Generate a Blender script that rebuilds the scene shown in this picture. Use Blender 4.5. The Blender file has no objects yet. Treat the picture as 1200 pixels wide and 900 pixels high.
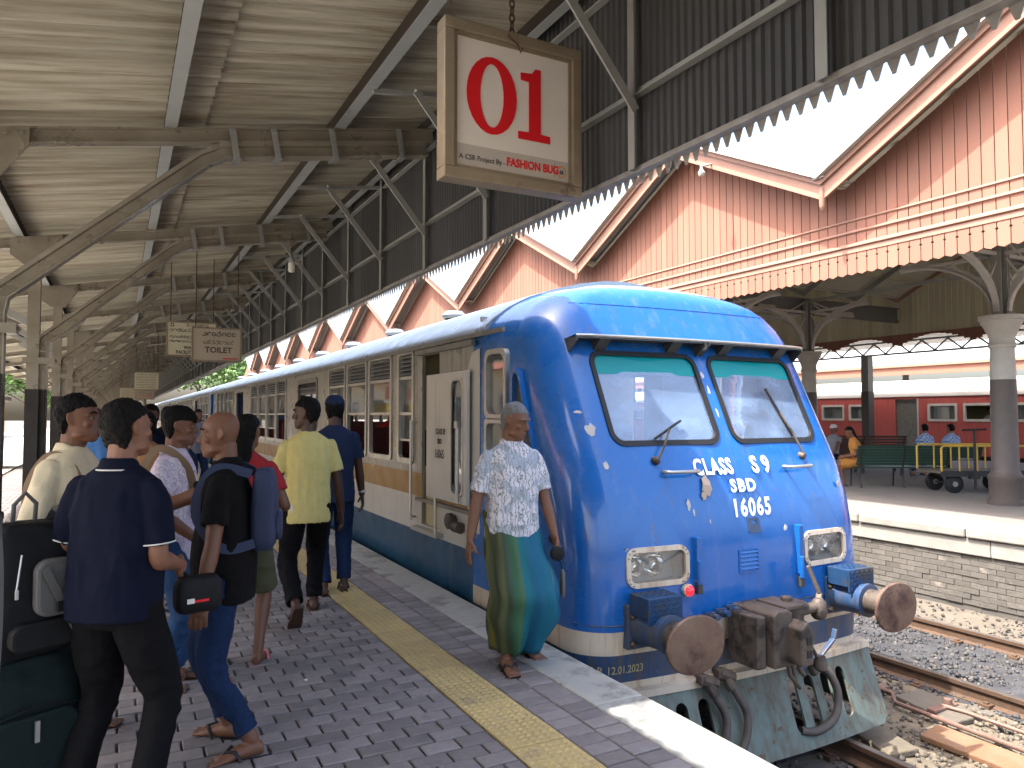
import bpy, bmesh, math, random
import numpy as np
from mathutils import Vector, Matrix, noise as mnoise
R = math.radians
rnd = random.Random(7)
SC = bpy.context.scene
COL = SC.collection

# ---------------------------------------------------------------- camera, sky, sun, exposure
cam_d = bpy.data.cameras.new('camera'); cam_o = bpy.data.objects.new('camera', cam_d); COL.objects.link(cam_o)
cam_d.sensor_fit = 'HORIZONTAL'; cam_d.sensor_width = 36.0; cam_d.lens = 872.0 / 1200.0 * 36.0
cam_d.clip_start = 0.05; cam_d.clip_end = 2000.0
cam_o.location = (0, 0, 1.58)
cam_o.rotation_euler = (R(90 + 2.364), 0, R(-27.895))
SC.camera = cam_o

SUN_EL = R(60.0); SUN_FROM = Vector((-1.0, 0.10, 0)).normalized()
wd = bpy.data.worlds.new('World'); SC.world = wd; wd.use_nodes = True
wn = wd.node_tree.nodes; wl = wd.node_tree.links
sky = wn.new('ShaderNodeTexSky'); sky.sky_type = 'NISHITA'; sky.sun_disc = False
sky.sun_elevation = SUN_EL; sky.sun_rotation = math.atan2(SUN_FROM.x, SUN_FROM.y)
sky.air_density = 1.0; sky.dust_density = 6.0; sky.ozone_density = 1.0
wl.new(sky.outputs[0], wn['Background'].inputs[0]); wn['Background'].inputs[1].default_value = 0.15
sun_d = bpy.data.lights.new('sun', 'SUN'); sun_o = bpy.data.objects.new('sun', sun_d); COL.objects.link(sun_o)
sun_d.energy = 2.3; sun_d.angle = R(0.6); sun_d.color = (1.0, 0.955, 0.90)
sv = SUN_FROM * math.cos(SUN_EL) + Vector((0, 0, math.sin(SUN_EL)))
sun_o.rotation_euler = (-sv).to_track_quat('-Z', 'Y').to_euler(); sun_o.location = (-10, 0, 20)
SC.view_settings.view_transform = 'Standard'; SC.view_settings.look = 'None'
SC.view_settings.gamma = 1.0; SC.view_settings.use_curve_mapping = False
SC.view_settings.exposure = 2.52
SC.render.engine = 'CYCLES'
SC.cycles.max_bounces = 8; SC.cycles.diffuse_bounces = 4; SC.cycles.glossy_bounces = 4
SC.cycles.transmission_bounces = 6; SC.cycles.transparent_max_bounces = 8
SC.cycles.caustics_reflective = False; SC.cycles.caustics_refractive = False
SC.cycles.use_denoising = True

# ---------------------------------------------------------------- materials
MATS = {}
def srgb(h):
    h = h.lstrip('#'); c = [int(h[i:i+2], 16) / 255 for i in (0, 2, 4)]
    return tuple((x / 12.92 if x <= .04045 else ((x + .055) / 1.055) ** 2.4) for x in c)
def mat(name, col, rough=.6, metal=0., col2=None, scale=6., amt=.6, bump=0., bscale=40., stretch=(1, 1, 1), isl=0., obr=0., spec=.4,
        col3=None, s3=1.2, t3=(.5, .62), emit=None, coat=0., rvar=0., trans=0., alpha=1., sheen=0.):
    """principled material: two colours mixed by noise, a third in blotches (stains), bump, per-piece variation"""
    m = bpy.data.materials.new(name); m.use_nodes = True; MATS[name] = m
    nt = m.node_tree; N = nt.nodes; L = nt.links; b = N['Principled BSDF']
    def c4(c):
        c = srgb(c) if isinstance(c, str) else c
        return (*c, 1)
    tc = N.new('ShaderNodeTexCoord'); mp = N.new('ShaderNodeMapping'); mp.inputs['Scale'].default_value = stretch
    L.new(tc.outputs['Object'], mp.inputs[0])
    if obr:
        oi = N.new('ShaderNodeObjectInfo'); cx = N.new('ShaderNodeVectorMath'); cx.operation = 'SCALE'; cx.inputs[0].default_value = (37.0, 91.0, 53.0)
        L.new(oi.outputs['Random'], cx.inputs['Scale']); L.new(cx.outputs[0], mp.inputs['Location'])
    src = None
    if col2 is not None:
        nz = N.new('ShaderNodeTexNoise'); nz.inputs['Scale'].default_value = scale; nz.inputs['Detail'].default_value = 6; nz.inputs['Roughness'].default_value = .65
        L.new(mp.outputs[0], nz.inputs['Vector'])
        rp = N.new('ShaderNodeValToRGB'); rp.color_ramp.elements[0].position = .5 - .25 / max(amt, .05) * .6; rp.color_ramp.elements[1].position = .5 + .25 / max(amt, .05) * .6
        rp.color_ramp.elements[0].color = c4(col); rp.color_ramp.elements[1].color = c4(col2)
        L.new(nz.outputs['Fac'], rp.inputs[0]); src = rp.outputs[0]
    else:
        rgb = N.new('ShaderNodeRGB'); rgb.outputs[0].default_value = c4(col); src = rgb.outputs[0]
    if col3 is not None:
        n3 = N.new('ShaderNodeTexNoise'); n3.inputs['Scale'].default_value = s3; n3.inputs['Detail'].default_value = 8; n3.inputs['Roughness'].default_value = .7
        L.new(mp.outputs[0], n3.inputs['Vector'])
        r3 = N.new('ShaderNodeMapRange'); r3.inputs[1].default_value = t3[0]; r3.inputs[2].default_value = t3[1]
        L.new(n3.outputs['Fac'], r3.inputs[0])
        mx = N.new('ShaderNodeMixRGB'); L.new(r3.outputs[0], mx.inputs[0]); L.new(src, mx.inputs[1]); mx.inputs[2].default_value = c4(col3); src = mx.outputs[0]
    if isl or obr:
        hv = N.new('ShaderNodeHueSaturation')
        if isl:
            g = N.new('ShaderNodeNewGeometry'); o = g.outputs['Random Per Island']; k = isl
        else:
            g = N.new('ShaderNodeObjectInfo'); o = g.outputs['Random']; k = obr
        mr = N.new('ShaderNodeMapRange'); mr.inputs[3].default_value = 1 - k; mr.inputs[4].default_value = 1 + k
        L.new(o, mr.inputs[0]); L.new(mr.outputs[0], hv.inputs['Value']); L.new(src, hv.inputs['Color']); src = hv.outputs[0]
    L.new(src, b.inputs['Base Color'])
    b.inputs['Roughness'].default_value = rough; b.inputs['Metallic'].default_value = metal
    b.inputs['Specular IOR Level'].default_value = spec; b.inputs['Coat Weight'].default_value = coat; b.inputs['Coat Roughness'].default_value = .08
    if sheen: b.inputs['Sheen Weight'].default_value = sheen
    if rvar:
        nr = N.new('ShaderNodeTexNoise'); nr.inputs['Scale'].default_value = 5; nr.inputs['Detail'].default_value = 5; L.new(mp.outputs[0], nr.inputs['Vector'])
        rr = N.new('ShaderNodeMapRange'); rr.inputs[1].default_value = .3; rr.inputs[2].default_value = .7; rr.inputs[3].default_value = max(0, rough - rvar); rr.inputs[4].default_value = min(1, rough + rvar)
        L.new(nr.outputs['Fac'], rr.inputs[0]); L.new(rr.outputs[0], b.inputs['Roughness'])
    if trans: b.inputs['Transmission Weight'].default_value = trans
    if alpha < 1: b.inputs['Alpha'].default_value = alpha
    if emit: b.inputs['Emission Color'].default_value = c4(emit[0]); b.inputs['Emission Strength'].default_value = emit[1]
    if bump:
        nb = N.new('ShaderNodeTexNoise'); nb.inputs['Scale'].default_value = bscale; nb.inputs['Detail'].default_value = 6; L.new(mp.outputs[0], nb.inputs['Vector'])
        bp = N.new('ShaderNodeBump'); bp.inputs['Strength'].default_value = bump; bp.inputs['Distance'].default_value = .01
        L.new(nb.outputs['Fac'], bp.inputs['Height']); L.new(bp.outputs[0], b.inputs['Normal'])
    return m

# ---------------------------------------------------------------- mesh helpers
class MB:
    """collects verts / faces, builds ONE mesh object"""
    def __init__(s): s.v = []; s.f = []; s.mi = []; s.cur = 0
    def add(s, vs, fs):
        o = len(s.v); s.v.extend([tuple(v) for v in vs]); s.f.extend([tuple(i + o for i in f) for f in fs]); s.mi.extend([s.cur] * len(fs)); return s
    def box(s, x0, x1, y0, y1, z0, z1):
        s.add([(x0,y0,z0),(x1,y0,z0),(x1,y1,z0),(x0,y1,z0),(x0,y0,z1),(x1,y0,z1),(x1,y1,z1),(x0,y1,z1)],
              [(0,3,2,1),(4,5,6,7),(0,1,5,4),(1,2,6,5),(2,3,7,6),(3,0,4,7)]); return s
    def bar(s, a, b, w, h, up=(0, 0, 1)):
        """rectangular bar from a to b; w across, h along up"""
        a = Vector(a); b = Vector(b); d = (b - a).normalized(); up = Vector(up)
        sx = d.cross(up); sx = sx.normalized() if sx.length > 1e-5 else Vector((1, 0, 0)); uz = sx.cross(d).normalized()
        vs = []
        for p in (a, b):
            for i, j in ((-1, -1), (1, -1), (1, 1), (-1, 1)): vs.append(p + sx * (i * w / 2) + uz * (j * h / 2))
        s.add(vs, [(0,1,2,3),(7,6,5,4),(0,4,5,1),(1,5,6,2),(2,6,7,3),(3,7,4,0)]); return s
    def profile(s, pts, path, up=(0, 0, 1), close=True, cap=True):
        """sweep a closed 2-D profile (x across, y up) along a polyline"""
        path = [Vector(p) for p in path]; n = len(pts); vs = []; upv = Vector(up)
        for i, p in enumerate(path):
            d = (path[min(i + 1, len(path) - 1)] - path[max(i - 1, 0)]).normalized()
            sx = d.cross(upv).normalized(); uz = sx.cross(d).normalized(); k = 1.0
            if 0 < i < len(path) - 1:
                d1 = (path[i] - path[i-1]).normalized(); c = max(.3, d1.dot(d)); k = 1 / c
            for (x, y) in pts: vs.append(p + sx * x + uz * y * k)
        fs = []
        for i in range(len(path) - 1):
            for j in range(n):
                a = i * n + j; b = i * n + (j + 1) % n; fs.append((a, b, b + n, a + n))
        if cap: fs.append(tuple(range(n))[::-1]); fs.append(tuple(range((len(path) - 1) * n, len(path) * n)))
        s.add(vs, fs); return s
    def tube(s, path, r, n=8, cap=True):
        path = [Vector(p) for p in path]; rs = r if isinstance(r, (list, tuple)) else [r] * len(path)
        vs = []; fs = []; prev = None
        for i, p in enumerate(path):
            d = (path[min(i + 1, len(path) - 1)] - path[max(i - 1, 0)]).normalized()
            if prev is None:
                t = Vector((0, 0, 1)) if abs(d.z) < .9 else Vector((1, 0, 0)); sx = d.cross(t).normalized()
            else:
                sx = (prev - d * prev.dot(d)).normalized()
            prev = sx; uy = d.cross(sx)
            for j in range(n):
                a = 2 * math.pi * j / n; vs.append(p + (sx * math.cos(a) + uy * math.sin(a)) * rs[i])
        for i in range(len(path) - 1):
            for j in range(n):
                a = i * n + j; b = i * n + (j + 1) % n; fs.append((a, b, b + n, a + n))
        if cap: fs.append(tuple(range(n))[::-1]); fs.append(tuple(range((len(path) - 1) * n, len(path) * n)))
        s.add(vs, fs); return s
    def cyl(s, a, b, r, n=16): return s.tube([a, b], r, n)
    def lathe(s, prof, c=(0, 0, 0), n=24, axis='z', cap=True):
        """prof = [(radius, height)]"""
        vs = []; fs = []
        for (r, h) in prof:
            for j in range(n):
                a = 2 * math.pi * j / n; x, y = r * math.cos(a), r * math.sin(a)
                vs.append({'z': (c[0]+x, c[1]+y, c[2]+h), 'y': (c[0]+x, c[1]+h, c[2]-y), 'x': (c[0]+h, c[1]+x, c[2]+y)}[axis])
        for i in range(len(prof) - 1):
            for j in range(n):
                a = i * n + j; b = i * n + (j + 1) % n; fs.append((a, b, b + n, a + n))
        if cap: fs.append(tuple(range(n))[::-1]); fs.append(tuple(range((len(prof) - 1) * n, len(prof) * n)))
        s.add(vs, fs); return s
    def prism(s, poly, ax, h0, h1):
        """extrude a 2-D polygon: ax 'y': poly is (x,z); 'x': (y,z); 'z': (x,y)"""
        n = len(poly); vs = []
        for h in (h0, h1):
            for (a, b) in poly: vs.append({'y': (a, h, b), 'x': (h, a, b), 'z': (a, b, h)}[ax])
        s.add(vs, [tuple(range(n)), tuple(range(n, 2*n))[::-1]] + [(i, i + n, (i+1) % n + n, (i+1) % n) for i in range(n)]); return s
    def ring(s, outer, inner, ax, h0, h1):
        """frame between two polygons of equal count"""
        n = len(outer); vs = []
        P = lambda a, b, h: {'y': (a, h, b), 'x': (h, a, b), 'z': (a, b, h)}[ax]
        for h in (h0, h1):
            for q in (outer, inner):
                for (a, b) in q: vs.append(P(a, b, h))
        fs = []
        for i in range(n):
            j = (i + 1) % n
            fs += [(i, j, n + j, n + i), (2*n + i, 3*n + i, 3*n + j, 2*n + j), (i, 2*n + i, 2*n + j, j), (n + i, n + j, 3*n + j, 3*n + i)]
        s.add(vs, fs); return s
    def mesh(s, name, mats, smooth=None):
        me = bpy.data.meshes.new(name); me.from_pydata(s.v, [], s.f)
        for m in (mats if isinstance(mats, (list, tuple)) else [mats]): me.materials.append(MATS[m] if isinstance(m, str) else m)
        if any(s.mi): me.polygons.foreach_set('material_index', s.mi)
        bm = bmesh.new(); bm.from_mesh(me); bmesh.ops.recalc_face_normals(bm, faces=bm.faces); bm.to_mesh(me); bm.free()
        if smooth is not None:
            me.shade_smooth(); me.set_sharp_from_angle(angle=R(smooth))
        me.update(); return me
    def build(s, name, mats, parent=None, smooth=None, bev=0., seg=2, loc=None):
        o = bpy.data.objects.new(name, s.mesh(name, mats, smooth)); COL.objects.link(o)
        if parent is not None: o.parent = parent
        if loc is not None: o.location = loc
        if bev:
            bv = o.modifiers.new('bevel', 'BEVEL'); bv.width = bev; bv.segments = seg; bv.limit_method = 'ANGLE'; bv.angle_limit = R(40)
        return o
def inst(name, me, parent=None, loc=(0, 0, 0), rot=(0, 0, 0), scale=None):
    o = bpy.data.objects.new(name, me); COL.objects.link(o); o.location = loc; o.rotation_euler = rot
    if scale is not None: o.scale = scale
    if parent is not None: o.parent = parent
    return o
def empty(name, loc=(0, 0, 0), rz=0.):
    o = bpy.data.objects.new(name, None); COL.objects.link(o); o.location = loc; o.rotation_euler = (0, 0, rz); o.empty_display_size = .1; return o
def tag(o, label=None, cat=None, group=None, kind=None):
    if label: o['label'] = label
    if cat: o['category'] = cat
    if group: o['group'] = group
    if kind: o['kind'] = kind
    return o
def copy_tree(o, parent=None):
    c = o.copy(); COL.objects.link(c); c.parent = parent
    for ch in list(o.children): copy_tree(ch, c)
    return c
def rrect(x0, x1, z0, z1, r, n=5):
    """rounded rectangle polygon, counter-clockwise"""
    pts = []
    for cx, cz, a0 in ((x1 - r, z0 + r, -90), (x1 - r, z1 - r, 0), (x0 + r, z1 - r, 90), (x0 + r, z0 + r, 180)):
        for k in range(n + 1):
            a = R(a0 + 90 * k / n); pts.append((cx + r * math.cos(a), cz + r * math.sin(a)))
    return pts
def text(name, body, size, material, parent, loc, rot, align='CENTER', sx=1., depth=.0015, bold=0., space=1.):
    """flat lettering as a thin mesh"""
    cu = bpy.data.curves.new(name, 'FONT'); cu.body = body; cu.size = size; cu.align_x = align; cu.extrude = depth; cu.offset = bold; cu.space_character = space; cu.resolution_u = 3
    t = bpy.data.objects.new('tmp_text', cu); TMP.collection.objects.link(t)
    with bpy.context.temp_override(scene=TMP, view_layer=TMP.view_layers[0]):
        dg = bpy.context.evaluated_depsgraph_get(); me = bpy.data.meshes.new_from_object(t.evaluated_get(dg))
    bpy.data.objects.remove(t); bpy.data.curves.remove(cu)
    me.materials.clear(); me.materials.append(MATS[material])
    o = bpy.data.objects.new(name, me); COL.objects.link(o); o.parent = parent; o.location = loc; o.rotation_euler = rot; o.scale = (sx, 1, 1)
    return o
TMP = bpy.data.scenes.new('workbench_scene')          # small scratch scene: evaluating modifiers there stays fast
def apply_mods(o, extra=()):
    for q in (o, *extra): TMP.collection.objects.link(q)
    with bpy.context.temp_override(scene=TMP, view_layer=TMP.view_layers[0]):
        dg = bpy.context.evaluated_depsgraph_get(); me = bpy.data.meshes.new_from_object(o.evaluated_get(dg))
    for q in (o, *extra): TMP.collection.objects.unlink(q)
    o.modifiers.clear(); o.data = me; return o

# palette --------------------------------------------------------------------
mat('paver', (.15, .13, .125), .7, col2=(.23, .20, .19), scale=14, amt=.5, bump=.35, bscale=90, obr=.22, col3=(.11, .10, .10), s3=3.5, t3=(.56, .72), rvar=.2)
mat('paver_far', (.15, .13, .125), .7, col2=(.23, .20, .19), scale=14, amt=.5, bump=.35, bscale=90, isl=.22, col3=(.11, .10, .10), s3=3.5, t3=(.56, .72), rvar=.2)
mat('joint', (.022, .02, .018), .95, col2=(.045, .04, .035), scale=20)
mat('tactile', (.46, .34, .13), .7, col2=(.36, .28, .14), scale=10, amt=.5, bump=.25, bscale=60, obr=.10, col3=(.20, .17, .12), s3=4, t3=(.58, .74))
mat('coping', (.36, .35, .31), .8, col2=(.27, .265, .24), scale=5, amt=.5, bump=.3, bscale=60, obr=.06, col3=(.18, .175, .16), s3=2.2, t3=(.52, .60))
mat('concrete', (.30, .29, .26), .9, col2=(.20, .19, .17), scale=4, bump=.4, bscale=30)
mat('oil_mud', (.030, .032, .037), .55, col2=(.065, .065, .068), scale=4, amt=.6, bump=.9, bscale=28, rvar=.2)
mat('sand_bed', (.17, .135, .09), .95, col2=(.095, .08, .06), scale=4, bump=.9, bscale=35)
mat('ground', (.085, .073, .058), .95, col2=(.13, .11, .085), scale=3, bump=.8, bscale=40)
mat('oil_stone', (.028, .028, .030), .6, col2=(.055, .054, .054), scale=3, isl=.4)
mat('ballast', (.055, .05, .044), .9, col2=(.105, .094, .08), scale=2, isl=.45, col3=(.055, .05, .048), s3=.9, t3=(.50, .60))
mat('ballast_pale', (.15, .12, .085), .9, col2=(.10, .085, .068), scale=3, isl=.4)
mat('rail_rust', (.13, .075, .045), .75, col2=(.075, .05, .035), scale=12, metal=.3, bump=.3)
mat('rail_top', (.45, .42, .40), .3, metal=.9)
mat('sleeper', (.16, .14, .115), .9, col2=(.09, .08, .07), scale=5, stretch=(1, 6, 6), bump=.5, obr=.2)
mat('asbestos', (.51, .50, .42), .9, col2=(.28, .255, .195), scale=2.4, stretch=(.30, 14, 2), amt=.95, bump=.25, bscale=50, obr=.16, col3=(.17, .12, .065), s3=1.3, t3=(.55, .70))  # streaks along the ridges paint in corrugation shade; brown blotches are stains
mat('steel_paint', (.40, .42, .41), .45, col2=(.30, .305, .29), scale=5, amt=.5, bump=.08, col3=(.15, .105, .07), s3=3, t3=(.6, .72), metal=.2)
mat('rail_brown', (.36, .335, .28), .34, col2=(.23, .205, .165), scale=4, amt=.6, bump=.06, metal=.35, rvar=.12)
mat('black_paint', (.012, .011, .011), .45, col2=(.03, .026, .024), scale=9, rvar=.15)
mat('dark_sheet', (.072, .076, .084), .5, col2=(.10, .10, .10), scale=2.5, stretch=(1, 1, .3), amt=.6, bump=.05, metal=.25, obr=.25, col3=(.10, .06, .035), s3=1.3, t3=(.62, .75))
mat('purlin_shade', (.022, .018, .015), .8, col2=(.04, .03, .024), scale=6, bump=.2)
mat('galv', (.42, .44, .45), .45, metal=.55, col2=(.30, .31, .31), scale=8)
mat('trim_metal', (.45, .46, .46), .5, metal=.3, col2=(.22, .19, .17), scale=9, amt=.5)
# ================================================================ GROUND, PLATFORMS, TRACKS
YN, YF = -2.0, 110.0          # how far the near platform runs
RZ = -0.95                    # top of rail
g = MB().box(-160, 260, -120, 420, RZ - .6, RZ - .30).build('ground', 'ground'); tag(g, kind='structure')

plat = MB().box(-9, 2.30, YN, YF, RZ - .28, -.062).build('platform', 'joint'); tag(plat, kind='structure')
pw = MB().box(2.305, 2.50, YN, YF, RZ - .28, -.13).build('platform_wall', 'concrete', plat)
mat('bounce_paving', (.50, .47, .40), .9, col2=(.42, .39, .33), scale=2)  # paving left of the canopy, made pale to bounce sunlight under the roof
# pavers laid in running bond, long side across the platform
PW, PD = .182, .118
def paver_mesh(nm, w, d, m):
    b = MB(); t = .005
    b.add([(-w/2,-d/2,-.06),(w/2,-d/2,-.06),(w/2,d/2,-.06),(-w/2,d/2,-.06),(-w/2,-d/2,-t),(w/2,-d/2,-t),(w/2,d/2,-t),(-w/2,d/2,-t),
           (-w/2+t,-d/2+t,0),(w/2-t,-d/2+t,0),(w/2-t,d/2-t,0),(-w/2+t,d/2-t,0)],
          [(0,1,5,4),(1,2,6,5),(2,3,7,6),(3,0,4,7),(4,5,9,8),(5,6,10,9),(6,7,11,10),(7,4,8,11),(8,9,10,11)])
    return b.mesh(nm, m), b
pm, pb = paver_mesh('paver', PW - .011, PD - .012, 'paver')
hm_, _ = paver_mesh('half_paver', PW / 2 - .011, PD - .012, 'paver')
far = MB(); cand = []
ny = int((42 - 1.0) / PD)
for r in range(ny):
    y = 1.0 + r * PD
    x = 1.665 - PW / 2 - (PW / 2 if r % 2 else 0)
    if r % 2 and y < 14: inst('half_paver', hm_, plat, (1.665 - PW / 4, y, -.001), (0, 0, 0))
    while x > -2.6:
        cand.append((x, y)); x -= PW
# keep the ones that show largest as single pieces
def in_view(x, y):
    d = Vector((x, y, -1.58)); c, s_ = math.cos(R(27.895)), math.sin(R(27.895))
    fx = d.x * s_ + d.y * c; rx = d.x * c - d.y * s_
    if fx < .3: return False
    u = 600 + 872 * rx / fx; v = 486 + 872 * 1.58 / fx
    return -10 < u < 1210 and v < 905
singles = [c for c in cand if in_view(*c) and c[1] > 2.6 and c[0] > .25][:300]
ss = set(singles)
for (x, y) in cand:
    dz = rnd.uniform(-.003, .001); t = (rnd.uniform(-.012, .012), rnd.uniform(-.008, .008), rnd.uniform(-.012, .012))
    if (x, y) in ss:
        inst('paver', pm, plat, (x, y, dz), t)
    elif y < 30:
        o = len(far.v); cz = math.cos(t[2]); sz = math.sin(t[2])
        far.add([(x + vx*cz - vy*sz, y + vx*sz + vy*cz, vz + dz + vy*t[0] - vx*t[1]) for vx, vy, vz in pb.v], pb.f)
fo = far.build('paver_field', 'paver_far', plat); tag(fo, kind='stuff')
MB().box(-2.7, 1.66, 30, YF, -.06, -.004).build('paving_surface', 'paver_far', plat); MB().box(-9, -2.7, 30, YF, -.06, -.004).build('paving_surface', 'bounce_paving', plat)
MB().box(-9, -2.7, YN, 30, -.06, -.004).build('paving_surface', 'bounce_paving', plat)
# border bricks between the yellow strip and the coping (long side across, two per row)
bm_, bb = paver_mesh('border_paver', .166, .100, 'paver')
for r in range(64):
    y = 2.0 + r * .11
    for k in range(2):
        inst('border_paver', bm_, plat, (1.975 + .088 + k * .174, y + (.03 if k else 0), rnd.uniform(-.003, .001)), (rnd.uniform(-.01, .01), 0, rnd.uniform(-.01, .01)))
fb = MB()
for r in range(180):
    y = 2.0 + 64 * .11 + r * .11
    for k in range(2): fb.add([(1.975 + .088 + k*.174 + vx, y + (.03 if k else 0) + vy, vz + rnd.uniform(-.001, .001)) for vx, vy, vz in bb.v], bb.f)
tag(fb.build('border_paver_field', 'paver_far', plat), kind='stuff')
MB().box(1.97, 2.32, 28.8, YF, -.06, -.003).build('paving_surface', 'paver_far', plat)
# yellow tactile tiles with raised blisters
tl = MB().box(-.149, .149, -.149, .149, -.05, 0)
for i in range(7):
    for j in range(7):
        x = -.149 + .298 * (i + .5) / 7; y = -.149 + .298 * (j + .5) / 7; a, b_ = .015, .009
        tl.add([(x-a,y-a,0),(x+a,y-a,0),(x+a,y+a,0),(x-a,y+a,0),(x-b_,y-b_,.006),(x+b_,y-b_,.006),(x+b_,y+b_,.006),(x-b_,y+b_,.006)],
               [(0,1,5,4),(1,2,6,5),(2,3,7,6),(3,0,4,7),(4,5,6,7)])
tm = tl.mesh('tactile_tile', 'tactile')
for k in range(90):
    inst('tactile_tile', tm, plat, (1.82, 1.2 + k * .302, rnd.uniform(-.0015, .0015)), (rnd.uniform(-.004, .004), rnd.uniform(-.004, .004), 0))
MB().box(1.67, 1.97, 28.3, YF, -.06, -.002).build('tactile_strip', 'tactile', plat)
# coping slabs
ys = [-2.0, .2, 1.75, 3.42]
while ys[-1] < 60: ys.append(ys[-1] + rnd.uniform(1.5, 1.75))
for a, b in zip(ys, ys[1:]):
    MB().box(2.325, 2.65, a + .004, b - .004, -.13, .004 + rnd.uniform(-.002, .002)).build('coping_slab', 'coping', plat, bev=.012, seg=3)
MB().box(2.325, 2.65, ys[-1], YF, -.13, 0).build('coping_slab', 'coping', plat)

# ---- tracks ------------------------------------------------------------------
RAILP = [(-.068, 0), (.068, 0), (.068, .012), (.012, .028), (.009, .105), (.033, .115), (.035, .150), (-.035, .150), (-.033, .115), (-.009, .105), (-.012, .028), (-.068, .012)]
def track(cx, y0, y1, label, dark):
    t = empty('railway_track', (cx, 0, RZ - .15)); tag(t, label, 'railway track')
    for sx in (-.873, .873):
        rl = MB().profile(RAILP, [(sx, y0, 0), (sx, y1, 0)]).build('rail', 'rail_rust', t)
        MB().box(sx - .026, sx + .026, y0, y1, .1485, .1512).build('running_surface', 'rail_top', rl)
    sm = MB().box(-1.36, 1.36, -.12, .12, -.13, 0).mesh('sleeper', 'sleeper')
    fm = MB().box(-.045, .045, -.05, .05, 0, .035).box(-.02, .02, -.02, .02, .03, .05).mesh('rail_clip', 'rail_rust')
    y = y0 + .3; k = 0
    while y < min(y1, 46):
        s_ = inst('sleeper', sm, t, (rnd.uniform(-.03, .03), y, -.002 + rnd.uniform(-.012, .006)), (0, 0, rnd.uniform(-.02, .02)))
        if y < 14:
            for sx in (-.873, .873):
                for e in (-.1, .1): inst('rail_clip', fm, s_, (sx + e, 0, 0))
        y += .66
    return t
track(4.215, -1.5, YF, 'railway track with rusty rails running under the blue train', 0)
track(8.02, -1.5, YF, 'empty oil-stained railway track beside the stone platform wall', 1)

def stones(name, m, n, area, zc, parent=None, smin=.018, smax=.045, dens=None):
    """angular ballast stones, one mesh"""
    t = (1 + 5 ** .5) / 2
    iv = np.array([(-1,t,0),(1,t,0),(-1,-t,0),(1,-t,0),(0,-1,t),(0,1,t),(0,-1,-t),(0,1,-t),(t,0,-1),(t,0,1),(-t,0,-1),(-t,0,1)], float) / 1.9
    fi = np.array([(0,11,5),(0,5,1),(0,1,7),(0,7,10),(0,10,11),(1,5,9),(5,11,4),(11,10,2),(10,7,6),(7,1,8),(3,9,4),(3,4,2),(3,2,6),(3,6,8),(3,8,9),(4,9,5),(2,4,11),(6,2,10),(8,6,7),(9,8,1)])
    g = np.random.default_rng(5 + n)
    V = np.zeros((n, 12, 3)); x0, x1, y0, y1 = area
    u = g.random(n); ys_ = y0 + (y1 - y0) * u ** 1.7
    xs_ = x0 + (x1 - x0) * g.random(n)
    sc = g.uniform(smin, smax, (n, 1, 1)) * g.uniform(.6, 1.2, (n, 1, 3))
    P = iv[None] * sc * g.uniform(.75, 1.25, (n, 12, 3))
    a = g.uniform(0, 6.28, n); c, s_ = np.cos(a), np.sin(a)
    V[..., 0] = P[..., 0] * c[:, None] - P[..., 1] * s_[:, None] + xs_[:, None]
    V[..., 1] = P[..., 0] * s_[:, None] + P[..., 1] * c[:, None] + ys_[:, None]
    V[..., 2] = P[..., 2] + zc + g.uniform(-.03, .02, n)[:, None]
    F = (fi[None] + (np.arange(n) * 12)[:, None, None]).reshape(-1, 3)
    me = bpy.data.meshes.new(name); me.vertices.add(n * 12); me.vertices.foreach_set('co', V.reshape(-1)); me.loops.add(F.size); me.polygons.add(len(F))
    me.polygons.foreach_set('loop_start', np.arange(0, F.size, 3)); me.loops.foreach_set('vertex_index', F.reshape(-1)); me.materials.append(MATS[m]); me.update(calc_edges=True)
    o = bpy.data.objects.new(name, me); COL.objects.link(o); tag(o, kind='stuff'); return o
tag(MB().box(2.55, 10.35, -2, YF, RZ - .31, RZ - .20).build('track_bed', 'ground'), kind='structure')
def rough_sheet(nm, m, x0, x1, y0, y1, z, amp, st=.11, sd=0):
    nx, ny_ = int((x1 - x0) / st), int((y1 - y0) / st); b = MB()
    for j in range(ny_ + 1):
        for i_ in range(nx + 1):
            x, y = x0 + (x1 - x0) * i_ / nx, y0 + (y1 - y0) * j / ny_
            b.v.append((x, y, z + amp * mnoise.noise(Vector((x * 2.3 + sd, y * 2.3, 0))) + amp * .5 * mnoise.noise(Vector((x * 7, y * 7 + sd, 3)))))
    b.f = [(j * (nx + 1) + i_, j * (nx + 1) + i_ + 1, (j + 1) * (nx + 1) + i_ + 1, (j + 1) * (nx + 1) + i_) for j in range(ny_) for i_ in range(nx)]; b.mi = [0] * len(b.f)
    return tag(b.build(nm, m, smooth=60), kind='structure')
rough_sheet('oily_ground', 'oil_mud', 7.0, 9.05, 1, 20, RZ - .150, .022)
rough_sheet('sandy_ground', 'sand_bed', 5.12, 7.0, 1, 20, RZ - .150, .03, sd=9)
rough_sheet('oily_ground', 'oil_mud', 3.2, 5.10, 1, 14, RZ - .165, .02, sd=4)
rough_sheet('cinder_ground', 'ground', 9.05, 10.45, 1, 20, RZ - .165, .03, sd=7)
tag(stones('ballast', 'ballast', 19000, (2.6, 10.4, 1.2, 22), RZ - .158, smin=.010, smax=.030), 'dark crushed stone ballast spread around the sleepers', 'ballast')
tag(stones('pale_ballast', 'ballast_pale', 9000, (5.15, 7.0, 1.5, 12), RZ - .150, smin=.008, smax=.028), 'pale sandy stone chippings between the two tracks', 'ballast')
tag(stones('oily_stones', 'oil_stone', 9000, (7.0, 9.05, 1.5, 14), RZ - .150, smin=.008, smax=.030), 'black oil-soaked stones between the rails of the empty track', 'ballast')
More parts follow.
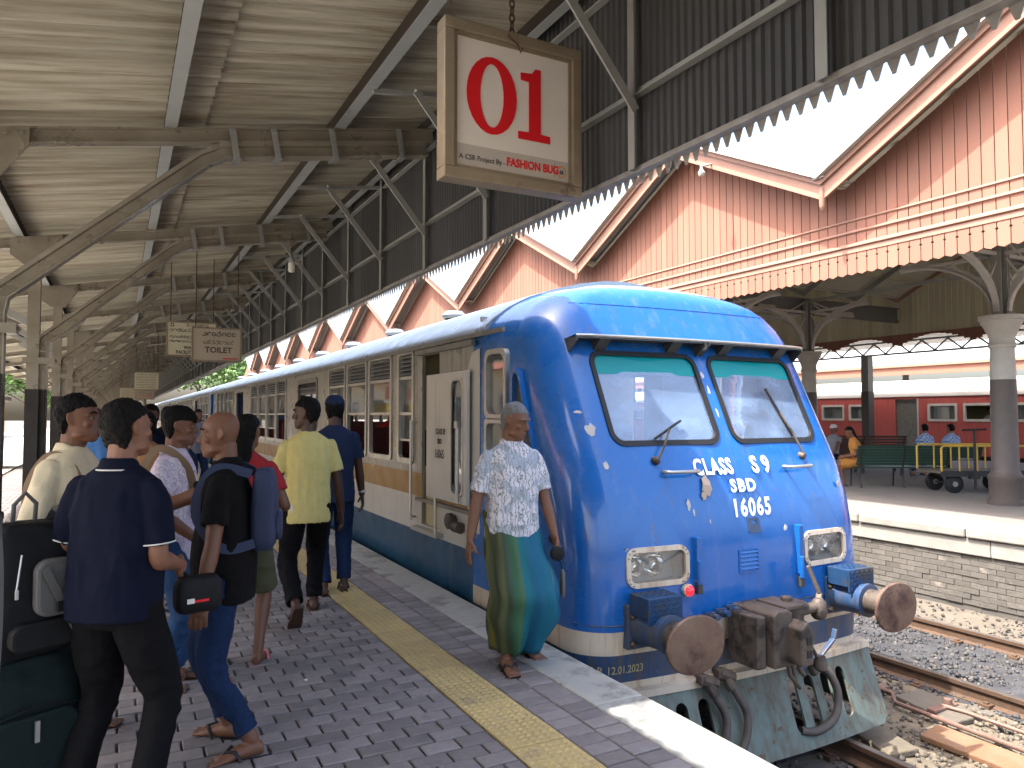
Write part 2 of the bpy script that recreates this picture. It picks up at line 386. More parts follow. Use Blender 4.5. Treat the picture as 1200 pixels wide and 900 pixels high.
# point rodding, cranks and old timbers lying between the tracks
mat('rod_rust', (.22, .13, .10), .6, metal=.3, col2=(.15, .09, .07), scale=10); mat('old_timber', (.13, .11, .085), .9, col2=(.08, .068, .055), scale=5, stretch=(5, 1, 5), bump=.5); mat('rust_plate', (.20, .085, .04), .8, col2=(.17, .12, .075), scale=6, bump=.4)
pr = empty('point_rodding', (6.35, 5.0, RZ - .13)); tag(pr, 'rusty point rodding pipes with cranks lying between the tracks', 'point rodding')
MB().tube([(-.05, -2.6, .04), (-.05, -.55, .045), (.10, -.42, .06), (.10, -.1, .06), (-.02, .05, .05), (-.02, 4.0, .04)], .022, 8).build('pipe', 'rod_rust', pr, smooth=50)
MB().tube([(.28, -2.6, .05), (.28, -1.0, .05), (.22, -.8, .06)], .018, 8).build('pipe', 'rod_rust', pr, smooth=50)
MB().box(-.14, .22, -.30, -.22, .03, .07).cyl((.02, -.26, .0), (.02, -.26, .12), .04, 10).build('crank', 'rod_rust', pr, bev=.006)
MB().box(.05, .40, -.86, -.78, .03, .06).cyl((.3, -.82, .0), (.3, -.82, .11), .035, 10).build('crank', 'rod_rust', pr, bev=.006)
for q, (x, y, w, l, a, m, lb) in enumerate(((6.72, 5.35, .30, .52, 12, 'old_timber', 'weathered timber block beside the rail and the point rodding'), (6.60, 4.25, .34, .62, -8, 'old_timber', 'flat weathered timber under the rodding crank'), (6.05, 3.55, .30, .8, 5, 'rust_plate', 'rust-orange plate lying in the sandy ballast'), (5.55, 4.05, .28, .5, -14, 'sand_bed', 'sandy concrete slab next to the rail in the ballast'))):
    o = MB().box(-w/2, w/2, -l/2, l/2, 0, .055).build('timber_block' if m == 'old_timber' else ('metal_plate' if m == 'rust_plate' else 'concrete_slab'), m, bev=.012); o.location = (x, y, RZ - .145); o.rotation_euler = (R(2), R(-3), R(a)); tag(o, lb, 'debris')
# ================================================================ NEAR PLATFORM CANOPY
mat('sign_white', (.80, .76, .71), .5, col2=(.74, .70, .65), scale=3, bump=.02)
mat('sign_grey', (.50, .47, .43), .5)
mat('sign_red', (.72, .012, .02), .45)
mat('sign_dark', (.10, .095, .095), .6)
mat('sign_frame', (.36, .30, .22), .5, col2=(.26, .21, .15), scale=7, metal=.3, col3=(.10, .07, .05), s3=5, t3=(.6, .7))
mat('chain', (.10, .06, .04), .6, metal=.6)
mat('purlin_lit', (.40, .44, .45), .5, metal=.2, col2=(.32, .34, .34), scale=4, col3=(.2, .18, .15), s3=2, t3=(.6, .75))
SL = .176                                      # roof slope, rising towards the track
rz = lambda x: 3.52 + SL * x                   # underside of the sheets
XW = 2.20
can = empty('platform_canopy', (-.66, 5.3, 0)); tag(can, 'long station canopy with stained corrugated roof sheets over bent rail brackets', 'canopy')
CO = Vector((-.66, 5.3, 0))
def cp(o): o.location = Vector(o.location) - CO; return o
def cbuild(mb, *a, **k): o = mb.build(*a, **k); o.parent = can; return cp(o)
def cinst(nm, me, loc=(0, 0, 0), rot=(0, 0, 0), scale=None): o = inst(nm, me, can, loc, rot, scale); return cp(o)
# corrugated sheets: ridges run up the slope
PITCH = .146; NW = 7; SW = PITCH * NW
def corr_sheet(x0, x1, dz, nm):
    m = MB(); n = NW * 8
    for layer in (0, .007):
        vs = []
        for i in range(n + 1):
            y = SW * i / n + (.02 if i == n else 0); h = .030 * math.cos(2 * math.pi * i / 8)
            for x in (x0, x1): vs.append((x, y, SL * x + h + layer + dz))
        m.add(vs, [(2*i, 2*i+1, 2*i+3, 2*i+2) for i in range(n)])
    o = 2 * (n + 1)
    m.add([], []); m.f += [(2*i, 2*i+2, o+2*i+2, o+2*i) for i in range(n)] + [(2*i+1, o+2*i+1, o+2*i+3, 2*i+3) for i in range(n)]; m.mi += [0] * (2 * n)
    return m.mesh(nm, 'asbestos', smooth=60)
lo_m = corr_sheet(-3.2, .50, 0, 'roof_sheet'); lo_s = corr_sheet(-3.2, .29, 0, 'roof_sheet'); hi_s = corr_sheet(.74, 2.34, .034, 'roof_sheet'); hi_m = corr_sheet(.37, 2.34, .034, 'roof_sheet')
k0 = -5
for k in range(k0, 64):
    y = 2.53 + k * SW
    cinst('roof_sheet', lo_s if k == 0 else lo_m, (0, y, rz(0) + rnd.uniform(-.003, .003)), (0, rnd.uniform(-.002, .002), rnd.uniform(-.004, .004)))
    cinst('roof_sheet', hi_s if k == 0 else hi_m, (0, y, rz(0) + rnd.uniform(-.003, .003)), (0, 0, rnd.uniform(-.004, .004)))
# purlins: shaded side painted near-black, lit underside painted pale
YE = 67.0
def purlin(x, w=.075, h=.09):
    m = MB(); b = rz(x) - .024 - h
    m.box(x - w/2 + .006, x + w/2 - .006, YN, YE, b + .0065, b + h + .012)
    o = cbuild(m, 'purlin', 'purlin_shade')
    MB().box(x - w/2, x + w/2, YN, YE, b, b + .006).build('lit_flange', 'purlin_lit', o); return o
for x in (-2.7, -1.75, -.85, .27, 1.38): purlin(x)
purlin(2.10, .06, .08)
# frames
FY = [-.8] + [5.3 + 3.05 * k for k in range(20)]
bt = lambda x: rz(x) - .115                     # top of the rafter = underside of the purlins
IP = lambda w, h, t: [(-w/2, 0), (w/2, 0), (w/2, t), (t/2, t), (t/2, h-t), (w/2, h-t), (w/2, h), (-w/2, h), (-w/2, h-t), (-t/2, h-t), (-t/2, t), (-w/2, t)]
RP = [(x * .8, y * .72) for x, y in RAILP]
beam = MB().profile(IP(.075, .10, .012), [(-3.1, 0, bt(-3.1) - .10), (2.12, 0, bt(2.12) - .10)], up=(0, 0, 1)).mesh('rafter', 'rail_brown')
post = MB(); post.cur = 1; post.box(-.775, -.665, -.06, .06, -.05, 1.82); post.cur = 0; post.box(-.77, -.67, -.055, .055, 1.82, bt(-.7) - .10)
post.add([], []); post = post.mesh('post', ['rail_brown', 'black_paint'])
zr = lambda x: bt(x) - .10 - .108                # rail under the rafter
rail_path = [(-.60, 0, 0), (-.60, 0, 2.18), (-.585, 0, 2.27), (.50, 0, zr(.5) - .05), (.62, 0, zr(.62)), (2.06, 0, zr(2.06))]
def bent(path, prof):
    # the rail lies with its foot towards the rafter: sweep in the XZ plane
    m = MB(); P = [Vector(p) for p in path]; vs = []; n = len(prof)
    for i, p in enumerate(P):
        d0 = (P[i] - P[i-1]).normalized() if i else None; d1 = (P[i+1] - P[i]).normalized() if i < len(P) - 1 else None
        d = ((d0 or d1) + (d1 or d0)).normalized(); nrm = Vector((-d.z, 0, d.x)); k = 1 / max(.5, (d1 or d0).dot(d))
        for (a, b) in prof: vs.append(p + Vector((0, a, 0)) + nrm * (b * k))
    fs = []
    for i in range(len(P) - 1):
        for j in range(n):
            a = i*n + j; b = i*n + (j+1) % n; fs.append((a, b, b+n, a+n))
    fs += [tuple(range(n))[::-1], tuple(range((len(P)-1)*n, len(P)*n))]
    m.add(vs, fs); return m
mid = bent(rail_path[1:], RP).mesh('rail_bracket', 'rail_brown')
low = MB(); low.v = []; b1 = bent([(-.60, 0, 1.82), (-.60, 0, 2.18)], RP); b2 = bent([(-.60, 0, 0), (-.60, 0, 1.82)], RP)
low.add(b1.v, b1.f); low.cur = 1; low.add(b2.v, b2.f); low = low.mesh('rail_upright', ['rail_brown', 'black_paint'])
gus = MB().prism([(-.92, bt(-.92) - .005), (-.50, bt(-.50) - .005), (-.50, bt(-.50) - .12), (-.64, bt(-.5) - .33), (-.80, bt(-.5) - .33), (-.92, bt(-.92) - .16)], 'y', -.062, -.050)
for bx, bz in ((-.86, -.05), (-.76, -.05), (-.62, -.05), (-.54, -.05), (-.72, -.28)): gus.cyl((bx, -.078, bt(bx) + bz), (bx, -.05, bt(bx) + bz), .012, 6)
gus = gus.mesh('gusset_plate', 'rail_brown')
gus2 = MB().box(-.80, -.54, -.075, .075, 2.06, 2.12).cyl((-.54, -.03, 2.09), (-.52, -.03, 2.09), .014, 6).mesh('strap', 'rail_brown')
brc = MB().bar((-.76, 0, 2.45), (-1.75, 0, bt(-1.75) - .10), .06, .07).mesh('brace', 'steel_paint')
clm = MB()
clm.box(-.02, .02, -.062, -.054, -.105, .10); clm.box(-.02, .02, .054, .062, -.105, .10); clm.box(-.026, .026, -.066, .066, -.113, -.105)
for z_ in (.085, -.085): clm.cyl((0, -.072, z_), (0, -.06, z_), .012, 6)
clm = clm.mesh('clamp', 'galv')
for y in FY:
    cinst('rafter', beam, (0, y, 0)); cinst('post', post, (0, y, 0)); cinst('rail_bracket', mid, (0, y, 0)); cinst('rail_upright', low, (0, y, 0))
    cinst('gusset_plate', gus, (0, y, 0)); cinst('strap', gus2, (0, y, 0)); cinst('brace', brc, (0, y, 0))
    for x in (.66, .93, 1.33, 1.83): cinst('clamp', clm, (x, y, bt(x) - .115), (0, -math.atan(SL), 0))
# dark corrugated screen wall with saw-tooth edge
ZB = 2.765
ws = MB(); n = 16; pitch = .05
for i in range(n):
    y = i * pitch
    prof = [(0, 0), (.012, 0), (.02, .014), (.042, .014), (.05, 0)]
    for (a, ha), (b, hb) in zip(prof, prof[1:]):
        ws.add([(ha, y + a, ZB + .01), (hb, y + b, ZB + .01), (hb, y + b, rz(2.2) + .0), (ha, y + a, rz(2.2) + .0)], [(0, 1, 2, 3)])
ws = ws.mesh('wall_sheet', 'dark_sheet')
y = YN
while y < 66.8:
    cinst('wall_sheet', ws, (XW + .03, y, 0)); y += n * pitch
for z, h in ((3.15, .05), (rz(2.2) - .15, .05)):
    cbuild(MB().box(XW - .022, XW + .022, YN, YE, z - h/2, z + .006 - h/2).box(XW + .016, XW + .022, YN, YE, z - h/2 + .006, z + h/2), 'girt', 'steel_paint')
cbuild(MB().box(XW + .005, XW + .055, YN, YE, ZB - .006, ZB + .022), 'edge_trim', 'trim_metal', bev=.004)
PYS = [-.5, .65, 1.77, 2.87] + [4.5 + 1.14 * k for k in range(54)]
wp = MB().box(XW - .028, XW - .022, -.025, .025, ZB, rz(2.2) - .02).box(XW - .022, XW + .02, .019, .025, ZB, rz(2.2) - .02).mesh('wall_post', 'steel_paint')
st = MB().bar((1.66, 0, rz(1.66) - .15), (XW - .03, .0, 3.04), .012, .045, up=(0, 0, 1)).bar((1.66, .02, rz(1.66) - .128), (XW - .03, .02, 3.062), .045, .006, up=(0, 0, 1)).mesh('strut', 'steel_paint')
tie = MB().bar((1.40, 0, rz(1.4) - .125), (XW - .03, 0, rz(2.1) - .14), .03, .03).mesh('tie_bar', 'steel_paint')
for y in PYS:
    cinst('wall_post', wp, (0, y, 0)); cinst('strut', st, (0, y - .04, 0)); cinst('tie_bar', tie, (0, y + .035, 0))
# saw-tooth strips, one per panel
tp = .064; nt_ = 34
vs = MB()
for i in range(nt_):
    vs.prism([(i * tp + .004, ZB + .005), (i * tp + tp - .004, ZB + .005), (i * tp + tp / 2 + .006, ZB - .052), (i * tp + tp / 2 - .006, ZB - .052)], 'x', -.002, .002)
vs = vs.mesh('saw_tooth_strip', 'trim_metal')
y = YN
while y < 66.5:
    cinst('saw_tooth_strip', vs, (XW + .06, y, 0)); y += tp * nt_

# ---------------------------------------------------------------- hanging signs and lamp
def zero_poly(cx, cz, rx, rz_, n=28): return [(cx + rx * math.cos(2*math.pi*k/n), cz + rz_ * math.sin(2*math.pi*k/n)) for k in range(n)]
sg = empty('platform_sign', (1.715, 3.24, 2.70)); tag(sg, 'square white hanging sign with red numerals 01 in a brown metal frame', 'sign')
W2, SH = .385, .775
sg.rotation_euler = (0, 0, R(0))
fr = MB()
for (x0, x1, z0, z1) in ((-W2, W2, 0, .055), (-W2, W2, SH - .055, SH), (-W2, -W2 + .055, .055, SH - .055), (W2 - .055, W2, .055, SH - .055)): fr.box(x0, x1, -.05, .05, z0, z1)
fr.build('frame', 'sign_frame', sg, bev=.006)
b2_ = MB()
for (x0, x1, z0, z1) in ((-W2+.055, W2-.055, .055, .072), (-W2+.055, W2-.055, SH-.072, SH-.055), (-W2+.055, -W2+.072, .072, SH-.072), (W2-.072, W2-.055, .072, SH-.072)): b2_.box(x0, x1, -.035, .035, z0, z1)
b2_.build('inner_frame', 'sign_frame', sg)
pan = MB().box(-W2 + .06, W2 - .06, -.025, .025, .06, SH - .06).build('panel', 'sign_white', sg)
MB().box(-W2 + .072, W2 - .072, -.0275, -.0255, .072, .178).build('footer_band', 'sign_grey', pan)
MB().ring(zero_poly(-.125, .44, .137, .192), zero_poly(-.125, .44, .064, .158), 'y', -.030, -.0265).build('numeral_zero', 'sign_red', pan)
one = [(.02, .255), (.205, .255), (.205, .292), (.150, .296), (.150, .625), (.118, .625), (.098, .598), (.035, .592), (.035, .556), (.082, .552), (.082, .296), (.02, .292)]
MB().prism(one, 'y', -.030, -.0265).build('numeral_one', 'sign_red', pan)
ROT = (R(90), 0, 0)
text('lettering', 'A CSR Project By -', .036, 'sign_dark', pan, (-.30, -.0285, .105), ROT, 'LEFT', .88)
text('lettering', 'FASHION BUG', .058, 'sign_red', pan, (.105, -.0285, .108), ROT, 'CENTER', .80, bold=.0016)
mat('emblem_orange', (.55, .28, .10), .5); mat('emblem_dark', (.12, .12, .16), .5)
MB().ring(zero_poly(.272, .122, .027, .032, 16), zero_poly(.272, .122, .020, .025, 16), 'y', -.0295, -.0276).build('emblem_ring', 'emblem_orange', pan)
MB().prism([(.258, .115), (.272, .108), (.286, .115), (.280, .134), (.272, .126), (.264, .134)], 'y', -.0295, -.0276).build('emblem_mark', 'emblem_dark', pan)
MB().box(.230, .2315, -.0285, -.0276, .09, .165).build('divider', 'sign_dark', pan)
ch = MB(); z = SH + .0; i = 0
while z < rz(1.715) - 2.70 - .03:
    a = (math.pi / 2) * (i % 2); pts = []
    for k in range(9):
        t = 2 * math.pi * k / 8; pts.append((math.cos(a) * .013 * math.cos(t), math.sin(a) * .013 * math.cos(t), z + .024 + .024 * math.sin(t)))
    ch.tube(pts, .0045, 5, cap=False); z += .037; i += 1
ch.build('chain', 'chain', sg, smooth=50)
MB().tube([(-.02, -.03, SH + .02), (-.05, -.055, SH - .03), (.0, -.06, SH - .06), (.02, -.058, SH - .10), (.028, -.062, SH - .075)], .004, 5).build('wire_tie', 'chain', sg, smooth=50)
MB().tube([(-.30, -.0, SH), (-.33, -.0, SH + .10), (-.36, -.0, rz(1.36) - 2.72)], .0025, 4).build('wire', 'chain', sg)

def board(loc, w, h, label, lines, frame='sign_frame', panel='sign_white', hang=.6, rz_=0):
    s = empty('hanging_sign', loc, rz_); tag(s, label, 'sign')
    MB().box(-w/2 + .012, w/2 - .012, -.014, .014, .012, h - .012).build('panel', panel, s)
    f = MB()
    for (x0, x1, z0, z1) in ((-w/2, w/2, 0, .02), (-w/2, w/2, h - .02, h), (-w/2, -w/2 + .02, .02, h - .02), (w/2 - .02, w/2, .02, h - .02)): f.box(x0, x1, -.022, .022, z0, z1)
    f.build('frame', frame, s)
    for sx in (-.42, .42): MB().cyl((sx * w, 0, h), (sx * w, 0, h + hang), .006, 5).build('hanger_rod', 'chain', s)
    return s
mat('sign_cream', (.52, .46, .38), .55, col2=(.46, .41, .33), scale=4)
mat('sign_ivory', (.62, .60, .46), .55)
def squiggles(s, z, x0, x1, h, m, seed, th=.008):
    """rows of rounded looping letters (Sinhala-like / Tamil-like lettering)"""
    r = random.Random(seed); x = x0; mb = MB()
    while x < x1:
        w = h * r.uniform(.7, 1.1); pts = []; n = 12; a0 = r.uniform(0, 6.28); sw = r.uniform(4.0, 6.0)
        for k in range(n + 1):
            a = a0 + sw * k / n; pts.append((x + w/2 + w * .42 * math.cos(a), z + h/2 + h * .42 * math.sin(a) * (1 - .25 * (k / n))))
        for (p, q) in zip(pts, pts[1:]): mb.bar((p[0], -.0165, p[1]), (q[0], -.0165, q[1]), .003, th, up=(p[1]-q[1], 0, q[0]-p[0]) if (p[0]-q[0])**2 + (p[1]-q[1])**2 > 1e-9 else (0, 0, 1))
        if r.random() < .4: mb.bar((x + w*.5, -.0165, z + h * .95), (x + w*.9, -.0165, z + h * 1.15), .003, th, up=(0, 0, 1))
        x += w * 1.08
    mb.build('script_lettering', m, s)
t1 = board((1.085, 10.0, 2.245), .59, .43, 'cream hanging TOILET sign in three scripts', 3, hang=1.35, panel='sign_cream')
text('lettering', 'TOILET', .098, 'sign_dark', t1, (.02, -.0155, .115), ROT, 'CENTER', 1.0, bold=.003)
squiggles(t1, .315, -.17, .19, .058, 'sign_dark', 3, .011); squiggles(t1, .215, -.16, .19, .05, 'sign_dark', 9, .007)
text('lettering', 'FASHION BUG', .03, 'sign_red', t1, (.16, -.0155, .032), ROT, 'CENTER', .9, bold=.001)
t2 = board((.875, 11.0, 2.37), .64, .475, 'ivory hanging WASH FACILITY sign partly behind the toilet sign', 3, hang=1.2, panel='sign_ivory')
text('lettering', 'WASH\nFACILITY FREE', .062, 'sign_dark', t2, (-.02, -.0155, .10), ROT, 'CENTER', .9, bold=.002)
squiggles(t2, .33, -.28, .10, .045, 'sign_dark', 5, .008); squiggles(t2, .245, -.28, .26, .034, 'sign_dark', 6, .006); squiggles(t2, .19, -.28, .20, .03, 'sign_dark', 8, .006)
squiggles(t2, .41, -.08, .2, .036, 'sign_dark', 12, .006)
MB().ring(rrect(-.27, -.225, .40, .45, .01, 2), rrect(-.258, -.237, .412, .438, .008, 2), 'y', -.0165, -.0145).build('pictogram', 'sign_dark', t2)
t3 = board((.60, 20.0, 2.17), .56, .44, 'small ivory hanging sign covered in rows of fine print', 3, hang=1.4, panel='sign_ivory')
for k in range(6): squiggles(t3, .05 + k * .062, -.22, .2, .032, 'sign_dark', 30 + k, .005)
t4 = board((.30, 26.0, 2.02), .56, .40, 'plain ivory hanging sign far along the canopy', 3, hang=1.5, panel='sign_ivory')
for k in range(5): squiggles(t4, .06 + k * .062, -.22, .2, .032, 'sign_dark', 40 + k, .005)
t5 = board((.72, 25.0, 2.04), .52, .36, 'cream hanging sign with red print far along the canopy', 3, hang=1.5, panel='sign_cream')
for k in range(3): squiggles(t5, .10 + k * .07, -.18, .2, .036, 'sign_red' if k == 0 else 'sign_dark', 50 + k, .007)
# compact fluorescent lamp hanging from a rafter
mat('lamp_white', (.85, .85, .80), .3)
lp = empty('hanging_lamp', (1.657, 8.30, 3.18)); tag(lp, 'white compact fluorescent lamp hanging from a rafter by the dark wall', 'lamp')
MB().lathe([(.012, .125), (.03, .118), (.034, .075), (.028, .07)], n=14).build('lamp_holder', 'galv', lp, smooth=40)
MB().lathe([(.012, -.04), (.034, -.035), (.038, -.01), (.038, .055), (.030, .068)], n=14).build('lamp_tube', 'lamp_white', lp, smooth=40)
MB().cyl((0, 0, .12), (0, 0, .40), .004, 5).build('lamp_cord', 'black_paint', lp)
# ================================================================ BLUE TRAIN
def glass(name, tint, refl=.12, rough=.02, film=0., fcol=(.55, .58, .62)):
    m = bpy.data.materials.new(name); m.use_nodes = True; MATS[name] = m; nt = m.node_tree; N = nt.nodes; L = nt.links; N.remove(N['Principled BSDF'])
    t = N.new('ShaderNodeBsdfTransparent'); t.inputs[0].default_value = (*tint, 1); g_ = N.new('ShaderNodeBsdfGlossy'); g_.inputs['Roughness'].default_value = rough
    lw = N.new('ShaderNodeLayerWeight'); lw.inputs[0].default_value = .35
    mr = N.new('ShaderNodeMapRange'); mr.inputs[3].default_value = refl; mr.inputs[4].default_value = 1.0; L.new(lw.outputs['Fresnel'], mr.inputs[0])
    mx = N.new('ShaderNodeMixShader'); L.new(mr.outputs[0], mx.inputs[0]); L.new(t.outputs[0], mx.inputs[1]); L.new(g_.outputs[0], mx.inputs[2])
    out = mx.outputs[0]
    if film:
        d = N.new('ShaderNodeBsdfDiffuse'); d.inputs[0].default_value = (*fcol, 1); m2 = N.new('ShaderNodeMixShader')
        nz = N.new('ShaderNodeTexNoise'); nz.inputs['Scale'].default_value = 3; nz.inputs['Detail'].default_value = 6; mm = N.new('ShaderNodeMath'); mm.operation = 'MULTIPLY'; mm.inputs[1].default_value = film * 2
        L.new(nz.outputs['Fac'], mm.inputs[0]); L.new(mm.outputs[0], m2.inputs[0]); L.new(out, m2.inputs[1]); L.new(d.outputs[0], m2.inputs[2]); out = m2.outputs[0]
    L.new(out, N['Material Output'].inputs[0]); return m
glass('windscreen_glass', (.80, .88, .92), .20, .03, .30, (.36, .52, .80))  # light blue film paints the sky's reflection onto the screens
glass('window_glass', (.78, .84, .82), .14, .03, .10)
glass('lamp_glass', (.9, .9, .88), .10, .02, .10)
def train_paint(name, base, dark, chip, rough=.3, grime=(.10, .08, .055), coat=.5, gr_t=(.60, .80), chips=.70):
    """gloss paint with faded blotches, vertical run-off streaks and grime"""
    m = mat(name, base, rough, col2=dark, scale=1.6, amt=.35, coat=coat, rvar=.14, bump=.035, bscale=9)
    nt = m.node_tree; N = nt.nodes; L = nt.links; b = N['Principled BSDF']; src = b.inputs['Base Color'].links[0].from_socket
    tc = N.new('ShaderNodeTexCoord')
    def layer(src, stretch, scale, lo, hi, colr, fac=1.):
        mp = N.new('ShaderNodeMapping'); mp.inputs['Scale'].default_value = stretch; L.new(tc.outputs['Object'], mp.inputs[0])
        nz = N.new('ShaderNodeTexNoise'); nz.inputs['Scale'].default_value = scale; nz.inputs['Detail'].default_value = 9; nz.inputs['Roughness'].default_value = .68; L.new(mp.outputs[0], nz.inputs['Vector'])
        mr = N.new('ShaderNodeMapRange'); mr.inputs[1].default_value = lo; mr.inputs[2].default_value = hi; mr.inputs[4].default_value = fac; L.new(nz.outputs['Fac'], mr.inputs[0])
        mx = N.new('ShaderNodeMixRGB'); L.new(mr.outputs[0], mx.inputs[0]); L.new(src, mx.inputs[1]); mx.inputs[2].default_value = (*colr, 1); return mx.outputs[0]
    src = layer(src, (5, 5, .35), 2.2, .54, .74, tuple(.55 * c + .16 for c in base), .38)     # faded vertical runs
    src = layer(src, (7, 7, .5), 2.0, gr_t[0], gr_t[1], grime, .75)                            # dirty runs
    if chips: src = layer(src, (1, 1, 1), 9, chips, chips + .012, chip, .9)                    # small chips
    L.new(src, b.inputs['Base Color']); return m
train_paint('train_blue', (.006, .095, .36), (.010, .12, .40), (.45, .47, .48), .27, chips=.735, gr_t=(.57, .78))
train_paint('train_top_glare', (.34, .46, .62), (.22, .36, .58), (.5, .5, .5), .4, coat=.2, chips=0)  # pale top of the cab roof: sun glare painted into the colour
train_paint('train_blue_low', (.014, .055, .15), (.022, .062, .14), (.22, .17, .11), .5, coat=.1, gr_t=(.42, .64), chips=.66)
train_paint('train_teal', (.008, .055, .12), (.012, .07, .14), (.12, .12, .10), .42, coat=.2, chips=0)
train_paint('train_cream', (.62, .53, .42), (.54, .45, .34), (.26, .13, .06), .5, coat=.1, grime=(.32, .17, .07), gr_t=(.52, .70), chips=.68)
train_paint('train_white', (.56, .55, .51), (.48, .46, .41), (.2, .17, .12), .42, coat=.1, chips=0, gr_t=(.56, .82))
train_paint('train_mustard', (.34, .20, .055), (.29, .17, .05), (.2, .17, .12), .45, coat=.1, chips=0)
train_paint('train_silver', (.36, .355, .32), (.28, .27, .235), (.12, .09, .06), .36, coat=.1, grime=(.085, .07, .05), gr_t=(.46, .74), chips=0)
train_paint('train_green', (.105, .15, .135), (.15, .185, .16), (.11, .06, .032), .65, coat=0, grime=(.10, .066, .042), gr_t=(.40, .62), chips=.60)
mat('train_roof', (.30, .33, .36), .35, col2=(.22, .24, .26), scale=2, metal=.35, col3=(.12, .115, .10), s3=1.2, t3=(.55, .75), rvar=.1)
mat('rubber', (.012, .012, .013), .6)
mat('alu', (.55, .55, .53), .35, metal=.75, col2=(.40, .39, .36), scale=9)
mat('alu_dark', (.24, .235, .22), .45, metal=.5, col2=(.14, .13, .11), scale=9)
mat('coupler_steel', (.085, .068, .055), .62, metal=.35, col2=(.13, .10, .08), scale=11, bump=.3, bscale=60, col3=(.04, .032, .028), s3=6, t3=(.5, .62))
mat('buffer_face', (.13, .075, .055), .5, metal=.4, col2=(.21, .14, .10), scale=5, amt=.7, bump=.25, bscale=50, col3=(.06, .03, .028), s3=4, t3=(.50, .66))
mat('hose', (.055, .045, .04), .6, col2=(.09, .075, .065), scale=15)
mat('visor', (.045, .055, .065), .5, metal=.3, col2=(.10, .09, .08), scale=8)
mat('white_letter', (.80, .80, .78), .5); mat('black_letter', (.015, .015, .02), .5); mat('cream_letter', (.42, .36, .22), .6)
mat('chip_grey', (.52, .50, .47), .7, col2=(.40, .37, .34), scale=30); mat('chip_tan', (.42, .33, .26), .75, col2=(.34, .27, .22), scale=20)
mat('teal_band', (.0, .24, .25), .35)
mat('interior_cream', (.50, .44, .26), .6); mat('interior_grey', (.40, .42, .42), .6); mat('interior_wood', (.12, .06, .03), .5); mat('floor_dark', (.06, .055, .05), .8)
mat('seat_blue', (.03, .05, .12), .7); mat('seat_maroon', (.12, .03, .03), .7)
mat('reflector', (.85, .85, .82), .12, metal=1.0); mat('red_lens', (.75, .01, .02), .15, coat=.5, emit=((.9, .02, .03), .35))
mat('chequer', (.012, .045, .115), .5, metal=.2, col2=(.02, .06, .14), scale=20, col3=(.05, .05, .05), s3=6, t3=(.5, .65))

TCX = 4.215
ZL = [-.33, -.30, -.25, -.06, .10, .14, .30, .6, .9, 1.2, 1.37, 1.6, 1.85, 2.06, 2.18, 2.25, 2.31, 2.36, 2.42, 2.475, 2.52, 2.55, 2.58, 2.605, 2.63, 2.65, 2.675, 2.70, 2.725, 2.75, 2.775, 2.80, 2.82, 2.832]
kz = [-.36, .14, .6, 1.05, 1.37, 2.06, 2.25, 2.36, 2.475, 2.55, 2.60, 2.65, 2.70, 2.75, 2.80, 2.832]
kw = [1.425, 1.435, 1.435, 1.432, 1.425, 1.40, 1.385, 1.335, 1.225, 1.11, .99, .82, .64, .47, .30, .12]
ky = [4.17, 4.13, 4.145, 4.215, 4.365, 4.69, 4.785, 4.84, 4.895, 4.94, 4.985, 5.06, 5.20, 5.44, 5.70, 5.86]
kr = [.30, .32, .33, .35, .37, .38, .37, .36, .35, .34, .34, .34, .32, .28, .2, .10]
def lev(z): return (np.interp(z, kz, kw), np.interp(z, kz, ky), np.interp(z, kz, kr))
BOW = .05
RBZ = [2.30, 2.35, 2.42, 2.52, 2.62, 2.71, 2.79, 2.83, 2.84]; RBW = [1.435, 1.42, 1.355, 1.22, 1.03, .77, .46, .2, .05]
def surf(x, z, off=0.):
    """y of the nose surface at x (world) and z"""
    w, yf, r = lev(z); w -= off; a = abs(x - TCX); f_ = BOW * min(1, a / max(w - r, .01)) ** 2; yf += off
    if a <= w - r: return yf + BOW * (a / max(w - r, .01)) ** 2
    t = min(a - (w - r), r * .999); return yf + BOW + r - math.sqrt(max(r * r - t * t, 0)) * (1.0)
NB = 5.98
def outline(z, off=0., yb=NB):
    w, yf, r = lev(z); w = w - off; yf = yf + off; r = min(r, w - .01); pts = []
    ysd = np.linspace(yb, yf + BOW + r + .02, 7)
    wb = max(w, np.interp(z, RBZ, RBW) - off); ye = ysd[-1]
    ww = lambda y: w + (wb - w) * ((y - ye) / (yb - ye)) ** .8 if y > ye else w
    for y in ysd: pts.append((TCX - ww(y), y))
    na = 9
    for k in range(na + 1):
        a = R(180 + 90 * k / na); pts.append((TCX - w + r + r * math.cos(a), yf + BOW + r + r * math.sin(a)))
    nf = 13
    for k in range(1, nf):
        x = -(w - r) + 2 * (w - r) * k / nf; pts.append((TCX + x, yf + BOW * (x / (w - r)) ** 2))
    for k in range(na + 1):
        a = R(270 + 90 * k / na); pts.append((TCX + w - r + r * math.cos(a), yf + BOW + r + r * math.sin(a)))
    for y in ysd[::-1]: pts.append((TCX + ww(y), y))
    return pts
def nose_solid(zs, off, yb):
    m = MB(); n = None
    for z in zs:
        o = outline(z, off, yb); n = len(o); m.v += [(x, y, z) for x, y in o]
    mi = []
    for i in range(len(zs) - 1):
        for j in range(n):
            a = i*n + j; b = i*n + (j+1) % n; m.f.append((a, b, b+n, a+n)); zc = (zs[i] + zs[i+1]) / 2
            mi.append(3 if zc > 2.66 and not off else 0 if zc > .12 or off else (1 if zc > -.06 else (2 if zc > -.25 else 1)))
    m.f.append(tuple(range(n))[::-1]); m.f.append(tuple(range((len(zs)-1)*n, len(zs)*n))); mi += [0, 0]; m.mi = mi; return m
lead = empty('railcar', (TCX, 15.0, RZ)); tag(lead, 'blue-nosed diesel railcar with twin windscreens, buffers and number 16065', 'train')
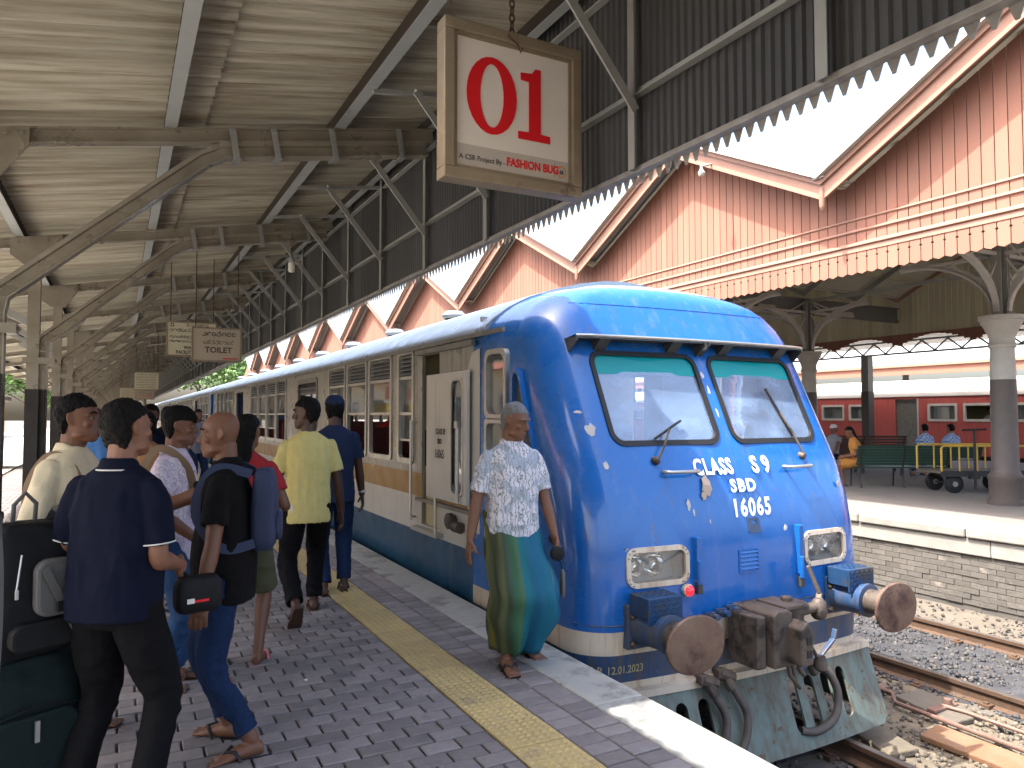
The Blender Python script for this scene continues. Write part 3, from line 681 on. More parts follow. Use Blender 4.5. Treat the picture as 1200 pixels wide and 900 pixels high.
LO = Vector(lead.location)
def ch(o, parent=None):
    """keep world coordinates for a part of the railcar"""
    if parent is None or parent is lead: o.parent = lead; o.location = Vector(o.location) - LO
    else: o.parent = parent
    return o
def tb(mb, nm, m, parent=None, **k): return ch(mb.build(nm, m, None, **k), parent)
nose = nose_solid(ZL, 0, NB).build('cab_shell', ['train_blue', 'train_cream', 'train_blue_low', 'train_top_glare'], smooth=35)
def cutter(mb):
    o = mb.build('tmp_cut', 'rubber'); return o
def boolean(o, c):
    md = o.modifiers.new('b', 'BOOLEAN'); md.operation = 'DIFFERENCE'; md.object = c; md.solver = 'EXACT'
WS = [(3.175, 4.135, 1.375, 2.055), (4.295, 5.255, 1.375, 2.055)]
HL = [(3.125, 3.605, .405, .635), (4.825, 5.305, .405, .635)]
inner = nose_solid([-.2, .14, .6, 1.05, 1.37, 2.06, 2.25, 2.36, 2.475, 2.55], .05, 6.4)
cuts = [cutter(inner)]
hm = MB()
for (x0, x1, z0, z1) in WS: hm.prism(rrect(x0, x1, z0, z1, .09, 6), 'y', 3.9, 5.3)
for (x0, x1, z0, z1) in HL: hm.prism(rrect(x0, x1, z0, z1, .06, 5), 'y', 3.9, 4.4)
SIDE = [rrect(5.36, 5.70, 1.57, 2.10, .08, 5), rrect(5.36, 5.70, 1.20, 1.52, .05, 4), [(4.93, 1.22), (5.20, 1.22), (5.23, 1.26), (5.23, 1.88), (5.20, 1.92), (5.16, 1.92), (5.12, 1.88), (4.88, 1.28)]]
for q in SIDE:
    hm.prism(q, 'x', 2.6, 3.1); hm.prism(q, 'x', 5.3, 5.8)
cuts.append(cutter(hm))
for c in cuts: boolean(nose, c)
apply_mods(nose, cuts)
for c in cuts: bpy.data.objects.remove(c)
nose.data.shade_smooth(); nose.data.set_sharp_from_angle(angle=R(30))
ch(nose)
# mapping flat outlines onto the nose
def on_nose(pts, d): return [(x, surf(x, z) + d, z) for x, z in pts]
def nose_ring(outer, inner_, d0, d1):
    n = len(outer); m = MB(); A = on_nose(outer, d0); B = on_nose(inner_, d0); Cc = on_nose(inner_, d1); D = on_nose(outer, d1)
    m.v = A + B + Cc + D
    for i in range(n):
        j = (i+1) % n; m.f += [(i, j, n+j, n+i), (n+i, n+j, 2*n+j, 2*n+i), (j, i, 3*n+i, 3*n+j), (2*n+i, 2*n+j, 3*n+j, 3*n+i)]
    m.mi = [0] * len(m.f); return m
def nose_patch(pts, d, th=.004):
    n = len(pts); m = MB(); cx = sum(p[0] for p in pts) / n; cz = sum(p[1] for p in pts) / n
    A = on_nose(pts + [(cx, cz)], d); B = on_nose(pts, d + th); m.v = A + B
    for i in range(n):
        j = (i+1) % n; m.f += [(i, j, n), (i, n+1+i, n+1+j, j)]
    m.mi = [0] * len(m.f); return m
def inset(x0, x1, z0, z1, r, d, n=6): return rrect(x0 + d, x1 - d, z0 + d, z1 - d, max(.01, r - d), n)
for (x0, x1, z0, z1) in WS:
    gk = tb(nose_ring(inset(x0, x1, z0, z1, .09, -.022), inset(x0, x1, z0, z1, .09, .016), -.012, .02), 'windscreen_gasket', 'rubber', smooth=40)
    pane = MB(); nn = 10
    gl = nose_patch(inset(x0, x1, z0, z1, .09, .01), .012, .006)
    p_ = tb(gl, 'windscreen', 'windscreen_glass', smooth=60)
    tz = z1 - .165
    band = [(x0 + .02, tz), (x1 - .02, tz)] + [q for q in inset(x0, x1, z0, z1, .09, .018) if q[1] > tz]
    band = sorted([q for q in band], key=lambda q: math.atan2(q[1] - (tz + .07), q[0] - (x0 + x1) / 2))
    tb(nose_patch(band, .0085, .002), 'sun_band', 'teal_band')
# sun visor over the screens
def vis(x0, x1, nm):
    m = MB(); n = 8; vs = []
    for i in range(n + 1):
        x = x0 + (x1 - x0) * i / n
        for (dy, z) in ((.0, 2.165), (-.15, 2.185), (-.155, 2.155), (-.15, 2.172), (0, 2.150)): vs.append((x, surf(x, 2.16) + dy, z))
    fs = []
    for i in range(n):
        for k in range(4): a = i*5 + k; fs.append((a, a+1, a+6, a+5))
    m.add(vs, fs)
    for x in (x0, x1):
        y = surf(x, 2.12); m.prism([(y + .03, 2.165), (y - .15, 2.165), (y - .15, 2.14), (y - .05, 2.06), (y + .0, 2.05)], 'x', x - .006, x + .006)
    for x in np.linspace(x0 + .25, x1 - .25, 2):
        y = surf(x, 2.12); m.prism([(y + .02, 2.16), (y - .12, 2.16), (y - .02, 2.075)], 'x', x - .05, x + .05)
    return tb(m, nm, 'visor')
vis(3.02, 4.19, 'sun_visor'); vis(4.235, 5.41, 'sun_visor')
tb(MB().tube([(x, surf(x, 2.16) - .152, 2.178) for x in np.linspace(3.02, 5.41, 20)], .012, 6), 'visor_rim', 'alu')
# cab interior
tb(MB().box(2.86, 5.57, 4.35, 6.0, .30, .36), 'cab_floor', 'floor_dark')
dk = tb(MB().prism([(4.30, .36), (4.95, .36), (4.95, 1.02), (4.60, 1.22), (4.47, 1.22)], 'x', 2.95, 5.48), 'driver_desk', 'interior_grey')
bk = MB()
for (x0, x1, z0, z1) in ((2.84, 3.55, .36, 2.45), (3.55, 4.85, .36, 1.15), (3.55, 4.85, 1.95, 2.45), (4.85, 5.59, .36, 2.45)): bk.box(x0, x1, 5.93, 5.97, z0, z1)
tb(bk, 'cab_bulkhead', 'interior_grey')
tb(MB().box(4.62, 4.80, 5.86, 5.925, .36, 2.4), 'bulkhead_post', 'interior_wood')
st_ = MB().box(3.2, 3.65, 5.2, 5.6, .80, .88).box(3.2, 3.65, 5.56, 5.64, .88, 1.45).cyl((3.42, 5.4, .36), (3.42, 5.4, .8), .05, 10); tb(st_, 'driver_seat', 'seat_blue', bev=.03)
st_ = MB().box(4.75, 5.2, 5.2, 5.6, .80, .88).box(4.75, 5.2, 5.56, 5.64, .88, 1.45).cyl((4.97, 5.4, .36), (4.97, 5.4, .8), .05, 10); tb(st_, 'driver_seat', 'seat_blue', bev=.03)
tb(MB().box(3.95, 4.25, 4.62, 4.80, 1.22, 1.42), 'control_box', 'interior_grey', bev=.015)
# cab side windows
for sx, xw in ((-1, TCX - 1.432), (1, TCX + 1.432)):
    for q, nm in zip(SIDE, ('cab_window', 'cab_window', 'quarter_light')):
        cy = sum(p[0] for p in q) / len(q); cz = sum(p[1] for p in q) / len(q)
        sc = lambda k: [(cy + (p[0] - cy) * (1 + k / max(.12, abs(p[0]-cy)) * (abs(p[0]-cy) > .01)), cz + (p[1] - cz) * (1 + k / max(.12, abs(p[1] - cz)))) for p in q]
        xs = lambda d: xw + sx * d
        h0, h1 = sorted((xs(.022), xs(-.03)))
        w_ = tb(MB().ring(sc(.03), sc(-.012), 'x', h0, h1), nm, 'alu' if nm == 'cab_window' else 'train_blue', smooth=40)
        pn = MB().prism(sc(-.010), 'x', *sorted((xs(-.012), xs(-.018)))).build('pane', 'window_glass'); pn.parent = w_
# headlights
for (x0, x1, z0, z1) in HL:
    f_ = tb(nose_ring(inset(x0, x1, z0, z1, .06, -.022), inset(x0, x1, z0, z1, .06, .012), -.016, .02), 'headlight', 'train_cream', smooth=40)
    yb = max(surf(x0, .5), surf(x1, .5)) + .15
    hb = MB().box(x0 - .02, x1 + .02, yb, yb + .01, z0 - .02, z1 + .02)
    for (a, b, c, d) in ((x0 - .02, x0 - .01, z0 - .02, z1 + .02), (x1 + .01, x1 + .02, z0 - .02, z1 + .02), (x0 - .02, x1 + .02, z0 - .02, z0 - .01), (x0 - .02, x1 + .02, z1 + .01, z1 + .02)): hb.box(a, b, surf((x0+x1)/2, .5) + .03, yb, c, d)
    h_ = hb.build('lamp_housing', 'interior_cream'); h_.parent = f_
    sgn = 1 if x0 < TCX else -1
    xe = x0 if x0 < TCX else x1
    for k in (.10, .27):
        lx = xe + sgn * k
        lm = MB().lathe([(.012, -.005), (.05, -.015), (.078, -.045), (.088, -.075), (.094, -.075), (.094, -.06), (.04, .0)], (lx, yb, (z0+z1)/2), 20, 'y').build('reflector', 'reflector', smooth=50); lm.parent = f_
        lm2 = MB().lathe([(.0, -.060), (.018, -.055), (.022, -.03), (.015, 0)], (lx, yb, (z0+z1)/2), 10, 'y').build('bulb', 'lamp_white', smooth=50); lm2.parent = f_
    lg = nose_patch(inset(x0, x1, z0, z1, .06, .006), .004, .003).build('lens_cover', 'lamp_glass'); lg.parent = f_
    for k in range(14):
        t = k / 14; q = rrect(x0 - .006, x1 + .006, z0 - .006, z1 + .006, .05, 5); p = q[int(t * len(q))]
        sb = MB().lathe([(.0055, .0), (.0055, -.006), (.003, -.008)], (p[0], surf(*p) - .015, p[1]), 6, 'y').build('screw', 'alu_dark'); sb.parent = f_
tl_ = tb(MB().lathe([(.045, .03), (.045, -.03), (.040, -.035)], (3.60, surf(3.6, .33), .335), 18, 'y'), 'tail_lamp', 'train_cream', smooth=40)
o = MB().lathe([(.038, 0), (.036, -.015), (.022, -.026), (.004, -.03)], (3.60, surf(3.6, .33) - .032, .335), 18, 'y').build('lens', 'red_lens', smooth=60); o.parent = tl_
# lettering on the nose
def nose_text(body, size, cx, zb, m, sx=1., bold=.0, space=1., d=-.004, align='CENTER'):
    o = text('lettering', body, size, m, None, (0, 0, 0), (0, 0, 0), align, 1., .0008, bold, space)
    for v in o.data.vertices:
        x, z = cx + v.co.x * sx, zb + v.co.y; y = surf(x, z) + d - v.co.z; v.co = (x, y, z)
    o.scale = (1, 1, 1); return ch(o)
nose_text('CLASS', .160, 3.985, 1.135, 'white_letter', .76, .0055, 1.16)
nose_text('S 9', .172, 4.475, 1.135, 'white_letter', .90, .006, 1.05)
nose_text('SBD', .128, 4.225, 1.000, 'white_letter', .98, .005, 1.28)
nose_text('16065', .180, 4.285, .818, 'white_letter', .78, .006, 1.18)
nose_text('LR 12.01.2023', .075, 3.06, -.185, 'cream_letter', .85, .0005)
def blob(cx, cz, rx, rz_, seed, n=14):
    r = random.Random(seed); return [(cx + rx * math.cos(6.283*k/n) * r.uniform(.55, 1.1), cz + rz_ * math.sin(6.283*k/n) * r.uniform(.55, 1.1)) for k in range(n)]
for (cx, cz, rx, rz_, m, sd) in ((3.02, 1.47, .045, .055, 'chip_grey', 1), (2.97, 1.60, .028, .014, 'chip_grey', 2), (3.06, 1.22, .022, .034, 'chip_grey', 3), (3.87, 1.06, .055, .085, 'chip_tan', 4),
                             (3.83, .98, .03, .04, 'chip_tan', 5), (4.19, 1.90, .018, .03, 'chip_grey', 6), (4.205, 1.78, .014, .05, 'chip_grey', 7), (4.215, 1.60, .012, .04, 'chip_grey', 8), (3.68, .93, .02, .05, 'chip_grey', 9),
                             (3.72, .87, .009, .03, 'chip_grey', 10), (4.62, .70, .02, .03, 'chip_grey', 11), (5.35, 1.0, .03, .03, 'chip_tan', 12), (3.86, .80, .007, .02, 'chip_grey', 13)):
    tb(nose_patch(blob(cx, cz, rx, rz_, sd), -.0025, .003), 'paint_chip', m)
# small fittings
def grab(x0, x1, z):
    ys = [surf(x0, z), surf(x1, z)]
    tb(MB().tube([(x0, ys[0] + .02, z), (x0, ys[0] - .05, z), (x0 + .02, ys[0] - .065, z), (x1 - .02, ys[1] - .065, z), (x1, ys[1] - .05, z), (x1, ys[1] + .02, z)], .013, 8), 'grab_handle', 'alu', smooth=50)
grab(3.52, 3.80, 1.165); grab(4.74, 5.02, 1.165)
def wiper(px, pz, ex, ez, a0):
    y = surf(px, pz)
    w_ = tb(MB().lathe([(.03, .01), (.03, -.03), (.018, -.045)], (px, y, pz), 12, 'y').tube([(px, y - .04, pz), ((px+ex)/2 - .01, surf((px+ex)/2, (pz+ez)/2) - .06, (pz+ez)/2), (ex, surf(ex, ez) - .035, ez)], .009, 6), 'wiper', 'coupler_steel', smooth=50)
    dx, dz = a0
    p0 = (ex - dx, surf(ex - dx, ez - dz) - .022, ez - dz); p1 = (ex + dx, surf(ex + dx, ez + dz) - .022, ez + dz)
    o = MB().bar(p0, p1, .012, .022, up=(0, -1, 0)).build('wiper_blade', 'rubber'); o.parent = w_
wiper(3.47, 1.245, 3.66, 1.47, (.14, .065)); wiper(4.99, 1.245, 4.90, 1.60, (-.06, .20))
for x, z0, z1 in ((3.70, .40, .70), (4.74, .34, .72)):
    y = surf(x, .5); tb(MB().box(x - .025, x + .025, y - .035, y + .02, z0, z1).cyl((x - .012, y - .045, z0 - .03), (x - .012, y - .045, z0 + .14), .018, 8), 'hinge_bracket', 'train_blue', bev=.006)
    tb(MB().box(x - .022, x + .022, y - .045, y, z0 - .10, z0 - .02), 'latch_plate', 'visor', bev=.005)
lv = tb(nose_ring(rrect(4.10, 4.30, .40, .58, .01, 1), rrect(4.112, 4.288, .412, .568, .008, 1), -.008, .01), 'vent_grille', 'train_blue')
for k in range(5):
    z = .428 + k * .03; y = surf(4.2, z); o = MB().prism([(y - .012, z), (y + .002, z + .022), (y + .004, z + .018), (y - .008, z - .004)], 'x', 4.113, 4.287).build('vent_slat', 'train_blue'); o.parent = lv
tb(nose_ring(rrect(4.22, 4.34, .69, .80, .01, 1), rrect(4.25, 4.31, .71, .78, .008, 1), -.006, .004), 'socket_cover', 'train_blue_low')
tb(nose_patch(rrect(4.225, 4.335, .69, .755, .01, 1), -.007, .003), 'cover_flap', 'train_blue_low')
tb(MB().tube([(x, surf(x, .145) - .003, .145) for x in np.linspace(2.80, 5.63, 40)], .006, 5), 'panel_seam', 'train_blue_low')
tb(MB().tube([(x, surf(x, 2.47) - .001, 2.47) for x in np.linspace(3.15, 5.28, 24)], .004, 5), 'roof_seam', 'train_blue')
# buffers
def ell(cx, cz, rx, rz_, n=32, e=2.1):
    return [(cx + rx * math.copysign(abs(math.cos(2*math.pi*k/n)) ** (2/e), math.cos(2*math.pi*k/n)), cz + rz_ * math.copysign(abs(math.sin(2*math.pi*k/n)) ** (2/e), math.sin(2*math.pi*k/n))) for k in range(n)]
for bx in (3.237, 5.193):
    zb = .135; yf = surf(bx, .15)
    bu = tb(MB().box(bx - .16, bx + .16, yf - .03, yf + .06, zb - .15, zb + .15), 'buffer', 'train_blue_low', bev=.01)
    hs = MB().box(bx - .145, bx + .145, yf - .22, yf - .03, zb + .10, zb + .235).box(bx + .135, bx + .145, yf - .22, yf - .03, zb - .02, zb + .10).box(bx - .145, bx + .145, yf - .235, yf - .22, zb + .06, zb + .235)
    h_ = hs.build('step_box', 'chequer', bev=.005); h_.parent = bu; 
    stud = MB()
    for i in range(9):
        for j in range(6):
            x = bx - .13 + .26 * (i + .5) / 9; y = yf - .21 + .17 * (j + .5) / 6; stud.bar((x - .008, y - .006 * (-1) ** (i + j), zb + .237), (x + .008, y + .006 * (-1) ** (i + j), zb + .237), .005, .005)
    for i in range(9):
        for j in range(5):
            x = bx - .13 + .26 * (i + .5) / 9; z = zb + .07 + .16 * (j + .5) / 5; stud.bar((x - .008, yf - .237, z - .006 * (-1) ** (i + j)), (x + .008, yf - .237, z + .006 * (-1) ** (i + j)), .005, .005)
    s_ = stud.build('tread_studs', 'chequer'); s_.parent = h_; tag(s_, kind='stuff')
    cs = MB().lathe([(.145, -.02), (.135, -.05), (.125, -.10), (.118, -.26), (.128, -.27), (.128, -.30), (.105, -.305)], (bx, yf, zb), 28, 'y').build('casing', 'train_blue_low', smooth=40); cs.parent = bu
    pl = MB().lathe([(.092, -.28), (.092, -.50)], (bx, yf, zb), 24, 'y').build('plunger', 'coupler_steel', smooth=40); pl.parent = bu
    hd = MB(); n = 32
    for (k, y) in ((.55, -.485), (.93, -.505), (1.0, -.515), (1.0, -.528), (.97, -.535), (.55, -.543), (.05, -.545)):
        hd.v += [(x, yf + y, z) for x, z in ell(bx, zb, .235 * k, .183 * k, n)]
    for i in range(6):
        for j in range(n): a = i*n + j; b = i*n + (j+1) % n; hd.f.append((a, b, b+n, a+n))
    hd.f += [tuple(range(n))[::-1], tuple(range(6*n, 7*n))]; hd.mi = [0] * len(hd.f)
    h2 = hd.build('buffer_head', 'buffer_face', smooth=40); h2.parent = bu
    for (dx, dz) in ((-.12, -.11), (.12, -.11), (-.12, .07)):
        o = MB().lathe([(.022, 0), (.022, -.018), (.012, -.028)], (bx + dx, yf - .03, zb + dz), 6, 'y').build('bolt', 'coupler_steel'); o.parent = bu
# centre coupler
cy = surf(TCX, .1); cz = .06
cpl = tb(MB().box(TCX - .20, TCX + .17, cy - .10, cy + .1, cz - .16, cz + .14), 'coupler', 'coupler_steel', bev=.012)
def cpart(mb, nm, m='coupler_steel', bev=0., smooth=None): o = mb.build(nm, m, bev=bev, smooth=smooth); o.parent = cpl; return o
cpart(MB().box(TCX - .30, TCX - .21, cy - .34, cy - .06, cz - .24, cz + .12), 'side_cheek', bev=.012)
cpart(MB().prism([(TCX - .20, cz - .23), (TCX - .02, cz - .23), (TCX - .02, cz + .14), (TCX - .06, cz + .16), (TCX - .16, cz + .16), (TCX - .20, cz + .13)], 'y', cy - .40, cy - .08), 'knuckle_block', bev=.012)
cpart(MB().prism([(TCX - .07, cz - .20), (TCX + .045, cz - .20), (TCX + .045, cz + .02), (TCX + .0, cz + .10), (TCX - .07, cz + .05)], 'y', cy - .52, cy - .38), 'jaw', bev=.012)
for z in (cz - .03, cz - .12): cpart(MB().box(TCX - .02, TCX + .025, cy - .525, cy - .515, z - .025, z + .025), 'pin_hole', 'rubber')
cpart(MB().lathe([(.10, -.20), (.115, -.19), (.115, -.05), (.13, -.04), (.13, .02), (.105, .03), (.105, .10), (.14, .11), (.14, .155), (.12, .165)], (TCX + .12, cy - .24, cz), 22), 'draft_cylinder', smooth=40)
cpart(MB().lathe([(.045, .16), (.045, .20), (.035, .205)], (TCX + .10, cy - .24, cz), 6).box(TCX - .06, TCX + .12, cy - .38, cy - .1, cz + .15, cz + .175), 'cap_bolt', bev=.004)
cpart(MB().tube([(TCX + .22, cy - .25, cz + .08), (TCX + .36, cy - .27, cz + .10)], .035, 10).lathe([(.035, -.07), (.055, -.05), (.06, 0), (.05, .06), (.03, .08)], (TCX + .40, cy - .27, cz + .08), 14), 'lever_weight', smooth=40)
cpart(MB().bar((TCX + .42, cy - .16, cz + .38), (TCX + .47, cy - .22, cz + .18), .05, .03).bar((TCX + .47, cy - .22, cz + .18), (TCX + .40, cy - .26, cz + .10), .045, .03), 'uncoupling_lever', bev=.008)
cpart(MB().tube([(TCX + .18, cy - .28, cz + .0), (TCX + .36, cy - .30, cz - .28)], .013, 8).lathe([(.02, -.06), (.045, -.04), (.05, 0), (.035, .05)], (TCX + .375, cy - .30, cz - .30), 12), 'release_rod', smooth=40)
for k in range(3):
    x = TCX - .46 + k * .10; cpart(MB().cyl((x, cy - .02, .15 + .015 * k), (x, cy - .14, .155 + .015 * k), .022, 10).lathe([(.034, -.10), (.034, -.07)], (x, cy, .153 + .015 * k), 6, 'y'), 'pipe_union', 'train_blue_low', smooth=40)
for (x, z) in ((TCX - .04, -.24), (TCX + .06, -.22), (TCX + .015, -.30)): cpart(MB().tube([(x, cy - .36, z + .12), (x + .01, cy - .38, z), (x + .05, cy - .38, z - .04)], .016, 8), 'hook_chain', smooth=50)
# hoses
def hose(pts, r, nm='brake_hose', n=24):
    P = [Vector(p) for p in pts]; out = []
    for i in range(len(P) - 1):
        p0, p1, p2, p3 = P[max(i-1, 0)], P[i], P[i+1], P[min(i+2, len(P)-1)]
        for k in range(6):
            t = k / 6; out.append(.5 * ((2*p1) + (p2 - p0)*t + (2*p0 - 5*p1 + 4*p2 - p3)*t*t + (3*p1 - p0 - 3*p2 + p3)*t**3))
    out.append(P[-1]); return tb(MB().tube(out, r, 10), nm, 'hose', smooth=60)
h1_ = hose([(3.72, cy + .05, -.27), (3.70, cy - .06, -.30), (3.74, cy - .12, -.40), (3.80, cy - .16, -.55), (3.72, cy - .20, -.74), (3.55, cy - .22, -.86)], .029)
h2_ = hose([(3.88, cy + .05, -.26), (3.86, cy - .07, -.28), (3.92, cy - .14, -.40), (3.98, cy - .18, -.56), (3.88, cy - .22, -.76), (3.62, cy - .24, -.90)], .029)
h3_ = hose([(4.72, cy + .02, -.27), (4.74, cy - .10, -.30), (4.86, cy - .15, -.40), (4.92, cy - .18, -.56), (4.85, cy - .20, -.72), (4.66, cy - .20, -.78), (4.52, cy - .17, -.76)], .031)
for h_, (x, z) in ((h1_, (3.72, -.30)), (h2_, (3.88, -.28)), (h3_, (4.74, -.31))):
    o = MB().cyl((x - .07, cy - .08, z + .03), (x + .05, cy - .09, z - .02), .045, 10).cyl((x - .01, cy - .09, z - .01), (x + .015, cy - .12, z - .09), .040, 8).box(x - .1, x - .05, cy - .11, cy - .05, z, z + .06).build('hose_fitting', 'coupler_steel', bev=.006); o.location = -LO; o.parent = lead
tb(MB().tube([(4.45, cy - .10, -.25), (4.58, cy - .12, -.27), (4.78, cy - .12, -.28)], .028, 8).cyl((4.60, cy - .16, -.28), (4.60, cy - .04, -.26), .05, 10).cyl((4.72, cy - .18, -.29), (4.72, cy - .05, -.27), .045, 10).bar((4.80, cy - .12, -.27), (4.93, cy - .14, -.15), .045, .02).bar((4.93, cy - .14, -.15), (4.95, cy - .14, -.08), .045, .02).bar((4.55, cy - .15, -.16), (4.58, cy - .14, -.36), .03, .05), 'air_cock', 'train_blue_low', bev=.006)
# obstacle deflector plate with slots
zt, zb_ = -.345, -.895
def dy(z): return 4.10 + .19 * (z - zt) / (zt - zb_) * 1.0
cw = MB()
def plate(poly):
    n = len(poly); vs = [(x, dy(z) + BOW * ((x - TCX) / 1.1) ** 2, z) for x, z in poly] + [(x, dy(z) + .022 + BOW * ((x - TCX) / 1.1) ** 2, z) for x, z in poly]
    cw.add(vs, [tuple(range(n)), tuple(range(n, 2*n))[::-1]] + [(i, i+n, (i+1) % n + n, (i+1) % n) for i in range(n)])
slots = [3.30, 3.49, 3.68, 4.54, 4.73, 4.92, 5.11]; sw_ = .05; s0, s1 = -.73, -.47
xl = 2.86
for sx in slots:
    plate([(xl, zb_), (sx - sw_, zb_), (sx - sw_, zt), (xl, zt)])
    arc_t = [(sx + sw_ * math.cos(R(a)), s1 + sw_ * math.sin(R(a))) for a in range(0, 181, 30)]
    plate([(sx - sw_, zt), (sx + sw_, zt)][::-1] + [arc_t[-1]] + [] + arc_t[::-1][1:]) if False else plate([(sx + sw_, zt), (sx - sw_, zt)] + arc_t[::-1])
    arc_b = [(sx + sw_ * math.cos(R(a)), s0 + sw_ * math.sin(R(a))) for a in range(180, 361, 30)]
    plate([(sx - sw_, zb_), (sx + sw_, zb_)] + arc_b[::-1])
    xl = sx + sw_
plate([(xl, zb_), (5.50, zb_), (5.565, zb_ + .05), (5.565, zt), (xl, zt)])
cwo = tb(cw, 'deflector_plate', 'train_green')
for a_, b_ in ((2.87, 2.895), (5.535, 5.56)): tb(MB().box(a_, b_, 4.22, 5.1, zb_ + .04, zt), 'deflector_side', 'train_green')
o = MB()
for i in range(24):
    x0 = 2.86 + 2.705 * i / 24; x1 = 2.86 + 2.705 * (i + 1) / 24
    f0 = 4.085 + BOW * ((x0 - TCX) / 1.1) ** 2; f1 = 4.085 + BOW * ((x1 - TCX) / 1.1) ** 2
    o.add([(x0, f0, zt), (x1, f1, zt), (x1, f1, zt + .05), (x0, f0, zt + .05), (x0, f0 + .10, zt), (x1, f1 + .10, zt), (x1, f1 + .10, zt + .05), (x0, f0 + .10, zt + .05)], [(0,1,2,3),(4,7,6,5),(3,2,6,7),(0,4,5,1)])
tb(o, 'deflector_rim', 'train_cream')

# ---- coach bodies ---------------------------------------------------------------
XS = TCX - 1.435; XR = TCX + 1.435
ZG = 2.30
BANDS = [(-.12, .38, 2), (.38, .735, 1), (.735, .975, 3), (.975, ZG, 0)]
SKIN = ['train_silver', 'train_white', 'train_teal', 'train_mustard', 'train_blue']
def side_wall(y0, y1, holes, x, th, blue=()):
    """side sheet with real openings: cells of a grid that are not inside a hole"""
    ys_ = sorted(set([y0, y1] + [h[0] for h in holes] + [h[1] for h in holes] + [b for q in blue for b in q[:2]]))
    zs_ = sorted(set([b[0] for b in BANDS] + [ZG] + [h[2] for h in holes] + [h[3] for h in holes] + [.46]))
    zs_ = [z for z in zs_ if -.121 <= z <= ZG]
    m = MB(); inh = lambda y, z: any(h[0] < y < h[1] and h[2] < z < h[3] for h in holes)
    for a, b in zip(ys_, ys_[1:]):
        for c, d in zip(zs_, zs_[1:]):
            ym, zm = (a+b)/2, (c+d)/2
            if inh(ym, zm): continue
            m.cur = next(k for (l, u, k) in BANDS if l <= zm <= u)
            if any(q[0] <= ym <= q[1] and zm > .38 for q in blue): m.cur = q[2] if len(q := [q for q in blue if q[0] <= ym <= q[1]][0]) > 2 else 4
            m.add([(x, a, c), (x, b, c), (x, b, d), (x, a, d), (x+th, a, c), (x+th, b, c), (x+th, b, d), (x+th, a, d)], [(0, 3, 2, 1), (4, 5, 6, 7)])
    m.cur = 0
    for (a, b, c, d) in holes:
        P = [(a, c), (b, c), (b, d), (a, d)]
        for (p, q) in zip(P, P[1:] + P[:1]): m.add([(x, p[0], p[1]), (x, q[0], q[1]), (x+th, q[0], q[1]), (x+th, p[0], p[1])], [(0, 1, 2, 3)])
    return m
ROOFP = [(1.455, ZG - .03), (1.46, ZG), (1.44, ZG + .05), (1.36, ZG + .12), (1.22, 2.52), (1.03, 2.62), (.77, 2.71), (.46, 2.79), (.2, 2.832), (0, 2.843)]
ROOFP = ROOFP + [(-x, z) for x, z in ROOFP[-2::-1]]
def roof_mesh(y0, y1, m='train_roof'):
    b = MB(); n = len(ROOFP)
    for y in (y0, y1): b.v += [(TCX + x, y, z) for x, z in ROOFP]
    b.f = [(i, i+1, n+i+1, n+i) for i in range(n-1)] + [tuple(range(n))[::-1], tuple(range(n, 2*n))]; b.mi = [0] * len(b.f); return b
WZ0, WZ1 = 1.09, 2.255
def window_unit(parent, y0, y1, z0, z1, mode, near, loc):
    """aluminium framed window: louvre vent on top, upper pane, sliding lower sash"""
    def pc(mb, nm, m, par, **k):
        o = mb.build(nm, m, None, **k); o.parent = par
        if par is parent: o.location = -loc
        return o
    f_ = pc(MB().ring(rrect(y0 - .035, y1 + .035, z0 - .035, z1 + .03, .07, 4), rrect(y0 + .02, y1 - .02, z0 + .02, z1 - .02, .05, 4), 'x', XS - .018, XS + .03), 'window', 'alu', parent, smooth=40)
    lz = z1 - .27; mz = z0 + (lz - z0) * .56
    if near:
        for k in range(5):
            z = lz + .035 + k * .046; pc(MB().prism([(XS + .002, z), (XS + .03, z + .03), (XS + .034, z + .026), (XS + .006, z - .006)], 'y', y0 + .02, y1 - .02), 'louvre_slat', 'alu', f_)
        pc(MB().box(XS + .04, XS + .045, y0 + .02, y1 - .02, lz, z1 - .02), 'louvre_backing', 'rubber', f_)
    else:
        pc(MB().box(XS + .01, XS + .02, y0 + .02, y1 - .02, lz, z1 - .02), 'louvre_panel', 'alu_dark', f_)
    pc(MB().box(XS - .006, XS + .03, y0 + .02, y1 - .02, lz - .02, lz + .012), 'transom', 'alu', f_)
    pc(MB().box(XS - .004, XS + .028, y0 + .02, y1 - .02, mz - .016, mz + .016), 'sash_bar', 'alu', f_)
    pc(MB().box(XS + .012, XS + .016, y0 + .02, y1 - .02, mz + .016, lz - .02), 'pane', 'window_glass', f_)
    if mode == 'shut': pc(MB().box(XS + .018, XS + .022, y0 + .02, y1 - .02, z0 + .02, mz - .016), 'pane', 'window_glass', f_)
    if mode == 'half':
        zz = z0 + (mz - z0) * .45
        pc(MB().box(XS + .018, XS + .022, y0 + .02, y1 - .02, zz, mz - .016), 'pane', 'window_glass', f_); pc(MB().box(XS, XS + .026, y0 + .02, y1 - .02, zz - .022, zz), 'sash_rail', 'alu', f_)
    return f_
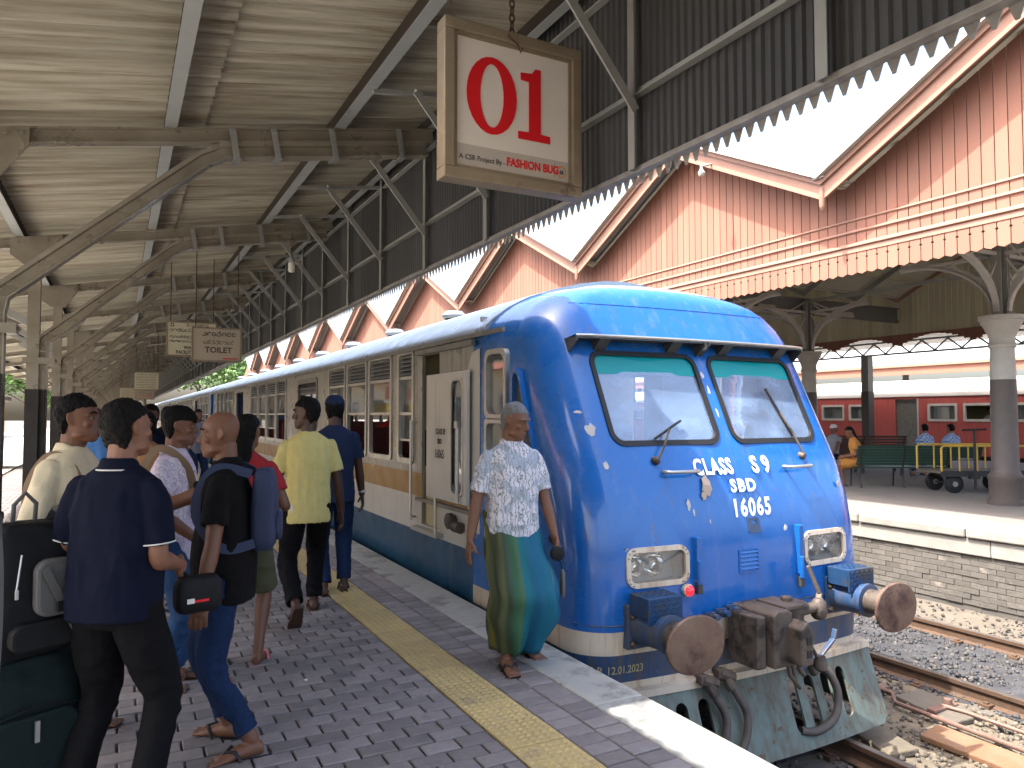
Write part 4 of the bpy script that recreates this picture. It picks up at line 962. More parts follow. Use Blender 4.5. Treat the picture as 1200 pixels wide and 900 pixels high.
def bogie(parent, y, loc):
    b = MB().box(XS + .28, XS + .36, y - 1.7, y + 1.7, -.62, -.42).box(XR - .36, XR - .28, y - 1.7, y + 1.7, -.62, -.42).box(XS + .3, XR - .3, y - .25, y + .25, -.6, -.4).build('bogie', 'coupler_steel'); b.parent = parent; b.location = -loc
    for dy_ in (-1.25, 1.25):
        w = MB().lathe([(.46, -.70), (.46, -.82), (.42, -.835), (.42, -.90), (.10, -.91)], (TCX, y + dy_, -.49), 24, 'x').lathe([(.10, .91), (.42, .90), (.42, .835), (.46, .82), (.46, .70)], (TCX, y + dy_, -.49), 24, 'x').cyl((TCX - .9, y + dy_, -.49), (TCX + .9, y + dy_, -.49), .07, 10).build('wheelset', 'coupler_steel', smooth=40); w.parent = b
def coach_inside(parent, y0, y1, loc, seats=True):
    def pc(mb, nm, m, **k): o = mb.build(nm, m, None, **k); o.parent = parent; o.location = -loc; return o
    pc(MB().box(XS + .04, XR - .04, y0, y1, .34, .42), 'floor', 'floor_dark')
    pc(MB().box(XS + .05, XR - .05, y0 + .02, y1 - .02, 2.24, 2.27), 'ceiling', 'interior_grey')
    pc(MB().box(XS + .045, XS + .055, y0, y1, .42, 1.05).box(XR - .055, XR - .045, y0, y1, .42, 1.05), 'lining', 'interior_cream')
    if seats:
        sm_ = MB().box(-.44, .44, -.22, .22, .80, .90).box(-.44, .44, .17, .26, .88, 1.42).box(-.40, -.36, -.2, .2, .42, .8).box(.36, .40, -.2, .2, .42, .8).mesh('seat', 'seat_maroon')
        y = y0 + 1.2
        while y < y1 - .8:
            for x in (XS + .52, XR - .52): o = inst('seat', sm_, parent, Vector((x, y, 0)) - loc, (0, 0, 0))
            y += .95
# leading coach
Y1C = 26.3
wl = [(7.49, 7.94, 'half'), (8.21, 9.03, 'open'), (9.18, 10.04, 'open'), (10.19, 11.05, 'open')]
w2 = [(14.28, 15.19, 'open'), (15.30, 16.22, 'half'), (16.38, 17.32, 'half'), (17.48, 18.42, 'open')]
w3 = [(21.55, 22.40, 'half'), (22.5, 23.35, 'shut'), (23.45, 24.3, 'open'), (24.4, 25.2, 'half')]
holes = [(a, b, WZ0, WZ1) for a, b, _ in wl + w2 + w3] + [(6.77, 7.24, .46, 2.19), (11.85, 13.2, 1.42, 2.12), (19.7, 20.95, .46, 2.15)]
tb(side_wall(NB, Y1C, holes, XS, .035, blue=[(25.75, Y1C)]), 'side_wall', SKIN)
tb(MB().prism([(NB - .14, .55), (NB + .12, .55), (NB + .12, 1.98), (NB + .02, 2.13), (NB - .14, 2.16)], 'x', XS - .006, XS - .002), 'white_panel', 'train_white')
hr = [(7.0 + 1.05 * k, 7.85 + 1.05 * k, WZ0, WZ1) for k in range(18)]
tb(side_wall(NB, Y1C, hr, XR - .035, .035), 'side_wall', SKIN)
for a, b, md in wl + w2 + w3: window_unit(lead, a, b, WZ0, WZ1, md, True, LO)
rf = tb(roof_mesh(5.72, Y1C + .15), 'roof', ['train_roof'], smooth=35)
for sx in (-1, 1):
    o = MB().box(*sorted((TCX + sx * 1.445, TCX + sx * 1.475)), 5.35, Y1C + .15, ZG - .045, ZG - .005).build('gutter', 'alu_dark'); o.parent = rf
for k in range(9):
    for sx in (-.75, .75):
        o = MB().lathe([(.13, 0), (.15, .04), (.10, .09), (.02, .10)], (TCX + sx, 8.0 + 2.1 * k, 2.70), 16).build('roof_vent', 'train_roof', smooth=50); o.parent = rf
coach_inside(lead, 6.0, Y1C, LO)
tb(MB().prism([(TCX - 1.39, .35), (TCX + 1.39, .35)] + [(TCX + x * .97, z - .03) for x, z in ROOFP[1:-1]], 'y', Y1C - .04, Y1C), 'end_wall', 'train_blue')
for a_, b_ in ((XS + .04, XS + .9), (XR - .9, XR - .04)): tb(MB().box(a_, b_, 7.40, 7.44, .42, 2.24), 'partition', 'interior_cream')
# square opening with dark grille
gq = tb(MB().ring(rrect(11.79, 13.26, 1.36, 2.18, .10, 4), rrect(11.87, 13.18, 1.44, 2.10, .06, 4), 'x', XS - .014, XS + .03), 'grille_window', 'alu_dark', smooth=40)
for k in range(7):
    o = MB().box(XS + .01, XS + .02, 11.87, 13.18, 1.50 + k * .085, 1.515 + k * .085).build('grille_bar', 'alu_dark'); o.parent = gq
o = MB().box(XS + .5, XS + .52, 11.6, 13.5, .42, 2.24).build('engine_bulkhead', 'rubber'); o.parent = gq
# sliding door standing open along the outside
sd_p = rrect(5.975, 6.93, .50, 1.97, .04, 3)
sdm = MB(); 
for (a, b, c, d) in ((6.30, 6.93, .78, 1.97), (5.975, 6.06, .78, 1.97), (6.06, 6.30, .78, .86), (6.06, 6.30, 1.89, 1.97)): sdm.box(XS - .075, XS - .035, a, b, c, d)
sdo = tb(sdm, 'sliding_door', 'train_white', bev=.008)
o = MB().ring(rrect(6.035, 6.325, .84, 1.915, .09, 5), rrect(6.06, 6.30, .865, 1.89, .07, 5), 'x', XS - .082, XS - .03).build('door_window_frame', 'alu', smooth=40); o.parent = sdo
o = MB().box(XS - .055, XS - .050, 6.06, 6.30, .86, 1.89).build('door_pane', 'window_glass'); o.parent = sdo
for (bd, sz, z, y, sx_) in (('CLASS S9', .075, 1.395, 6.56, .8), ('SBD', .068, 1.305, 6.58, .95), ('16065', .115, 1.17, 6.585, .82)):
    o = text('lettering', bd, sz, 'black_letter', sdo, (XS - .0765, y, z), (R(90), 0, R(-90)), 'CENTER', sx_, .0008, .002)
tb(MB().box(XS - .06, XS - .02, 5.9, 7.3, 2.19, 2.24), 'door_track', 'alu_dark'); tb(MB().box(XS - .05, XS - .01, 5.9, 7.3, .70, .735), 'door_track', 'alu_dark')
tb(MB().cyl((XS - .06, 7.40, .48), (XS - .06, 7.40, 1.52), .016, 8).cyl((XS - .06, 7.40, 1.5), (XS + .02, 7.40, 1.5), .012, 6).cyl((XS - .06, 7.40, .52), (XS + .02, 7.40, .52), .012, 6), 'handrail', 'alu', smooth=40)
tb(MB().cyl((XS - .06, 6.72, .42), (XS - .06, 6.72, .80), .016, 8).box(XS - .08, XS + .02, 6.66, 7.34, .40, .44), 'handrail', 'alu')
tb(MB().cyl((XS - .09, 6.13, .80), (XS - .09, 6.13, 1.50), .018, 8).box(XS - .11, XS - .02, 6.10, 6.16, 1.46, 1.52), 'handrail', 'alu')
tb(MB().lathe([(.05, .0), (.05, -.03), (.075, -.035), (.075, -.075), (.06, -.085)], (XS, 6.38, .60), 16, 'x').cyl((XS - .04, 6.30, .56), (XS - .04, 6.16, .56), .05, 10), 'filler_cap', 'coupler_steel', smooth=40)
for k in range(2): bogie(lead, 7.6 + 15.2 * k, LO)
tb(MB().box(XS + .35, XR - .35, 10.2, 19.5, -.75, -.30), 'underframe_equipment', 'coupler_steel')
tb(MB().box(XS + .1, XR - .1, 4.6, Y1C - .2, -.30, -.2), 'underframe', 'coupler_steel')
# following coaches
def coach(y0, ln, label):
    t = empty('passenger_coach', (TCX, y0 + ln / 2, RZ)); tag(t, label, 'train', 'coaches coupled behind the railcar'); loc = Vector(t.location)
    def pc(mb, nm, m, **k): o = mb.build(nm, m, None, **k); o.parent = t; o.location = -loc; return o
    wins = []; y = y0 + 1.0; i = 0; doors = []
    modes = ['open', 'half', 'shut', 'half']
    while y < y0 + ln - 1.4:
        if i in (4, 5) or i in (15, 16):
            if i in (4, 15): doors.append((y + .1, y + 1.2, .46, 2.15))
            y += 1.0; i += 1; continue
        wins.append((y, y + .84, modes[(i * 7) % 4])); y += .97; i += 1
    pc(side_wall(y0, y0 + ln, [(a, b, WZ0, WZ1) for a, b, _ in wins] + doors, XS, .035, blue=[(y0, y0 + .5), (y0 + ln - .5, y0 + ln)]), 'side_wall', SKIN)
    pc(side_wall(y0, y0 + ln, [(a, b, WZ0, WZ1) for a, b, _ in wins], XR - .035, .035), 'side_wall', SKIN)
    for a, b, md in wins: window_unit(t, a, b, WZ0, WZ1, md, False, loc)
    pc(roof_mesh(y0 - .15, y0 + ln + .15), 'roof', 'train_roof', smooth=35)
    pc(MB().box(XS - .01, XS + .02, y0 - .15, y0 + ln + .15, ZG - .045, ZG - .005), 'gutter', 'alu_dark')
    coach_inside(t, y0 + .05, y0 + ln - .05, loc, False)
    for yy in (y0 + .02, y0 + ln - .06): pc(MB().prism([(TCX - 1.39, .35), (TCX + 1.39, .35)] + [(TCX + x * .97, z - .03) for x, z in ROOFP[1:-1]], 'y', yy, yy + .04), 'end_wall', 'train_blue')
    pc(MB().box(TCX - .55, TCX + .55, y0 - .6, y0, .3, 2.35), 'gangway', 'rubber')
    pc(MB().box(XS - .02, XS + .05, y0 - .06, y0 + .06, .38, ZG), 'corner_post', 'train_blue')
    bogie(t, y0 + 3.4, loc); bogie(t, y0 + ln - 3.4, loc); pc(MB().box(XS + .35, XR - .35, y0 + 6, y0 + ln - 6, -.75, -.30), 'underframe_equipment', 'coupler_steel')
    return t
coach(26.9, 22.4, 'silver passenger coach coupled directly behind the blue-nosed railcar')
coach(49.9, 22.4, 'silver passenger coach, third vehicle of the blue train')
coach(72.9, 22.4, 'silver passenger coach at the far end of the blue train')
# ================================================================ FAR PLATFORM, SHED, RED TRAIN, BACKGROUND
mat('board_peach', (.29, .13, .087), .75, col2=(.235, .108, .072), scale=3, stretch=(1, 1, .25), amt=.5, bump=.15, bscale=25, isl=0, obr=.10, col3=(.22, .11, .075), s3=1.0, t3=(.56, .74))
mat('board_far', (.29, .13, .087), .75, col2=(.235, .108, .072), scale=3, stretch=(1, 1, .25), isl=.05)
mat('board_olive', (.56, .52, .37), .85, col2=(.46, .42, .28), scale=4, stretch=(1, 1, .2), isl=.12)
mat('barge', (.34, .185, .13), .6, col2=(.28, .155, .11), scale=3, bump=.1)
mat('shed_roof', (.36, .37, .37), .5, col2=(.28, .285, .28), scale=2, metal=.2, obr=.08)
mat('iron_grey', (.27, .27, .25), .55, col2=(.20, .20, .18), scale=5, bump=.08, metal=.15)
mat('iron_pale', (.44, .42, .38), .5, col2=(.36, .34, .31), scale=5, bump=.06)
mat('lining_pale', (.62, .59, .47), .8, col2=(.52, .49, .38), scale=3, stretch=(8, 1, 1))
mat('girder', (.16, .165, .16), .6, col2=(.12, .12, .115), scale=4)
mat('brick_dark', (.105, .095, .082), .9, col2=(.075, .07, .062), scale=7, bump=.7, bscale=35, obr=.16, col3=(.17, .15, .125), s3=4, t3=(.60, .70))
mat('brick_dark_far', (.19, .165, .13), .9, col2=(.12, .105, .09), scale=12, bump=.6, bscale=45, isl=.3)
mat('paving_far', (.20, .18, .165), .85, col2=(.165, .15, .138), scale=6, bump=.2, col3=(.16, .145, .13), s3=1.0, t3=(.5, .7))
mat('coping_pale', (.25, .24, .215), .85, col2=(.18, .17, .15), scale=5, bump=.4, bscale=30, obr=.08)
PX0, PX1 = 10.47, 26.6
fp = MB().box(PX0 + .30, PX1, -3, 100, RZ - .28, -.012).build('far_platform', 'paving_far'); tag(fp, kind='structure')
mat('mortar', (.085, .078, .068), .95)
MB().box(PX0 + .085, PX0 + .298, -3, 100, RZ - .28, -.36).build('wall_core', 'mortar', fp)
y = -1.0
while y < 60:
    ln = rnd.uniform(1.5, 1.9)
    MB().box(PX0 - .02, PX0 + .55, y + .006, y + ln - .006, -.13, .006 + rnd.uniform(-.006, .006)).build('coping_slab', 'coping_pale', fp, bev=.025, seg=3); y += ln
y = -1.0
while y < 60:
    ln = rnd.uniform(2.2, 2.6); MB().box(PX0 + .03, PX0 + .295, y + .004, y + ln - .004, -.365, -.135).build('fascia_slab', 'coping_pale', fp, bev=.012); y += ln
# brick courses below
bw, bh = .235, .078
bkm = MB().box(-bw/2 + .006, bw/2 - .006, -.05, .05, -bh/2 + .005, bh/2 - .005)
bkm2 = MB().box(-.05, .05, -bw/2 + .003, bw/2 - .003, -bh/2 + .003, bh/2 - .003); bmesh_ = bkm2.mesh('brick', 'brick_dark'); fb2 = MB()
for c in range(9):
    z = -.40 - c * bh
    for k in range(-4, 120):
        y = 2.5 + k * bw + (bw / 2 if c % 2 else 0)
        x = PX0 + .115 + rnd.uniform(-.008, .008)
        if 3.6 < y < 8.9: inst('brick', bmesh_, fp, (x, y, z), (rnd.uniform(-.02, .02), rnd.uniform(-.02, .02), rnd.uniform(-.02, .02)))
        else: fb2.add([(vx + x, vy + y, vz + z) for vx, vy, vz in bkm2.v], bkm2.f)
tag(fb2.build('brick_field', 'brick_dark_far', fp), kind='stuff')
# ---- shed --------------------------------------------------------------------
BAY, V0 = 6.95, 7.8; GX = 10.0; GX2 = 21.4
sh = empty('station_shed', (14.0, V0, 0)); tag(sh, 'saw-roofed station shed with peach boarded gables and iron columns', 'station shed'); SO = Vector(sh.location)
def sb_(mb, nm, m, **k): o = mb.build(nm, m, None, **k); o.parent = sh; o.location = -SO; return o
def si(nm, me, loc, rot=(0, 0, 0)): return inst(nm, me, sh, Vector(loc) - SO, rot)
NBAY = 9; GS = .50; ZV = 5.08
def gz(y): d = abs(((y - V0 + BAY / 2) % BAY) - BAY / 2); return ZV + GS * d
BW = .172; y = V0 - 4.2; boards = 0; bfar = MB()
YEND = V0 + BAY * NBAY
while y < YEND:
    b = MB(); a, c = y + .007, y + BW - .007; m_ = y + BW / 2; nz_ = 3.985; q = .019
    zt0, zt1 = gz(a), gz(c)
    poly = [(a, 3.765), (m_, 3.735), (c, 3.765), (c, nz_ - q), (c - q, nz_), (c, nz_ + q), (c, zt1), (a, zt0), (a, nz_ + q), (a + q, nz_), (a, nz_ - q)]
    b.prism(poly, 'x', GX, GX + .022)
    if boards < 300: sb_(b, 'board', 'board_peach')
    else: bfar.add(b.v, b.f)
    boards += 1; y += BW
tag(sb_(bfar, 'board_field', 'board_far'), kind='stuff')
for z, r in ((4.58, .022), (4.40, .028), (4.19, .040)):
    sb_(MB().prism([(GX - r, z - r * .4), (GX - r * .9, z + r * .4), (GX, z + r), (GX, z - r)], 'y', V0 - 4.2, YEND), 'moulding', 'barge')
sb_(MB().box(GX - .012, GX, V0 - 4.2, YEND, 4.08, 4.15), 'moulding', 'barge')
for k in range(-1, NBAY):
    yv = V0 + k * BAY
    for s_ in (-1, 1):
        yp = yv + s_ * BAY / 2
        if yp < V0 - 4.3: continue
        z0, z1 = ZV, ZV + GS * BAY / 2; nrm = math.hypot(1, GS)
        def sl(o0, o1, x0, x1, nm, m):
            sb_(MB().prism([(yv, z0 + o0), (yp, z1 + o0), (yp, z1 + o1), (yv, z0 + o1)], 'x', x0, x1), nm, m)
        sl(-.19, .11, GX - .46, GX - .415, 'bargeboard', 'barge'); sl(.04, .13, GX - .51, GX - .462, 'barge_moulding', 'barge'); sl(.13, .18, GX - .60, GX - .38, 'roof_edge', 'iron_pale')
        sl(-.02, .12, GX2 - .02, GX2 + .06, 'bargeboard', 'barge')
        if k < 4: sl(.10, .13, GX + .03, GX2 - .03, 'ceiling_lining', 'lining_pale')
    if yv > 0: sb_(MB().lathe([(.005, -.36), (.03, -.33), (.05, -.28), (.05, .0)], (GX - .45, yv, ZV), 10), 'valley_drop', 'barge', smooth=40)
    sb_(MB().box(GX - .55, GX2, yv - .10, yv + .10, ZV + .13, ZV + .16), 'valley_gutter', 'iron_pale')
    sb_(MB().box(GX + .05, GX2 - .05, yv - .05, yv + .05, 4.42, 4.52).box(GX + .05, GX2 - .05, yv - .012, yv + .012, 4.52, 4.84).box(GX + .05, GX2 - .05, yv - .08, yv + .08, 4.84, 4.88), 'valley_girder', 'girder')
# roof sheets
sl_len = math.hypot(BAY / 2, GS * BAY / 2); ang = math.atan(GS)
rm = MB(); n = 28; W_ = 1.99
for i in range(n):
    x0, x1 = W_ * i / n, W_ * (i + 1) / n; h0 = .018 * (1 if (i % 4) in (1, 2) else 0); h1 = .018 * (1 if ((i + 1) % 4) in (1, 2) else 0)
    rm.add([(x0, 0, h0), (x1, 0, h1), (x1, sl_len, h1), (x0, sl_len, h0), (x0, 0, h0 + .006), (x1, 0, h1 + .006), (x1, sl_len, h1 + .006), (x0, sl_len, h0 + .006)], [(0, 3, 2, 1), (4, 5, 6, 7), (0, 1, 5, 4), (3, 7, 6, 2)])
rm = rm.mesh('roof_sheet', 'shed_roof')
for k in range(-1, NBAY):
    yv = V0 + k * BAY
    for j in range(6):
        if k >= 0: si('roof_sheet', rm, (GX - .50 + j * W_, yv, ZV + .17), (ang, 0, 0))
        if k >= 0: si('roof_sheet', rm, (GX - .50 + (j + 1) * W_, yv, ZV + .17), (ang, 0, math.pi))
    for s_ in (-1, 1):
        for t in (.25, .5, .75):
            yy = yv + s_ * BAY / 2 * t; zz = ZV + GS * BAY / 2 * t + .08
            if 0 < yy < 30: sb_(MB().box(GX + .1, GX2 - .1, yy - .04, yy + .04, zz - .07, zz + .05), 'purlin', 'board_olive')
        for xx in (11.8, 14.0, 15.7, 17.2, 19.4):
            yp = yv + s_ * BAY / 2
            if 0 < yp < 30: sb_(MB().bar((xx, yv, ZV - .05), (xx, yp, ZV + GS * BAY / 2 - .05), .07, .12), 'rafter', 'iron_grey')
    if 0 < yv + BAY / 2 < 30:
        for xx in (14.0, 17.2): sb_(MB().bar((xx, yv, 4.78), (xx, yv + BAY, 4.78), .06, .09), 'tie_beam', 'iron_grey')
# far gable boards, seen from inside, with scalloped foot
bb_ = MB(); y = V0 - 4.2
while y < V0 + BAY * 4:
    m_ = y + BW / 2; zb = 3.72 + .30 * abs(math.sin(math.pi * (m_ - V0) / (BAY / 3)))
    bb_.prism([(y + .004, zb), (y + BW - .004, zb), (y + BW - .004, gz(y + BW)), (y + .004, gz(y))], 'x', GX2, GX2 + .022); y += BW
tag(sb_(bb_, 'board_field', 'board_olive'), kind='stuff')
fy = MB(); y = V0 - 4.2
while y < V0 + BAY * 4:
    m_ = y + BW / 2; zb = 3.70 + .30 * abs(math.sin(math.pi * (m_ - V0) / (BAY / 3)))
    fy.prism([(y + .004, zb), (y + BW - .004, zb), (y + BW - .004, 4.06 + .0), (y + .004, 4.06)], 'x', GX2 - .03, GX2 - .008); y += BW
tag(sb_(fy, 'valance_field', 'board_far'), kind='stuff')
# columns with arched brackets
colm = MB(); colm.cur = 1
colm.lathe([(.30, 0), (.30, .06), (.265, .10), (.265, .42), (.28, .45), (.28, .50), (.24, .55), (.215, .62), (.205, 2.22)], n=28, cap=False); colm.cur = 0
colm.lathe([(.205, 2.22), (.19, 2.78), (.215, 2.80), (.225, 2.84), (.205, 2.87), (.20, 2.95), (.22, 3.02), (.28, 3.16), (.33, 3.24), (.33, 3.27), (.36, 3.29), (.36, 3.36)], n=28)
cmesh = colm.mesh('column', ['iron_pale', 'black_grey']) if 'black_grey' in MATS else None
mat('black_grey', (.075, .062, .055), .5, col2=(.10, .08, .07), scale=6)
cmesh = colm.mesh('column', ['iron_pale', 'black_grey'], smooth=35)
stn = MB().box(-.13, .13, -.02, .02, 3.36, 4.8).box(-.02, .02, -.13, .13, 3.36, 4.8).box(-.14, -.12, -.09, .09, 3.36, 4.8).box(.12, .14, -.09, .09, 3.36, 4.8)
stn = stn.mesh('stanchion', 'iron_grey')
def arch(r, h, nm, w=.10):
    pts = [(.16 + r * (1 - math.cos(R(a))), 0, 3.42 + h * math.sin(R(a))) for a in range(0, 91, 9)]
    m = MB().profile([(-w/2, -.02), (w/2, -.02), (w/2, .02), (-w/2, .02)], pts, up=(0, 1, 0)) if False else MB()
    vs = []
    for i, p in enumerate(pts):
        a = R(9 * i); nx, nz = math.cos(a), -math.sin(a)   # outward normal (towards the opening)
        nx, nz = math.cos(a), -math.sin(a)
        for (u, v) in ((-w/2, .0), (w/2, .0), (w/2, .045), (.012, .045), (.012, .13), (-.012, .13), (-.012, .045), (-w/2, .045)): vs.append((p[0] - nx * v, u, p[2] - nz * v))
    fs = []
    for i in range(len(pts) - 1):
        for j in range(8): q = i*8 + j; s_ = i*8 + (j+1) % 8; fs.append((q, s_, s_+8, q+8))
    m.add(vs, fs)
    for t in (30, 60): 
        a = R(t); p = (.16 + r * (1 - math.cos(a)), 0, 3.42 + h * math.sin(a)); m.bar(p, (.1, 0, p[2] + .25 * r), .05, .03)
    m.bar((.1, 0, 3.42 + h), (.16 + r, 0, 3.42 + h), .06, .06); return m.mesh(nm, 'iron_pale')
am = arch(1.75, 1.05, 'arch_bracket')
for k in range(0, 5):
    for xx in (14.0, 17.2):
        yy = V0 - .15 + k * BAY
        si('column', cmesh, (xx, yy, -.012)); si('stanchion', stn, (xx, yy, 0))
        for a in range(4): si('arch_bracket', am, (xx, yy, 0), (0, 0, a * math.pi / 2))
# lamp finial seen below the saw-tooth edge
sb_(MB().lathe([(.0, -.12), (.05, -.10), (.07, -.05), (.04, .0), (.025, .03), (.025, .10)], (9.3, 10.2, 6.02), 12).cyl((9.3, 10.2, 6.1), (9.95, 10.2, 6.3), .02, 6), 'lamp_bracket', 'iron_pale', smooth=40)

# ---- canopy beyond the red train ----------------------------------------------
fc = empty('far_canopy', (31, 15, 0)); tag(fc, 'distant canopy with peach fascia boards behind the red train', 'canopy')
def fcb(mb, nm, m, **k): o = mb.build(nm, m, None, **k); o.parent = fc; o.location = (-31, -15, 0); return o
fcb(MB().box(30.9, 31.0, -5, 70, 3.35, 3.78), 'fascia', 'board_far'); fcb(MB().box(30.8, 30.9, -5, 70, 3.70, 3.78), 'fascia_moulding', 'barge')
fcb(MB().prism([(30.8, 3.8), (34, 5.2), (37.2, 3.8), (34, 5.1)], 'y', -5, 70), 'roof', 'shed_roof')
for k in range(9): fcb(MB().box(33.9, 34.1, 2 + 7 * k, 2.2 + 7 * k, RZ, 4.9), 'post', 'iron_grey')
lat = empty('lattice_girder', (24, 17.8, 0)); tag(lat, 'grey lattice girder on square posts along the sunny platform edge', 'girder')
def ltb(mb, nm, m, **k): o = mb.build(nm, m, None, **k); o.parent = lat; o.location = (-24, -17.8, 0); return o
ltb(MB().box(23.95, 24.05, 4, 60, 4.10, 4.16), 'chord', 'iron_grey'); ltb(MB().box(23.95, 24.05, 4, 60, 3.68, 3.74), 'chord', 'iron_grey')
y = 4.0; i = 0
while y < 34: ltb(MB().bar((24, y, 3.74 if i % 2 else 4.10), (24, y + .45, 4.10 if i % 2 else 3.74), .03, .05), 'lattice_bar', 'iron_grey'); y += .45; i += 1
for yy in (10.8, 17.8, 24.8, 31.8):
    pm_ = MB(); pm_.cur = 1; pm_.box(23.85, 24.15, yy - .15, yy + .15, -.012, 2.42); pm_.cur = 0; pm_.box(23.86, 24.14, yy - .14, yy + .14, 2.42, 3.68); ltb(pm_, 'post', ['iron_grey', 'black_grey'])
ltb(MB().prism([(21.9, 4.55), (26.2, 4.16), (26.2, 4.22), (21.9, 4.62)], 'y', 3, 60), 'roof_slope', 'shed_roof')

# ---- red train ---------------------------------------------------------------
train_paint('train_red', (.50, .10, .085), (.44, .085, .075), (.55, .35, .3), .45, coat=.1, grime=(.22, .05, .04), gr_t=(.5, .75), chips=.70)
mat('roof_white', (.60, .575, .53), .6, col2=(.50, .46, .41), scale=1.5)
RX = 27.2
rt_ = empty('red_train', (RX + 1.4, 16, RZ)); tag(rt_, 'red passenger train with pale roof standing at the far platform', 'train'); RO = Vector(rt_.location)
def rb(mb, nm, m, par=None, **k):
    o = mb.build(nm, m, None, **k); o.parent = par or rt_
    if par is None: o.location = -RO
    return o
rw = []; y = 4.0
pat = [(4.2, 5.3), (5.7, 6.8), (7.2, 8.3), (8.7, 9.8), (10.2, 11.3), (11.6, 12.65), (12.9, 13.95), (14.28, 15.28), (15.62, 16.62), (16.95, 17.95)]
pat = [(a, a + 1.0) for a in (3.0, 4.36, 5.72, 7.08, 8.44, 9.8, 11.16, 12.5, 13.85, 15.2, 16.55)] + [(20.0 + 1.36 * k, 21.0 + 1.36 * k) for k in range(14)]
zz0, zz1 = 1.40, 1.93
BSAVE = BANDS; BANDS = [(.10, ZG, 0)]
hol = [(a, b, zz0, zz1) for a, b in pat] + [(18.05, 18.95, .25, 2.18)]
rb(side_wall(-2, 42, hol, RX, .05), 'side_wall', ['train_red']); BANDS = BSAVE
rb(MB().box(RX, RX + 2.8, -2, 42, .04, .10), 'sole_bar', 'rubber'); rb(MB().box(RX + .2, RX + 2.6, -2, 42, -.6, .02), 'underframe', 'rubber')
rb(MB().box(RX + 2.75, RX + 2.8, -2, 42, .1, ZG), 'side_wall', 'train_red')
rr_ = MB(); rp = [(-.03, ZG - .02), (-.02, ZG + .08), (.15, ZG + .35), (.6, ZG + .58), (1.4, ZG + .68), (2.2, ZG + .58), (2.65, ZG + .35), (2.82, ZG + .08), (2.83, ZG - .02)]
rr_.prism([(RX + x, z) for x, z in rp], 'y', -2, 42); rb(rr_, 'roof', 'roof_white', smooth=40)
for i, (a, b) in enumerate(pat):
    f_ = rb(MB().ring(rrect(a - .07, b + .07, zz0 - .07, zz1 + .07, .06, 3), rrect(a + .02, b - .02, zz0 + .02, zz1 - .02, .04, 3), 'x', RX - .02, RX + .04), 'window', 'roof_white', smooth=40)
    if i in (5, 6): 
        for k in range(1, 5): rb(MB().box(RX - .012, RX + .0, a + (b - a) * k / 5 - .02, a + (b - a) * k / 5 + .02, zz0, zz1), 'bar', 'roof_white', f_)
    if i not in (9,): rb(MB().box(RX + .03, RX + .04, a, b, zz0, zz1), 'pane', 'window_glass', f_)
rb(MB().box(RX + .06, RX + .10, 18.05, 18.95, .25, 2.18), 'door', 'alu_dark'); rb(MB().box(RX - .015, RX + .02, 17.98, 18.04, .25, 2.2), 'door_pillar', 'roof_white')
rb(MB().box(RX + 1.6, RX + 1.7, -2, 42, .1, 2.2), 'inner_wall', 'interior_cream')

# ---- left side: station buildings, and trees beyond the end -------------------
mat('wall_cream', (.55, .48, .33), .85, col2=(.48, .41, .28), scale=2); mat('wall_yellow', (.72, .55, .06), .6); mat('tile_red', (.42, .13, .07), .8, col2=(.30, .10, .06), scale=8)
mat('leaf_a', (.055, .12, .022), .6, col2=(.09, .17, .035), scale=1.5, isl=.35); mat('leaf_b', (.07, .14, .03), .6, col2=(.12, .20, .05), scale=1.5, isl=.35); mat('bark', (.10, .075, .05), .9, col2=(.06, .045, .03), scale=8, bump=.5)
bd = empty('station_building', (-10, 20, 0)); tag(bd, 'cream station building with red tiled eaves left of the canopy', 'building')
def bdb(mb, nm, m, par=None, **k):
    o = mb.build(nm, m, None, **k); o.parent = par or bd
    if par is None: o.location = (10, -20, 0)
    return o
bdb(MB().box(-14, -8.6, 6, 70, -.06, 3.6), 'wall', 'wall_cream')
rfb = bdb(MB().prism([(-8.0, 3.45), (-11.3, 5.2), (-14.6, 3.45)], 'y', 5.5, 70.5), 'roof', 'tile_red')
for k in range(14):
    yy = 9 + 4.4 * k
    w_ = bdb(MB().ring([(yy, .9), (yy + 1.3, .9), (yy + 1.3, 2.5), (yy, 2.5)], [(yy + .1, 1.0), (yy + 1.2, 1.0), (yy + 1.2, 2.4), (yy + .1, 2.4)], 'x', -8.6, -8.52), 'window', 'iron_pale'); bdb(MB().box(-8.59, -8.57, yy + .1, yy + 1.2, 1.0, 2.4), 'pane', 'window_glass', w_)
kiosk = empty('yellow_kiosk', (-3.9, 27.0, 0)); tag(kiosk, 'bright yellow kiosk with a red name board behind the canopy posts', 'kiosk')
MB().box(-.8, .8, -.8, .8, 0, 2.0).build('body', 'wall_yellow', kiosk); MB().box(-.95, .95, -.95, .95, 2.0, 2.12).build('roof', 'roof_white', kiosk); MB().box(-.85, .85, -.86, -.81, 2.15, 2.6).build('name_board', 'tile_red', kiosk)
MB().box(-.5, .5, -.83, -.805, 1.0, 1.7).build('hatch', 'interior_wood', kiosk)
